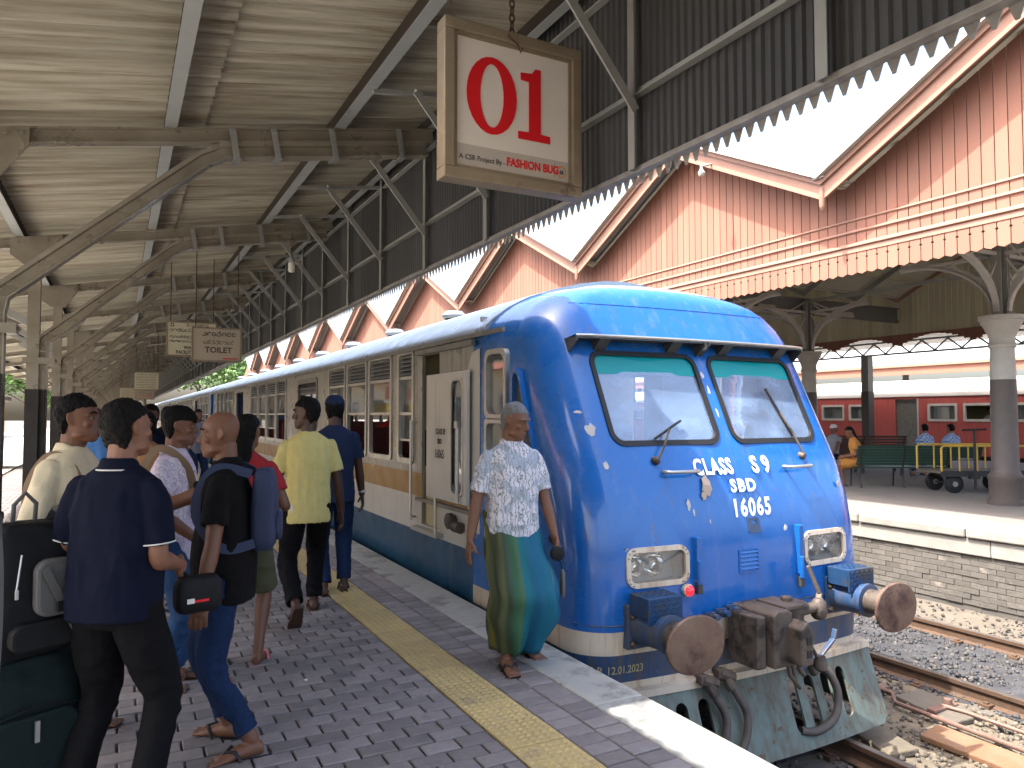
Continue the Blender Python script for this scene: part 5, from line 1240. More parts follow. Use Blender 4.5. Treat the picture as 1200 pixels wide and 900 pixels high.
def tree(loc, h, rad, m, label, seed, n=2600, s=.34):
    t = empty('tree', loc); tag(t, label, 'tree', 'trees at the end of the station'); r = random.Random(seed)
    tr = MB(); tr.tube([(0, 0, -.4), (.1, 0, h * .2), (-.05, .1, h * .45), (.1, .05, h * .75)], [.32, .25, .17, .05], 8)
    tips = []
    for k in range(9):
        a = r.uniform(0, 6.28); z0 = h * r.uniform(.3, .6); d = rad * r.uniform(.5, .95); tip = (d * math.cos(a), d * math.sin(a), z0 + h * r.uniform(.1, .32)); tips.append(tip)
        tr.tube([(0, .03, z0), (tip[0] * .5, tip[1] * .5, (z0 + tip[2]) / 2 + .2), tip], [.10, .06, .025], 6)
    tr.build('trunk', 'bark', t, smooth=50)
    cr = MB(); cl = [(Vector(tp), rad * r.uniform(.32, .5)) for tp in tips] + [(Vector((r.uniform(-.4, .4) * rad, r.uniform(-.4, .4) * rad, h * r.uniform(.6, .92))), rad * r.uniform(.35, .55)) for _ in range(9)]
    for i in range(n):
        c, q = cl[i % len(cl)]; v = Vector((r.gauss(0, 1), r.gauss(0, 1), r.gauss(0, 1))).normalized(); p = c + v * q * r.uniform(.55, 1.05); p.z = c.z + (p.z - c.z) * .8
        a = Vector((r.gauss(0, 1), r.gauss(0, 1), r.gauss(0, .6))).normalized() * s * r.uniform(.5, 1.1); b = a.cross(v).normalized() * s * .45
        cr.add([p - a, p + b, p + a, p - b], [(0, 1, 2, 3)])
    cr.build('crown', m, t); return t
k = 0
for (x, y, h, rd, m, lb) in ((-2, 98, 11, 5, 'leaf_a', 'dark green tree beyond the left end of the platform'), (3, 106, 13, 6, 'leaf_b', 'broad pale green tree over the end of the train'), (9, 100, 12, 5.5, 'leaf_b', 'tall pale green tree right of the far coach'),
                         (-7, 82, 9, 4, 'leaf_a', 'small dark tree behind the canopy posts'), (14, 116, 14, 6, 'leaf_a', 'tall dark tree far behind the shed end'), (-13, 104, 13, 6, 'leaf_b', 'wide tree behind the station building'), (24, 96, 13, 6, 'leaf_a', 'dark tree past the last gable of the shed'), (-4.5, 118, 14, 6, 'leaf_b', 'tall tree closing the view along the platform')):
    tree((x, y, RZ - .3), h, rd, m, lb, 60 + k); k += 1

# ================================================================ PEOPLE
V = Vector
mat('skin_brown', (.17, .075, .042), .48, col2=(.14, .06, .033), scale=9, amt=.5, bump=.05, bscale=120)
mat('skin_tan', (.26, .125, .075), .48, col2=(.22, .10, .06), scale=9, amt=.5, bump=.05, bscale=120)
mat('skin_dark', (.075, .036, .023), .45, col2=(.06, .028, .018), scale=9, amt=.5, bump=.05, bscale=120)
mat('hair_black', (.004, .0036, .0036), .6, col2=(.008, .007, .0065), scale=60, bump=.7, bscale=220, spec=.15)
mat('hair_grey', (.20, .20, .20), .6, col2=(.09, .09, .09), scale=70, bump=.7, bscale=220)
mat('hair_shaved', (.09, .055, .042), .5, col2=(.11, .06, .045), scale=30, bump=.15, bscale=200)
mat('eye_white', (.17, .15, .135), .3); mat('eye_dark', (.015, .008, .005), .2); mat('lip', (.17, .062, .050), .45)
def cloth(name, c, c2=None, sc=20, rough=.85, sheen=.15, bump=.25):
    return mat(name, c, rough, col2=c2 or tuple(x * .8 for x in c), scale=sc, amt=.4, bump=.8, bscale=14, spec=.12)
cloth('c_navy', (.006, .008, .022)); cloth('c_black', (.007, .0065, .007)); cloth('c_cream', (.74, .64, .44)); cloth('c_yellow', (.68, .57, .22)); cloth('c_jeans', (.007, .015, .045), (.015, .032, .082), 40)
cloth('c_charcoal', (.007, .0065, .0075)); cloth('c_navy2', (.02, .032, .075)); cloth('c_jeans2', (.03, .07, .16), (.02, .05, .12), 40); cloth('c_red', (.35, .03, .035)); cloth('c_tan', (.33, .17, .08)); cloth('c_white', (.62, .60, .62)); cloth('c_blue', (.07, .18, .42))
cloth('c_orange', (.50, .22, .06)); cloth('c_grey', (.22, .22, .25)); cloth('c_skyblue', (.30, .45, .60)); cloth('c_olive', (.09, .09, .05))
mat('piping', (.7, .7, .68), .8); mat('sandal_brown', (.06, .03, .02), .6); mat('sandal_black', (.014, .013, .013), .6); mat('sandal_pink', (.60, .16, .17), .6)
mat('bag_black', (.010, .010, .011), .6, spec=.2, bump=.3, bscale=250); mat('bag_grey', (.12, .115, .11), .7, bump=.3, bscale=250); mat('bag_green', (.007, .014, .014), .6, spec=.2, bump=.3, bscale=250); mat('bag_navy', (.02, .03, .075), .65, bump=.3, bscale=250); mat('strap_brown', (.17, .11, .065), .7); mat('zip_metal', (.5, .5, .5), .35, metal=.8)
def pattern_shirt(name, base, leaf, mid, sc=9.):
    m = mat(name, base, .85, bump=.6, bscale=13); nt = m.node_tree; N = nt.nodes; L = nt.links; b = N['Principled BSDF']; src = b.inputs['Base Color'].links[0].from_socket
    tc = N.new('ShaderNodeTexCoord'); nz = N.new('ShaderNodeTexNoise'); nz.inputs['Scale'].default_value = 7; nz.inputs['Detail'].default_value = 2; L.new(tc.outputs['Object'], nz.inputs['Vector'])
    mxv = N.new('ShaderNodeMixRGB'); mxv.inputs[0].default_value = .12; L.new(tc.outputs['Object'], mxv.inputs[1]); L.new(nz.outputs['Color'], mxv.inputs[2])
    vo = N.new('ShaderNodeTexVoronoi'); vo.feature = 'DISTANCE_TO_EDGE'; vo.inputs['Scale'].default_value = sc * 1.6; L.new(mxv.outputs[0], vo.inputs['Vector'])
    wv = N.new('ShaderNodeTexWave'); wv.inputs['Scale'].default_value = sc * 1.3; wv.inputs['Distortion'].default_value = 9; wv.inputs['Detail'].default_value = 3; wv.inputs['Detail Scale'].default_value = 2.5; L.new(tc.outputs['Object'], wv.inputs['Vector'])
    def over(src, fac, lo, hi, col):
        mr = N.new('ShaderNodeMapRange'); mr.inputs[1].default_value = lo; mr.inputs[2].default_value = hi; L.new(fac, mr.inputs[0]); mx = N.new('ShaderNodeMixRGB'); L.new(mr.outputs[0], mx.inputs[0]); L.new(src, mx.inputs[1]); mx.inputs[2].default_value = (*col, 1); return mx.outputs[0]
    n2 = N.new('ShaderNodeTexNoise'); n2.inputs['Scale'].default_value = sc; n2.inputs['Detail'].default_value = 1; L.new(tc.outputs['Object'], n2.inputs['Vector'])
    src = over(src, n2.outputs['Fac'], .52, .56, mid); src = over(src, wv.outputs['Fac'], .74, .84, leaf); src = over(src, vo.outputs['Distance'], .022, .008, tuple(x * 1.1 for x in leaf)); L.new(src, b.inputs['Base Color']); return m
pattern_shirt('c_floral', (.60, .58, .64), (.24, .26, .25), (.36, .40, .48), 9)
pattern_shirt('c_pinkprint', (.62, .56, .62), (.42, .34, .44), (.55, .48, .58), 12)
def plaid(name, a, b_, c):
    m = mat(name, a, .85); nt = m.node_tree; N = nt.nodes; L = nt.links; b = N['Principled BSDF']; tc = N.new('ShaderNodeTexCoord'); ck = N.new('ShaderNodeTexChecker'); ck.inputs['Scale'].default_value = 22; ck.inputs[1].default_value = (*a, 1); ck.inputs[2].default_value = (*b_, 1); L.new(tc.outputs['Object'], ck.inputs['Vector']); L.new(ck.outputs['Color'], b.inputs['Base Color']); return m
plaid('c_plaid', (.10, .20, .48), (.42, .50, .66), 0)
def sarong_mat():
    m = mat('c_sarong', (.05, .06, .03), .75, bump=.5, bscale=11); nt = m.node_tree; N = nt.nodes; L = nt.links; b = N['Principled BSDF']
    at = N.new('ShaderNodeAttribute'); at.attribute_name = 'wrap'
    rp = N.new('ShaderNodeValToRGB'); cr = rp.color_ramp; cr.interpolation = 'LINEAR'
    st = [(0, (.06, .075, .035)), (.03, (.24, .22, .03)), (.05, (.07, .09, .04)), (.11, (.055, .07, .035)), (.14, (.12, .14, .05)), (.16, (.045, .07, .045)), (.205, (.03, .14, .06)), (.225, (.09, .17, .07)), (.24, (.0, .17, .19)), (.32, (.0, .12, .24)), (.40, (.0, .17, .26)), (.42, (.10, .28, .14)), (.44, (.0, .14, .27)), (.75, (.0, .12, .24)), (.9, (.04, .10, .06)), (1, (.06, .075, .035))]
    while len(cr.elements) < len(st): cr.elements.new(.5)
    for e, (p, c) in zip(cr.elements, st): e.position = p; e.color = (*[q * .62 for q in c], 1)
    L.new(at.outputs['Fac'], rp.inputs[0])
    wv = N.new('ShaderNodeTexNoise'); wv.inputs['Scale'].default_value = 3; L.new(rp.outputs[0], b.inputs['Base Color']); return m
sarong_mat()

def ellip_ring(c, ax, ay, n, e=2.0):
    out = []
    for k in range(n):
        t = 2 * math.pi * k / n; ct, st = math.cos(t), math.sin(t)
        out.append(c + ax * (math.copysign(abs(ct) ** (2 / e), ct)) + ay * (math.copysign(abs(st) ** (2 / e), st)))
    return out
class Body(MB):
    def loft(s, rings, n=18, e=2.0):
        """rings: (centre, half-axis x, half-axis y)"""
        vs = []; 
        for (c, ax, ay) in rings: vs += ellip_ring(V(c), V(ax), V(ay), n, e)
        m = len(rings); fs = [(i*n + j, i*n + (j+1) % n, (i+1)*n + (j+1) % n, (i+1)*n + j) for i in range(m-1) for j in range(n)]
        fs += [tuple(range(n))[::-1], tuple(range((m-1)*n, m*n))]; s.add(vs, fs); return s
    def limb(s, pts, rs, n=14, lip=0., flat=1.0, wide=None):
        """tapered limb through points, hemispherical ends; lip>0 leaves a hollow hem at the end"""
        P = [V(p) for p in pts]; rings = []; prev = None; out = []
        # subdivide with catmull-rom
        Q = []; RR = []
        for i in range(len(P) - 1):
            p0, p1, p2, p3 = P[max(i-1, 0)], P[i], P[i+1], P[min(i+2, len(P)-1)]
            for k in range(4):
                t = k / 4; Q.append(.5 * ((2*p1) + (p2-p0)*t + (2*p0 - 5*p1 + 4*p2 - p3)*t*t + (3*p1 - p0 - 3*p2 + p3)*t**3)); RR.append(rs[i] + (rs[i+1] - rs[i]) * t)
        Q.append(P[-1]); RR.append(rs[-1])
        d = (Q[1] - Q[0]).normalized(); 
        for (f, k) in ((-.92, .4), (-.7, .72)): out.append((Q[0] + d * f * RR[0], RR[0] * k, d))
        for i in range(len(Q)): out.append((Q[i], RR[i], (Q[min(i+1, len(Q)-1)] - Q[max(i-1, 0)]).normalized()))
        d = (Q[-1] - Q[-2]).normalized()
        if lip: out += [(Q[-1] - d * .001, RR[-1] - .009, d), (Q[-1] - d * lip, RR[-1] - .014, d)]
        else:
            for (f, k) in ((.7, .72), (.92, .4)): out.append((Q[-1] + d * f * RR[-1], RR[-1] * k, d))
        for (c, r, d) in out:
            if prev is None: t = V((1, 0, 0)) if abs(d.x) < .9 else V((0, 1, 0)); sx = (t - d * t.dot(d)).normalized()
            else: sx = (prev - d * prev.dot(d)).normalized()
            prev = sx; rings.append((c, sx * r, d.cross(sx) * r * flat))
        return s.loft(rings, n)
    def ball(s, c, rx, ry, rz_, rot=None, n=12):
        c = V(c); M = rot or Matrix.Identity(3); rings = []
        for k in range(9):
            a = math.pi * (k + .35) / 8.7 - math.pi / 2; rings.append((c + M @ V((0, 0, rz_ * math.sin(a))), M @ V((rx * math.cos(a), 0, 0)), M @ V((0, ry * math.cos(a), 0))))
        return s.loft(rings, n)
def vnoise(x, y, z):
    """smooth value noise in -1..1 for arrays"""
    xi, yi, zi = np.floor(x).astype(np.int64), np.floor(y).astype(np.int64), np.floor(z).astype(np.int64); fx, fy, fz = x - xi, y - yi, z - zi
    u, v, w = (t * t * (3 - 2 * t) for t in (fx, fy, fz)); r = 0
    for a in (0, 1):
        for b in (0, 1):
            for c in (0, 1):
                h = ((xi + a) * 374761393 + (yi + b) * 668265263 + (zi + c) * 2147483647) & 0xffffffff; h = ((h ^ (h >> 13)) * 1274126177) & 0xffffffff; h = h ^ (h >> 16)
                r = r + ((h & 0xffff) / 32767.5 - 1) * (u if a else 1 - u) * (v if b else 1 - v) * (w if c else 1 - w)
    return r
def remesh(mb, name, m, parent, vox, smooth_it=4, wr=0., wsc=(9, 9, 5), seed=0, wfun=None):
    me0 = mb.mesh(name, m); o = bpy.data.objects.new(name, me0); COL.objects.link(o)
    r = o.modifiers.new('r', 'REMESH'); r.mode = 'VOXEL'; r.voxel_size = vox; r.adaptivity = 0.
    if smooth_it: sm_ = o.modifiers.new('s', 'SMOOTH'); sm_.iterations = smooth_it; sm_.factor = .5
    apply_mods(o); me = o.data; me.name = name
    if wr or wfun:
        n = len(me.vertices); co = np.empty(n * 3); no = np.empty(n * 3); me.vertices.foreach_get('co', co); me.vertex_normals.foreach_get('vector', no); co = co.reshape(-1, 3); no = no.reshape(-1, 3)
        x, y, z = co[:, 0], co[:, 1], co[:, 2]
        q = vnoise(x * wsc[0] + seed, y * wsc[1], z * wsc[2] + x * 4); q2 = vnoise(x * wsc[0] * 2.3 + 5 + seed, y * wsc[1] * 2.3, z * wsc[2] * 2.1)
        d = wr * ((1 - np.abs(q) * 2.2) * .7 + q2 * .35) * (wfun(x, y, z) if wfun else 1)      # ridged folds
        co += no * d[:, None]; me.vertices.foreach_set('co', co.reshape(-1)); me.update()
    me.shade_smooth()
    if not me.materials: me.materials.append(MATS[m])
    o.parent = parent; return o
def ik(a, b, l1, l2, pole):
    a, b = V(a), V(b); d = b - a; L = min(d.length, (l1 + l2) * .999); u = d.normalized(); b = a + u * L
    x = (l1*l1 - l2*l2 + L*L) / (2 * L); h = math.sqrt(max(l1*l1 - x*x, 0)); p = V(pole); p = (p - u * p.dot(u)); p = p.normalized() if p.length > 1e-6 else V((0, 1, 0))
    return a + u * x + p * h, b
HS = [(-.118, .022, .072, .030), (-.108, .038, .084, .0), (-.088, .050, .089, -.035), (-.060, .058, .086, -.062), (-.030, .064, .083, -.080), (0, .068, .081, -.092), (.030, .071, .086, -.099), (.058, .071, .080, -.098), (.084, .064, .062, -.088), (.104, .049, .038, -.066), (.116, .026, .010, -.032)]
def person(label, loc, rz_, h=1.68, girth=1.0, skin='skin_brown', feet=((.10, 0, 0), (-.10, 0, 0)), pelvis=(0, 0), drop=.0, lean=0., side=0., twist=0., wr=None, wl=None, er=(.3, -1, -.2), el=(-.3, -1, -.2),
           head=(0, 0), hair='hair_black', hair_style='short', top=('c_navy', 'tee'), bottom=('c_jeans', 'long'), shoe='sandal_black', vox=.008, seated=None, group=None, hem=None, curl=.5, cap=None, sleeve=.62, heel=(0, 0), belly=0., knee=None, sarong=False, base_z=0.):
    k = h / 1.70
    P_ = empty('person', (loc[0], loc[1], base_z), R(rz_)); tag(P_, label, 'person', group)
    # ---- skeleton (local: x right, y forward)
    hipz = (.90 * k - drop); pel = V((pelvis[0], pelvis[1], hipz)); tl = .50 * k
    up = V((math.sin(side), math.sin(lean), math.cos(lean) * math.cos(side))).normalized()
    tw = Matrix.Rotation(R(twist), 3, 'Z'); rt = tw @ V((1, 0, 0)); rt = (rt - up * rt.dot(up)).normalized(); fw = up.cross(rt).normalized()
    chest = pel + up * (.36 * k); neck = pel + up * (.55 * k); shy = pel + up * (.50 * k)
    sh = {+1: shy + rt * (.172 * k) - fw * .01 - up * .040, -1: shy - rt * (.172 * k) - fw * .01 - up * .040}
    hy, hp = head; hd_rot = Matrix.Rotation(R(hy + twist), 3, 'Z') @ Matrix.Rotation(R(hp), 3, 'X')
    hc = neck + up * (.155 * k) + hd_rot @ V((0, .020, 0)) + fw * .012
    B = Body()
    # feet and legs
    legs = {}
    for sgn, ft, hl, kp in ((1, feet[0], heel[0], 0), (-1, feet[1], heel[1], 1)):
        fx, fy, fa = ft[:3]; fz = ft[3] if len(ft) > 3 else 0.; M = Matrix.Rotation(R(fa), 3, 'Z') @ Matrix.Rotation(R(-hl), 3, 'X')
        toe = V((fx, fy, fz)) + Matrix.Rotation(R(fa), 3, 'Z') @ V((0, .09, .0)); an = toe + M @ V((0, -.15 * k, .075 * k)); hip = pel + rt * (sgn * .088 * k) - up * .02
        pole = knee[kp] if knee else (sgn * .12, 1, 0)
        kn, an = ik(hip, an, .43 * k, .425 * k, pole); legs[sgn] = (hip, kn, an, M)
        g = girth
        B.limb([hip, (hip + kn) / 2, kn, kn + (an - kn) * .3, kn + (an - kn) * .72, an], [.082*k*g, .076*k*g, .053*k, .056*k, .038*k, .036*k])
        f0 = an
        B.loft([(f0 + M @ V((0, -.05, -.045)), M @ V((.028, 0, 0)), M @ V((0, 0, .026))), (f0 + M @ V((0, -.015, -.035)), M @ V((.035, 0, 0)), M @ V((0, 0, .040))), (f0 + M @ V((0, .06, -.043)), M @ V((.038, 0, 0)), M @ V((0, 0, .032))), (f0 + M @ V((0, .12, -.055)), M @ V((.046, 0, 0)), M @ V((0, 0, .020))), (f0 + M @ V((0, .155, -.060)), M @ V((.044, 0, 0)), M @ V((0, 0, .014)))], 14)
        if vox < .0075:
            for q in range(5):
                xx = (-.034 + .017 * q) * sgn * -1; ln = [.036, .030, .028, .023, .018][q]
                B.limb([f0 + M @ V((xx, .145, -.060)), f0 + M @ V((xx * 1.08, .155 + ln, -.063))], [.0105 if q == 0 else .0075] * 2, 8)
    # pelvis + torso
    g = girth
    B.loft([(pel - up * .08, rt * .10*k*g, fw * .085*k*g), (pel, rt * .155*k*g, fw * .105*k*g), (pel + up * .12*k, rt * .145*k*g, fw * (.10 + belly*.8)*k*g), (chest, rt * .16*k*g, fw * .11*k*g), (shy - up * .04, rt * .145*k, fw * .085*k), (shy + up * .02, rt * .10*k, fw * .06*k), (neck, rt * .06*k, fw * .055*k)])
    B.limb([neck - up * .06, hc + hd_rot @ V((0, -.022, -.055))], [.062*k, .056*k], 14)
    # arms and hands
    arms = {}
    for sgn, w_, pl in ((1, wr, er), (-1, wl, el)):
        if w_ is None: w_ = (sgn * .27 * k, .06, .78 * k)
        e_, w_ = ik(sh[sgn], w_, .285 * k, .25 * k, pl); arms[sgn] = (sh[sgn], e_, w_)
        B.limb([sh[sgn], sh[sgn] + (e_ - sh[sgn]) * .5, e_, e_ + (w_ - e_) * .35, w_], [.034*k*g, .044*k*g, .038*k, .040*k, .027*k])
        d = (w_ - e_).normalized(); hv = (d + V((0, 0, -.25))).normalized(); 
        inn = (-rt * sgn); pn = (inn - hv * inn.dot(hv)).normalized(); ac = hv.cross(pn).normalized()   # palm faces the body, ac across the knuckles
        if ac.dot(fw) < 0: ac = -ac
        B.loft([(w_, ac * .026, pn * .020), (w_ + hv * .03*k, ac * .036, pn * .017), (w_ + hv * .075*k, ac * .042, pn * .014), (w_ + hv * .095*k, ac * .040, pn * .012)], 12, 2.4)
        cu = curl if not isinstance(curl, (tuple, list)) else curl[0 if sgn > 0 else 1]
        for q in range(4):
            off = ac * (.031 - .0205 * q); ln = [.072, .080, .075, .058][q] * k; b0 = w_ + hv * .088*k + off; a1 = cu * .6; a2 = cu * 1.5
            sp = ac * (.10 - .066 * q); d1 = (hv * math.cos(a1) + pn * math.sin(a1) + sp).normalized(); d2 = (hv * math.cos(a2) + pn * math.sin(a2) + sp * .6).normalized()
            B.limb([b0, b0 + d1 * ln * .5, b0 + d1 * ln * .5 + d2 * ln * .5], [.0095, .0088, .0075], 8)
        t0 = w_ + hv * .025*k + ac * .030; d1 = (hv * .75 + ac * .55 + pn * .45).normalized(); d2 = (hv * .9 + ac * .15 + pn * .5).normalized()
        B.limb([t0, t0 + d1 * .040, t0 + d1 * .040 + d2 * .032], [.013, .0115, .009], 8)
        arms[sgn] = (sh[sgn], e_, w_, hv, pn, ac)
    # head
    T = lambda x, y, z: hc + hd_rot @ V((x * k, y * k, z * k)); D = lambda x, y, z: hd_rot @ V((x * k, y * k, z * k))
    B.loft([(T(0, (f + b) / 2, z), D(a, 0, 0), D(0, (f - b) / 2, 0)) for z, a, f, b in HS], 26, 2.25)
    B.loft([(T(0, .078, .022), D(.010, 0, 0), D(0, .010, 0)), (T(0, .090, .0), D(.011, 0, 0), D(0, .012, 0)), (T(0, .100, -.022), D(.015, 0, 0), D(0, .016, 0)), (T(0, .098, -.034), D(.019, 0, 0), D(0, .014, 0)), (T(0, .088, -.040), D(.012, 0, 0), D(0, .010, 0))], 12)   # nose
    for s_ in (-1, 1):
        B.limb([T(s_ * .012, .084, .028), T(s_ * .034, .079, .030), T(s_ * .054, .060, .022)], [.0085*k, .0095*k, .008*k], 8)     # brow
        B.ball(T(s_ * .045, .058, -.022), .020*k, .018*k, .018*k, hd_rot)                                                # cheek
        B.limb([T(s_ * .068, -.006, .020), T(s_ * .078, -.020, .026), T(s_ * .080, -.026, .006), T(s_ * .074, -.016, -.016), T(s_ * .068, -.004, -.022)], [.006*k, .008*k, .0075*k, .007*k, .005*k], 8)  # ear
        B.ball(T(s_ * .071, -.014, .002), .006*k, .013*k, .02*k, hd_rot)
        B.ball(T(s_ * .045, .02, -.078), .022*k, .034*k, .016*k, hd_rot)                                                # jaw
    B.limb([T(-.020, .083, -.0605), T(0, .0905, -.058), T(.020, .083, -.0605)], [.0055*k, .0075*k, .0055*k], 8); B.limb([T(-.017, .083, -.072), T(0, .089, -.0735), T(.017, .083, -.072)], [.006*k, .008*k, .006*k], 8)
    B.ball(T(0, .078, -.100), .022*k, .014*k, .014*k, hd_rot)
    remesh(B, 'body', skin, P_, vox, 3)
    hl_o = None
    if vox < .011:
        for s_ in (-1, 1):
            e_ = Body().ball(T(s_ * .0315, .0700, .006), .0120*k, .0120*k, .0080*k, hd_rot, 12).build('eye', 'eye_white', P_, smooth=80)
            MB().lathe([(.0058*k, 0), (.0050*k, .0016), (.002, .003)], (0, 0, 0), 10, 'y').build('iris', 'eye_dark', e_, smooth=60, loc=T(s_ * .0315, .0812, .005)).rotation_euler = hd_rot.to_euler()
            MB().tube([T(s_ * .014, .092, .030), T(s_ * .034, .088, .036), T(s_ * .055, .070, .028)], [.004*k, .0055*k, .003*k], 6).build('eyebrow', 'hair_black' if hair != 'hair_grey' else 'hair_grey', P_, smooth=60)
        MB().tube([T(-.021, .0885, -.0665), T(0, .0955, -.0662), T(.021, .0885, -.0665)], [.0015, .0028, .0015], 6).build('lips', 'lip', P_, smooth=60)
    # hair
    if hair_style in ('short', 'long', 'crop', 'fringe_of_hair'):
        th = .014 if hair_style != 'crop' else .007
        if hair_style == 'fringe_of_hair': th = .004
        H_ = Body(); rings = []
        hz = [(-.078, -.050), (-.05, -.030), (-.02, -.010), (.015, .006), (.040, .018), (.054, .050), (.066, None), (.084, None), (.104, None), (.118, None), (.126, None)]
        for z, fh in hz:
            zz = min(z, .115); a = np.interp(zz, [q[0] for q in HS], [q[1] for q in HS]); f_ = np.interp(zz, [q[0] for q in HS], [q[2] for q in HS]); b_ = np.interp(zz, [q[0] for q in HS], [q[3] for q in HS])
            ff = fh if fh is not None else f_ + th * .6
            if hair_style == 'fringe_of_hair' and fh is None: continue
            sq = 1.0 if z < .12 else .6
            rings.append((T(0, (ff + b_ - th) / 2, z + (th * .5 if z > .1 else 0)), D((a + th * .8) * sq, 0, 0), D(0, (ff - b_ + th) / 2 * sq, 0)))
        H_.loft(rings, 24, 2.2)
        if hair_style == 'long':
            H_.loft([(T(0, -.075, .03), D(.07, 0, 0), D(0, .045, 0)), (T(0, -.085, -.08), D(.072, 0, 0), D(0, .042, 0)), (T(0, -.095, -.20), D(.068, 0, 0), D(0, .036, 0)), (T(0, -.095, -.34), D(.040, 0, 0), D(0, .025, 0))], 18)
        remesh(H_, 'hair', hair, P_, max(vox * .8, .006), 2, .006 if hair_style != 'crop' else .003, (60, 60, 60), 3)
    if cap:
        C_ = Body(); th = .016
        C_.loft([(T(0, (f_ + b_) / 2, z + dz), D(a + th, 0, 0), D(0, (f_ - b_) / 2 + th, 0)) for z, a, f_, b_, dz in ((.042, .071, .086, -.099, 0), (.060, .072, .084, -.098, 0), (.084, .067, .070, -.090, .004), (.104, .052, .045, -.070, .010), (.118, .028, .014, -.036, .014))], 24, 2.2)
        co_ = remesh(C_, 'cap', cap, P_, .006, 2, .0015, (20, 20, 20)); br = Body()
        br.loft([(T(0, .080, .046), D(.074, 0, 0), D(0, 0, .004)), (T(0, .120, .044), D(.070, 0, 0), D(0, 0, .004)), (T(0, .150, .038), D(.055, 0, 0), D(0, 0, .004)), (T(0, .165, .034), D(.030, 0, 0), D(0, 0, .003))], 18); br.build('cap_brim', cap, P_, smooth=60)
    # shirt
    tm_, style = top; ex = .014 if style != 'polo' else .016
    S = Body(); hz = hem if hem is not None else -.10
    S.loft([(pel + up * (hz + .03), rt * (.150*k*g), fw * (.108*k*g + belly*.6)), (pel + up * hz, rt * (.172*k*g), fw * (.126*k*g + belly*.6)), (pel + up * (hz + .012), rt * (.177*k*g), fw * (.130*k*g + belly*.6)), (pel + up * .04, rt * (.172*k*g), fw * (.130 + belly)*k*g), (pel + up * .16*k, rt * (.165*k*g), fw * (.125 + belly*.9)*k*g), (chest, rt * (.175*k*g), fw * (.130 + belly*.2)*k), (shy - up * .06, rt * .180*k, fw * .115*k), (shy - up * .01, rt * .168*k, fw * .094*k), (shy + up * .025*k, rt * .125*k, fw * .080*k), (shy + up * .055*k, rt * .080*k, fw * .068*k), (shy + up * .070*k, rt * .060*k, fw * .060*k)], 24, 2.3)
    for sgn in (1, -1):
        a, e_, w_ = arms[sgn][:3]
        if style == 'sleeveless': continue
        if sleeve <= 1: pts = [a - rt * (sgn * .004), a + (e_ - a) * (sleeve * .5), a + (e_ - a) * sleeve]; rs = [.050*k*g, .059*k*g, .061*k*g]
        else: pts = [a - rt * (sgn * .004), a + (e_ - a) * .5, e_, w_ + (e_ - w_) * .06]; rs = [.050*k*g, .057*k*g, .052*k*g, .040*k]
        S.limb(pts, rs, 16, lip=.035)
    so = remesh(S, 'shirt', tm_, P_, max(vox, .0075), 3, .0085, (15, 15, 8.5), rz_ * .1 + loc[0], lambda x, y, z: np.clip((z - (hipz + hz) - .01) / .10, .12, 1) * np.clip((shy.z + .06 - z) / .08, .3, 1))
    cpos = shy + up * .066*k
    if style in ('shirt', 'polo'):
        cl = Body(); 
        ringc = [(cpos - up * .004, .066), (cpos + up * .030, .062)]
        n = 20; vs = []
        for (c, r0) in ((cpos - up * .014, .070), (cpos + up * .020, .064), (cpos + up * .016 , .073), (cpos - up * .026, .090)):
            for q in range(n):
                t = math.radians(-58) + math.radians(296) * q / (n - 1) + math.pi / 2 + math.radians(26) - math.radians(0); t = math.radians(122 + 296 * q / (n - 1))
                vs.append(c + rt * (r0 * k * math.cos(t)) + fw * (r0 * k * .95 * math.sin(t)) - up * (.030 * max(0, math.sin(t))))
        fs = [(i*n + j, i*n + j + 1, (i+1)*n + j + 1, (i+1)*n + j) for i in range(3) for j in range(n - 1)]
        cl.add(vs, fs); co = cl.build('collar', tm_, P_, smooth=60)
        sd = co.modifiers.new('t', 'SOLIDIFY'); sd.thickness = .004
    if style == 'polo':
        n = 22; MB().tube([cpos - up * .026 + rt * (.0905 * k * math.cos(R(122 + 296 * q / 21))) + fw * (.086 * k * math.sin(R(122 + 296 * q / 21))) - up * (.030 * max(0, math.sin(R(122 + 296 * q / 21)))) for q in range(22)], .0032, 5).build('collar_piping', 'piping', P_, smooth=60)
        for sgn in (1, -1):
            a, e_ = arms[sgn][:2]; c = a + (e_ - a) * (sleeve - .03); d = (e_ - a).normalized(); sx = d.orthogonal().normalized(); sy = d.cross(sx)
            MB().tube([c + (sx * math.cos(6.2832*q/18) + sy * math.sin(6.2832*q/18)) * (.0635*k*g) for q in range(19)], .003, 5, cap=False).build('sleeve_piping', 'piping', P_, smooth=60)
    if style == 'shirt':
        yy = lambda t: pel + up * t
        for q in range(6):
            t = .02 + q * .075; r0 = np.interp(t, [.04, .16 * k, .36 * k, .46 * k], [(.130 + belly)*k*g, (.125 + belly*.9)*k*g, (.130 + belly*.2)*k, .112*k])
            MB().lathe([(.006, 0), (.006, .003), (.003, .004)], (0, 0, 0), 8, 'y').build('button', 'c_grey', so, smooth=50, loc=pel + up * t + fw * (r0 + .004))
    # trousers / shorts / sarong
    bm_c, bs = bottom
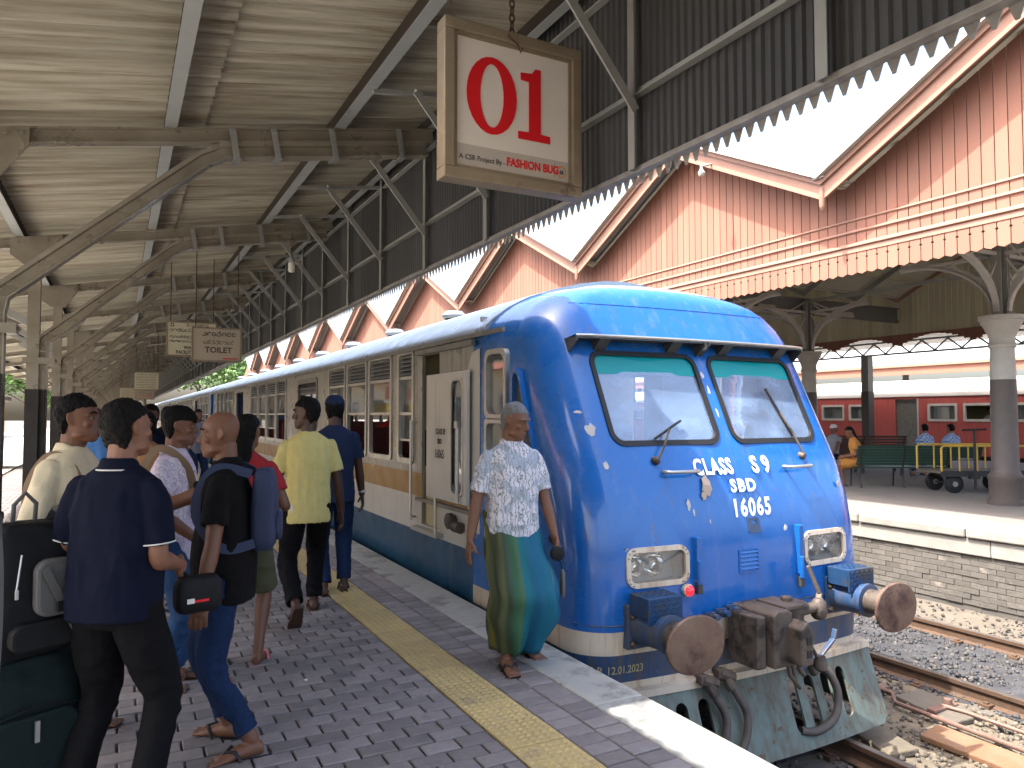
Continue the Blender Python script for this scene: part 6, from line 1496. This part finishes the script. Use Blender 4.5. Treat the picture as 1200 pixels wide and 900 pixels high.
    if not sarong:
        Tt = Body(); Tt.loft([(pel - up * .10, rt * .11*k*g, fw * .095*k*g), (pel - up * .04, rt * .160*k*g, fw * .118*k*g), (pel + up * .05, rt * .158*k*g, fw * (.114 + belly*.5)*k*g), (pel + up * .10, rt * .150*k*g, fw * (.108 + belly*.5)*k*g)], 22)
        for sgn in (1, -1):
            hp_, kn, an, M = legs[sgn]
            if bs == 'long': Tt.limb([hp_ - up * .0, (hp_ + kn) / 2, kn, (kn + an) / 2, an + (kn - an) * .06], [.098*k*g, .090*k*g, .074*k, .066*k, .058*k], 16, lip=.04)
            elif bs == 'cuffed': Tt.limb([hp_, (hp_ + kn) / 2, kn, (kn + an) / 2, an + (kn - an) * .14], [.097*k*g, .086*k*g, .066*k, .058*k, .050*k], 16, lip=.03)
            elif bs == 'skirt': Tt.limb([hp_, (hp_ + kn) / 2, kn], [.11*k*g, .115*k, .13*k], 16, lip=.04)
            else: Tt.limb([hp_, (hp_ + kn) / 2, kn + (hp_ - kn) * .05], [.100*k*g, .098*k*g, .090*k], 16, lip=.05)
        def wf(x, y, z): return .6 + 1.1 * np.exp(-((z - .48 * k) / .09) ** 2) + 1.3 * np.exp(-((z - .12) / .10) ** 2)
        remesh(Tt, 'trousers' if bs in ('long', 'cuffed') else ('skirt' if bs == 'skirt' else 'shorts'), bm_c, P_, max(vox, .008), 3, .007, (15, 15, 15), 2, wf)
        if bs == 'cuffed':
            for sgn in (1, -1):
                hp_, kn, an, M = legs[sgn]; c = an + (kn - an) * .165; d = (an - kn).normalized(); Body().limb([c - d * .02, c + d * .012], [.056*k, .057*k], 16, lip=.02).build('cuff', bm_c, P_, smooth=60)
    else:
        n = 72; zs = np.linspace(1, 0, 26); vs = []; wrap = []
        a1, a2 = legs[1][2], legs[-1][2]; k1, k2 = legs[1][1], legs[-1][1]
        for zi in zs:
            z = .085 + (hipz + .10 - .085) * zi; t = 1 - zi
            def cen(h_, kn, an): 
                return h_ + (kn - h_) * ((h_.z - z) / max(h_.z - kn.z, .01)) if z > kn.z else kn + (an - kn) * ((kn.z - z) / (kn.z - an.z))
            p1, p2 = cen(legs[1][0], k1, a1), cen(legs[-1][0], k2, a2); c = (p1 + p2) / 2; c.z = z; half = abs(p1.x - p2.x) / 2
            rx0 = .165*k*g + .048 * math.sin(min(1, t * 1.25) * math.pi * .5) * (1 - .15 * max(0, t - .8) / .2) - .075 * max(0, t - .72) / .28; ry0 = .12*k*g + .04 * math.sin(min(1, t * 1.2) * math.pi * .5) + abs(p1.y - p2.y) * .35 - .05 * max(0, t - .8) / .2
            for q in range(n):
                an_ = 2 * math.pi * q / n; fold = .019 * t ** .6 * math.sin(an_ * 7 + 2.2 * math.sin(an_ * 2 + t) + t * 1.8) + .011 * t * math.sin(an_ * 15 + 2 - t * 3) + .006 * math.sin(z * 22 + an_ * 3) + .012 * mnoise.noise(V((math.cos(an_) * 2, math.sin(an_) * 2, z * 5)))
                # pinch between the legs at the front and back
                pin = -.07 * t ** 1.5 * math.exp(-((math.sin(an_ / 2 - math.pi / 4)) * 5.5) ** 2)
                vs.append((c.x + (rx0 + fold + pin * .2) * math.cos(an_), c.y + (ry0 + fold + pin) * math.sin(an_), z)); 
                wrap.append(((q / n) + .04 * math.sin(t * 2.0)) % 1.0)
        ff = [(i*n + j, i*n + (j+1) % n, (i+1)*n + (j+1) % n, (i+1)*n + j) for i in range(len(zs)-1) for j in range(n)]
        mb = MB(); mb.add(vs, ff); o = mb.build('sarong', 'c_sarong', P_, smooth=80)
        at = o.data.attributes.new('wrap', 'FLOAT', 'POINT'); at.data.foreach_set('value', wrap); sd = o.modifiers.new('t', 'SOLIDIFY'); sd.thickness = .006
    # sandals
    if shoe:
        for sgn in (1, -1):
            hp_, kn, an, M = legs[sgn]; sp = []
            for (x, y) in ((-.030, -.085), (.030, -.085), (.040, -.03), (.042, .04), (.054, .10), (.052, .15), (.030, .195), (-.030, .195), (-.052, .15), (-.054, .10), (-.042, .04), (-.040, -.03)): sp.append((x, y))
            mb = MB(); nn = len(sp); vs = [an + M @ V((x, y, z)) for z in (-.090, -.072) for x, y in sp]; mb.add(vs, [tuple(range(nn))[::-1], tuple(range(nn, 2*nn))] + [(i, (i+1) % nn, (i+1) % nn + nn, i + nn) for i in range(nn)])
            s1 = mb.build('sandal', shoe, P_, bev=.005)
            st_ = MB().tube([an + M @ V((-.050, .06, -.07)), an + M @ V((-.036, .085, -.025)), an + M @ V((0, .115, -.030)), an + M @ V((.036, .085, -.025)), an + M @ V((.050, .06, -.07))], .0085, 6).tube([an + M @ V((0, .115, -.030)), an + M @ V((-.006 * sgn, .150, -.062))], .006, 6)
            st_.build('strap', shoe, s1, smooth=60)
    P_['_k'] = k
    return P_, dict(pel=pel, up=up, rt=rt, fw=fw, neck=neck, shy=shy, arms=arms, legs=legs, hc=hc, hd=hd_rot)
def to_world(P_, p): return Matrix.Translation(P_.location) @ Matrix.Rotation(P_.rotation_euler.z, 4, 'Z') @ V(p)
# ---------------------------------------------------------------- the people in the picture
bald, bd_ = person('bald man in black shirt and cuffed jeans gesturing with one raised hand', (.47, 3.84), 76, h=1.575, girth=1.06, skin='skin_brown', feet=((.14, .03, -25), (-.14, -.10, 20)), hair='hair_shaved', hair_style='none',
    top=('c_black', 'shirt'), bottom=('c_jeans', 'cuffed'), shoe='sandal_black', vox=.0062, wr=(.12, .46, 1.08), er=(.8, -.6, -.6), wl=(-.30, .06, .76), el=(-.5, -1, 0), head=(8, -4), hem=-.14, sleeve=.72, belly=.02, curl=(.15, .4), twist=-6)
navy, nv_ = person('man in navy polo with white piping seen from behind, black trousers', (.005, 3.36), -38, h=1.61, girth=1.08, skin='skin_tan', feet=((.17, .02, -15), (-.17, .0, 15)), top=('c_navy', 'polo'), bottom=('c_charcoal', 'long'), shoe='sandal_black', vox=.0065,
    wr=(.12, .22, .95), er=(.35, -1, -.2), wl=(-.20, .22, .96), el=(-.25, -1, -.2), head=(-16, 4), hem=-.07, sleeve=.80, belly=.02, lean=.02)
cream, cr_ = person('man in cream shirt with a brown shoulder strap by the canopy post', (-.20, 4.30), -118, h=1.65, girth=1.04, skin='skin_brown', feet=((.12, .0, -12), (-.13, .06, 12)), top=('c_cream', 'shirt'), bottom=('c_navy2', 'long'), shoe='sandal_brown', vox=.0065,
    wr=(.27, .12, .86), er=(.4, -1, 0), wl=(-.22, .22, .92), el=(-.6, -.8, 0), head=(10, 0), hem=-.12, sleeve=1.5, belly=.02)
capm, cm_ = person('man in black cap and pale printed shirt with a tan cross strap', (.30, 4.86), -112, h=1.60, skin='skin_brown', feet=((.10, 0, -8), (-.10, .04, 8)), top=('c_pinkprint', 'shirt'), bottom=('c_jeans2', 'long'), shoe='sandal_brown', vox=.0068,
    wr=(.22, .20, .88), er=(.5, -1, 0), wl=(-.22, .14, .84), el=(-.5, -1, 0), head=(14, -3), cap='c_black', hem=-.12)
yel, ye_ = person('man in pale yellow t-shirt and black trousers walking along the platform', (1.33, 5.95), -4, h=1.73, girth=.98, skin='skin_dark', feet=((.10, .30, -4), (-.12, -.36, 4, .015)), heel=(0, 48), pelvis=(0, -.02), drop=.045, top=('c_yellow', 'tee'), bottom=('c_charcoal', 'long'), shoe='sandal_brown', vox=.0068,
    wr=(.27, .02, .80), er=(.3, -1, 0), wl=(-.27, .10, .80), el=(-.3, -1, 0), head=(62, -2), hem=-.13, sleeve=.72)
nvc, nc_ = person('man in dark blue t-shirt and blue cap close to the train windows', (1.74, 6.72), -6, h=1.72, skin='skin_dark', feet=((.10, .06, -4), (-.10, -.06, 4)), top=('c_navy2', 'tee'), bottom=('c_jeans', 'long'), shoe='sandal_black', vox=.0075,
    wr=(.27, .06, .78), wl=(-.26, .05, .80), head=(-4, 0), cap='c_navy2', hem=-.12, sleeve=.68)
MB().lathe([(.036, -.012), (.039, 0), (.036, .012)], n=16, cap=False).build('bracelet', 'zip_metal', nvc, loc=nc_['arms'][1][2] + V((0, 0, .03)))
sar, sr_ = person('grey-haired man in floral shirt and green and blue sarong walking beside the train', (2.275, 4.30), 176, h=1.655, girth=1.05, skin='skin_brown', feet=((.10, .18, -6), (-.14, -.04, 14, .0)), heel=(0, 8), drop=.02, hair='hair_grey', hair_style='crop', top=('c_floral', 'shirt'), bottom=('c_sarong', 'long'), sarong=True, shoe='sandal_black', vox=.006,
    wr=(.30, .03, .80), er=(.5, -1, 0), wl=(-.25, .12, .80), el=(-.3, -1, 0), head=(38, -14), hem=-.09, sleeve=.82, belly=.015, curl=(.25, 1.0))
wom, wm_ = person('woman with long black hair in a red top and pink sandals', (.74, 5.08), -20, h=1.55, girth=.92, skin='skin_brown', feet=((.10, .02, -5), (-.16, -.02, 5)), hair_style='long', top=('c_red', 'tee'), bottom=('c_olive', 'shorts'), shoe='sandal_pink', vox=.008, wr=(.20, .20, 1.0), wl=(-.2, .1, .8), head=(-15, 0))
tanp, _t = person('person in tan top standing behind the man in the black cap', (.20, 6.70), 160, h=1.58, skin='skin_brown', top=('c_tan', 'tee'), bottom=('c_charcoal', 'long'), vox=.011, head=(-30, 0), hair_style='short')
bg1, _t = person('man in navy clothes waiting deep under the canopy', (.32, 8.9), 150, h=1.66, skin='skin_brown', top=('c_navy', 'tee'), bottom=('c_charcoal', 'long'), vox=.012, head=(20, 0))
bg2, _t = person('man in light blue shirt waiting between the canopy posts', (-.05, 8.2), 190, h=1.62, skin='skin_tan', top=('c_blue', 'shirt'), bottom=('c_jeans', 'long'), vox=.012)
bg3, _t = person('person in black clothes far along the platform', (.62, 11.5), 170, h=1.66, skin='skin_brown', top=('c_black', 'tee'), bottom=('c_charcoal', 'long'), vox=.014, head=(30, 0))
bg4, _t = person('person in grey shirt near the open coach door', (1.45, 16.5), 200, h=1.66, skin='skin_brown', top=('c_grey', 'shirt'), bottom=('c_navy2', 'long'), vox=.014)
# ---- seated: knees forward
def seated(label, loc, rz_, top, bottom, seat=.45, **kw):
    h = kw.pop('h', 1.64); k = h / 1.7
    return person(label, loc, rz_, h=h, top=top, bottom=bottom, drop=.90 * k - seat - .09, feet=kw.pop('feet', ((.13, .38, 0), (-.13, .38, 0))), wr=kw.pop('wr', (.17, .30, seat + .20)), wl=kw.pop('wl', (-.17, .30, seat + .20)), vox=kw.pop('vox', .013), **kw)
# ================================================================ BAGS, BENCHES, TROLLEY
def cr(pts, n=5):
    P = [V(p) for p in pts]; out = []
    for i in range(len(P) - 1):
        p0, p1, p2, p3 = P[max(i-1, 0)], P[i], P[i+1], P[min(i+2, len(P)-1)]
        for k in range(n):
            t = k / n; out.append(.5 * ((2*p1) + (p2 - p0)*t + (2*p0 - 5*p1 + 4*p2 - p3)*t*t + (3*p1 - p0 - 3*p2 + p3)*t**3))
    return out + [P[-1]]
def soft_box(w, d, h, bulge=.25, n=10, taper=.0):
    """bag body: rounded, bulging box standing on z=0"""
    b = Body(); rings = []
    for i in range(n + 1):
        t = i / n; s_ = 1 - (abs(2 * t - 1) ** 5) * .22; tp = 1 - taper * t
        rings.append((V((0, 0, h * t)), V((w / 2 * s_ * tp, 0, 0)), V((0, d / 2 * s_ * (1 + bulge * math.sin(math.pi * t) * .4) * tp, 0))))
    b.loft(rings, 28, 4.5); return b
def bag_body(mb, m, parent, vox=.009, wr=.006): return remesh(mb, 'bag_body', m, parent, vox, 4, wr, (9, 9, 9), 4)
# backpack and suitcase beside the man in the cream shirt
sc = empty('suitcase', (-.34, 3.58, 0), R(28)); tag(sc, 'tall dark green travel bag standing under the black backpack', 'bag')
bag_body(soft_box(.46, .27, .60, .3), 'bag_green', sc)
pk = MB().prism(rrect(-.17, .17, .07, .40, .07, 5), 'y', -.185, -.15).build('front_pocket', 'bag_green', sc, bev=.012)
MB().tube([(-.15, -.187, .41), (0, -.19, .435), (.15, -.187, .41)], .004, 5).build('zip', 'bag_black', sc); MB().box(-.008, .008, -.200, -.190, .30, .38).build('zip_pull', 'zip_metal', pk)
MB().prism([(-.20, .10), (-.10, .06), (-.16, .24), (-.215, .22)], 'y', -.170, -.150).build('side_panel', 'bag_grey', sc)
MB().tube([(-.10, 0, .58), (-.09, 0, .66), (.09, 0, .66), (.10, 0, .58)], .012, 8).build('carry_handle', 'bag_black', sc, smooth=50)
for x in (-.17, .17): MB().lathe([(.03, -.012), (.03, .012)], (x, .10, .0), 12, 'x').build('wheel', 'bag_black', sc)
for o in sc.children: o.location.z += .03
bp = empty('backpack', (-.30, 3.52, .655), R(28)); tag(bp, 'black and grey backpack with long straps resting on the travel bag', 'bag')
bag_body(soft_box(.37, .25, .50, .35, taper=.18), 'bag_black', bp)
fp_ = MB().prism(rrect(-.04, .11, .15, .37, .05, 5), 'y', -.168, -.12).build('front_panel', 'bag_grey', bp, bev=.012)
MB().prism(rrect(-.12, .12, .03, .14, .045, 5), 'y', -.165, -.11).build('front_pocket', 'bag_black', bp, bev=.012)
MB().bar((-.02, -.182, .34), (.10, -.188, .08), .028, .004, up=(0, 1, 0)).build('compression_strap', 'bag_grey', bp); MB().box(.02, .06, -.198, -.184, .17, .21).build('buckle', 'bag_black', bp, bev=.004)
MB().tube([(-.09, -.155, .40), (-.11, -.165, .27)], .004, 5).build('zip', 'zip_metal', bp); MB().box(-.115, -.105, -.172, -.166, .24, .275).build('zip_pull', 'zip_metal', bp)
for x in (-.10, .10):
    MB().profile([(-.022, -.004), (.022, -.004), (.022, .004), (-.022, .004)], cr([(x, .06, .49), (x * 1.1, .0, .54), (x * 1.6, -.10, .50), (x * 1.75, -.16, .36), (x * 1.75, -.165, .15), (x * 1.7, -.14, -.02)]), up=(0, -1, .2)).build('shoulder_strap', 'bag_grey', bp, smooth=40)
MB().tube([(-.05, .03, .48), (-.05, .02, .57), (-.01, .02, .615), (.03, .02, .57), (.03, .03, .48)], .009, 8).build('carry_loop', 'bag_grey', bp, smooth=50)
# straps worn by people are parts of their bags
sb2 = empty('shoulder_bag', (0, 0, 0)); sb2.location = cream.location; sb2.rotation_euler = cream.rotation_euler; tag(sb2, 'dark shoulder bag hanging from the brown strap of the man in cream', 'bag')
c = cr_; sh_ = c['arms'][1][0]; k_ = 1
MB().profile([(-.017, -.003), (.017, -.003), (.017, .003), (-.017, .003)], cr([sh_ + V((-.06, -.145, -.25)), sh_ + V((-.06, -.135, -.08)), sh_ + V((-.065, -.06, .050)), sh_ + V((-.065, .02, .062)), sh_ + V((-.06, .10, -.02)), sh_ + V((-.05, .14, -.16)), sh_ + V((.0, .155, -.36))]), up=(1, 0, .3)).build('shoulder_strap', 'strap_brown', sb2, smooth=40)
o = bag_body(soft_box(.10, .28, .26, .3), 'bag_black', sb2); o.location = sh_ + V((.13, .02, -.66))
MB().profile([(-.012, -.003), (.012, -.003), (.012, .003), (-.012, .003)], [sh_ + V((.0, .155, -.36)), sh_ + V((.10, .10, -.42))], up=(1, 0, 0)).build('strap_end', 'strap_brown', sb2)
# bald man's small navy backpack
bk_ = empty('small_backpack', bald.location, bald.rotation_euler.z); tag(bk_, 'small navy backpack worn by the bald man', 'bag')
c = bd_; p0 = c['shy'] - c['fw'] * .115
o = bag_body(soft_box(.26, .11, .38, .5, taper=.15), 'bag_navy', bk_); o.location = p0 + V((0, -.065, -.36))
o = MB().prism(rrect(-.09, .09, .04, .18, .05, 5), 'y', -.082, -.05).build('front_pocket', 'bag_navy', bk_, bev=.012); o.location = p0 + V((0, -.065, -.36))
MB().box(-.045, -.035, -.095, -.085, .02, .06).build('zip_pull', 'zip_metal', bk_, loc=p0 + V((.06, -.10, -.22)))
for s_ in (-1, 1):
    a = c['arms'][s_][0]; MB().profile([(-.022, -.004), (.022, -.004), (.022, .004), (-.022, .004)], cr([p0 + V((s_ * .08, -.01, .0)), V((s_ * .10, a.y - .03, a.z + .070)), V((s_ * .11, a.y + .04, a.z + .060)), V((s_ * .125, a.y + .095, a.z - .03)), V((s_ * .14, a.y + .105, a.z - .14)), V((s_ * .17, a.y + .04, a.z - .25)), V((s_ * .16, a.y - .04, a.z - .30)), p0 + V((s_ * .12, -.03, -.32))]), up=(s_, 0, .2)).build('shoulder_strap', 'bag_navy', bk_, smooth=40)
# navy man's pouch
w_ = nv_['arms'][1]; po = empty('waist_pouch', navy.location, navy.rotation_euler.z); tag(po, 'black zipped pouch with small red mark carried by the man in navy polo', 'bag')
q = soft_box(.19, .09, .15, .5); o = bag_body(q, 'bag_black', po, .008, .004); o.location = w_[2] + V((.05, .07, -.21)); o.rotation_euler = (0, 0, R(50))
o2 = MB().box(-.03, .03, -.062, -.058, .05, .06).build('logo_mark', 'sign_red', po); o2.location = o.location; o2.rotation_euler = o.rotation_euler
o2 = MB().box(-.06, -.03, -.062, -.058, .048, .068).build('logo_mark', 'sign_white', po); o2.location = o.location; o2.rotation_euler = o.rotation_euler
MB().tube([w_[2] + V((-.02, .02, -.02)), w_[2] + V((0, .07, -.06)), w_[2] + V((.03, .10, -.10))], .008, 6).build('strap', 'bag_black', po, smooth=50)
# cap man's cross strap
sb3 = empty('sling_bag', capm.location, capm.rotation_euler.z); tag(sb3, 'tan sling bag worn across the pale printed shirt', 'bag')
c = cm_; z1 = c['shy'].z
MB().profile([(-.022, -.003), (.022, -.003), (.022, .003), (-.022, .003)], cr([(.15, -.14, z1 - .30), (.13, -.135, z1 - .10), (.115, -.08, z1 + .045), (.115, .0, z1 + .060), (.10, .10, z1 - .03), (.085, .14, z1 - .16), (.08, .15, z1 - .34)]), up=(1, 0, .2)).build('strap', 'strap_brown', sb3, smooth=40)
o = bag_body(soft_box(.30, .12, .34, .4), 'strap_brown', sb3); o.location = (0, -.22, z1 - .52)
# sarong man's umbrella and purse
w_ = sr_['arms'][-1]; hp = w_[2] + w_[3] * .09
um = empty('folded_umbrella', sar.location, sar.rotation_euler.z); tag(um, 'short folded black umbrella held by the man in the sarong', 'umbrella')
MB().tube([hp + V((.03, .05, -.02)), hp + V((-.02, -.02, .0)), hp + V((-.06, -.20, .03))], [.022, .016, .026], 12).build('canopy', 'bag_black', um, smooth=50)
MB().lathe([(.03, -.02), (.045, -.01), (.045, .02), (.03, .03)], (0, 0, 0), 16, 'y').build('handle_cap', 'bag_black', um, smooth=50, loc=hp + V((.035, .06, -.02)))
pu = empty('wrist_purse', sar.location, sar.rotation_euler.z); tag(pu, 'flat grey purse dangling from the hand of the man in the sarong', 'purse')
o = bag_body(soft_box(.10, .022, .17, .3), 'bag_grey', pu, .006, .002); o.location = hp + V((-.02, .03, -.30)); o.rotation_euler = (0, R(8), R(70))
MB().tube([hp + V((0, .0, .0)), hp + V((.0, .025, -.06)), hp + V((-.02, .03, -.13))], .004, 6).build('wrist_strap', 'bag_black', pu)
# ---- far platform furniture ----------------------------------------------------
mat('bench_green', (.018, .055, .035), .45, col2=(.014, .04, .03), scale=8); mat('bench_wood', (.085, .040, .028), .5, col2=(.06, .03, .02), scale=8, stretch=(1, 8, 8)); mat('iron_blackish', (.02, .02, .02), .5); mat('trolley_yellow', (.62, .42, .05), .5, col2=(.45, .28, .06), scale=8); mat('deck_wood', (.16, .13, .10), .8, col2=(.10, .08, .06), scale=6); mat('paper_white', (.7, .68, .64), .7)
def bench(loc, rz_, ln, m, label, back=1.0, seat=.45):
    """park bench facing local +y; slatted curved back at -y"""
    b = empty('bench', loc, R(rz_)); tag(b, label, 'bench')
    for q in range(5): MB().box(-ln/2, ln/2, -.18 + q * .09, -.18 + q * .09 + .075, seat - .03, seat).build('seat_slat', m, b, bev=.005)
    for q in range(7):
        t = q / 6; y = -.22 - .10 * t; z = seat + .07 + (back - seat - .1) * t; MB().bar((-ln/2, y, z), (ln/2, y, z), .020, .058, up=(0, -.15, 1)).build('back_slat', m, b, bev=.004)
    n = max(2, int(ln / .9) + 1)
    for q in range(n):
        x = -ln/2 + .08 + (ln - .16) * q / (n - 1)
        MB().tube([(x, .24, 0), (x, .22, .20), (x, .20, seat - .04)], .018, 6).build('leg', 'iron_blackish', b); MB().tube([(x, -.26, 0), (x, -.20, .22), (x, -.20, seat), (x, -.28, (seat + back) / 2), (x, -.345, back)], .018, 6).build('leg', 'iron_blackish', b)
        if q in (0, n - 1): MB().tube([(x, -.27, seat + .22), (x, .0, seat + .24), (x, .20, seat + .20), (x, .22, seat - .04)], .016, 6).build('armrest', 'iron_blackish', b, smooth=50)
    return b
gb = (15.30, 10.62); ang_g = -28.0
bench((gb[0], gb[1], -.012), ang_g, 2.05, 'bench_green', 'green slatted bench on the far platform, back to the trains', .92)
bench((18.3, 13.85, -.012), -30, 2.3, 'bench_wood', 'dark brown high-backed bench behind the green one', 1.02)
bench((17.35, 13.9, -.012), -30, 1.4, 'bench_wood', 'short dark brown bench with the man in grey', .9)
seated('man in blue plaid shirt sitting on the second green bench facing away', (18.55, 12.1), -28, ('c_plaid', 'shirt'), ('c_navy2', 'long'), skin='skin_tan', group='two men in blue plaid on the far bench')
seated('man in blue plaid shirt with head turned, sitting next to the first plaid man', (19.10, 11.75), -28, ('c_plaid', 'shirt'), ('c_navy2', 'long'), skin='skin_tan', group='two men in blue plaid on the far bench', head=(20, 0))
bench((18.8, 11.9, -.012), -28, 1.9, 'bench_green', 'second green slatted bench with two men in plaid', .80)
seated('woman with black hair in orange clothes resting on a bench end', (14.62, 11.08), 40, ('c_orange', 'tee'), ('c_orange', 'skirt'), skin='skin_brown', hair_style='long', lean=.25, head=(30, -20))
seated('man in grey shirt and pale cap leaning back on a bench', (16.30, 13.15), 110, ('c_grey', 'shirt'), ('c_charcoal', 'long'), skin='skin_brown', cap='c_white', lean=-.25)
# luggage trolley
tr_ = empty('luggage_trolley', (15.75, 9.25, -.012), R(-26)); tag(tr_, 'flat luggage trolley with yellow rails and small black wheels', 'trolley')
for q in range(5): MB().box(-.95, .95, -.42 + q * .168, -.42 + q * .168 + .155, .40, .45).build('deck_plank', 'deck_wood', tr_)
MB().box(-.95, .95, -.44, -.421, .34, .46).build('deck_edge', 'iron_blackish', tr_)
for y in (-.43, .43):
    MB().tube([(-.93, y, .45), (-.93, y, .92), (-.88, y, .96), (.88, y, .96), (.93, y, .92), (.93, y, .45)], .022, 8).build('rail_hoop', 'trolley_yellow', tr_, smooth=50)
    for x in (-.56, -.19, .19, .56): MB().cyl((x, y, .45), (x, y, .96), .016, 8).build('rail_bar', 'trolley_yellow', tr_)
for x in (-.62, .62):
    for y in (-.33, .33):
        w0 = MB().lathe([(.17, -.04), (.185, -.03), (.185, .03), (.17, .04), (.06, .045)], (x, y, .185), 20, 'y').build('wheel', 'rubber', tr_, smooth=40); MB().lathe([(.055, -.05), (.055, .05)], (x, y, .185), 12, 'y').build('hub', 'iron_grey', w0)
    MB().cyl((x, -.34, .185), (x, .34, .185), .02, 8).box(x - .05, x + .05, -.3, .3, .30, .345).build('axle', 'iron_blackish', tr_)
MB().tube([(-.30, -.52, .10), (-.30, -.52, 1.28)], .025, 8).tube([(-.55, -.52, 1.28), (-.05, -.52, 1.30)], .020, 8).build('handle', 'iron_blackish', tr_)
MB().box(-.4, -.2, -.53, -.44, .30, .34).build('handle_bracket', 'iron_blackish', tr_)
# passengers in the trains
seated('passenger in white shirt behind the open third window of the railcar', (3.30, 8.62), 178, ('c_white', 'shirt'), ('c_charcoal', 'long'), seat=.45, base_z=.42, vox=.011, lean=.1, wr=(.2, .28, .75), wl=(-.2, .3, .7))
seated('passenger in dark red shirt behind the second window of the railcar', (3.30, 9.75), 182, ('c_red', 'tee'), ('c_charcoal', 'long'), seat=.45, base_z=.42, vox=.012)
person('passenger in a pale shirt looking out of the red train window', (27.75, 15.65), 90, h=1.55, top=('c_white', 'tee'), bottom=('c_charcoal', 'long'), vox=.016, base_z=.25)
# red oxide plinth at the foot of the near post
pl = empty('seat_plinth', (-1.25, 5.6, 0)); tag(pl, 'red oxide painted concrete seat beside the canopy post', 'seat'); mat('red_oxide', (.20, .055, .04), .6, col2=(.15, .045, .035), scale=5)
MB().box(-.35, .35, -1.2, 1.2, .34, .44).build('seat_slab', 'red_oxide', pl, bev=.015); MB().box(-.25, .25, -1.0, -.7, 0, .34).build('support', 'red_oxide', pl); MB().box(-.25, .25, .7, 1.0, 0, .34).build('support', 'red_oxide', pl)

for k, (x, y, a) in enumerate(((1.55, 6.9, 20), (1.02, 4.55, 70), (.55, 5.2, 10))):
    o = MB().add([(-.03, -.018, .002), (.03, -.02, .004), (.028, .02, .002), (-.028, .018, .010), (0, 0, .014)], [(0, 1, 4), (1, 2, 4), (2, 3, 4), (3, 0, 4)]).build('paper_scrap', 'paper_white'); o.location = (x, y, .001); o.rotation_euler = (0, 0, R(a)); o.scale = (.5, .5, .5)
    tag(o, ('crumpled white paper scrap beside the yellow tactile strip', 'crumpled white paper scrap on the grey pavers near the strip', 'crumpled white paper scrap on the pavers behind the standing group')[k], 'litter', 'litter on the platform')
bpy.data.scenes.remove(TMP)
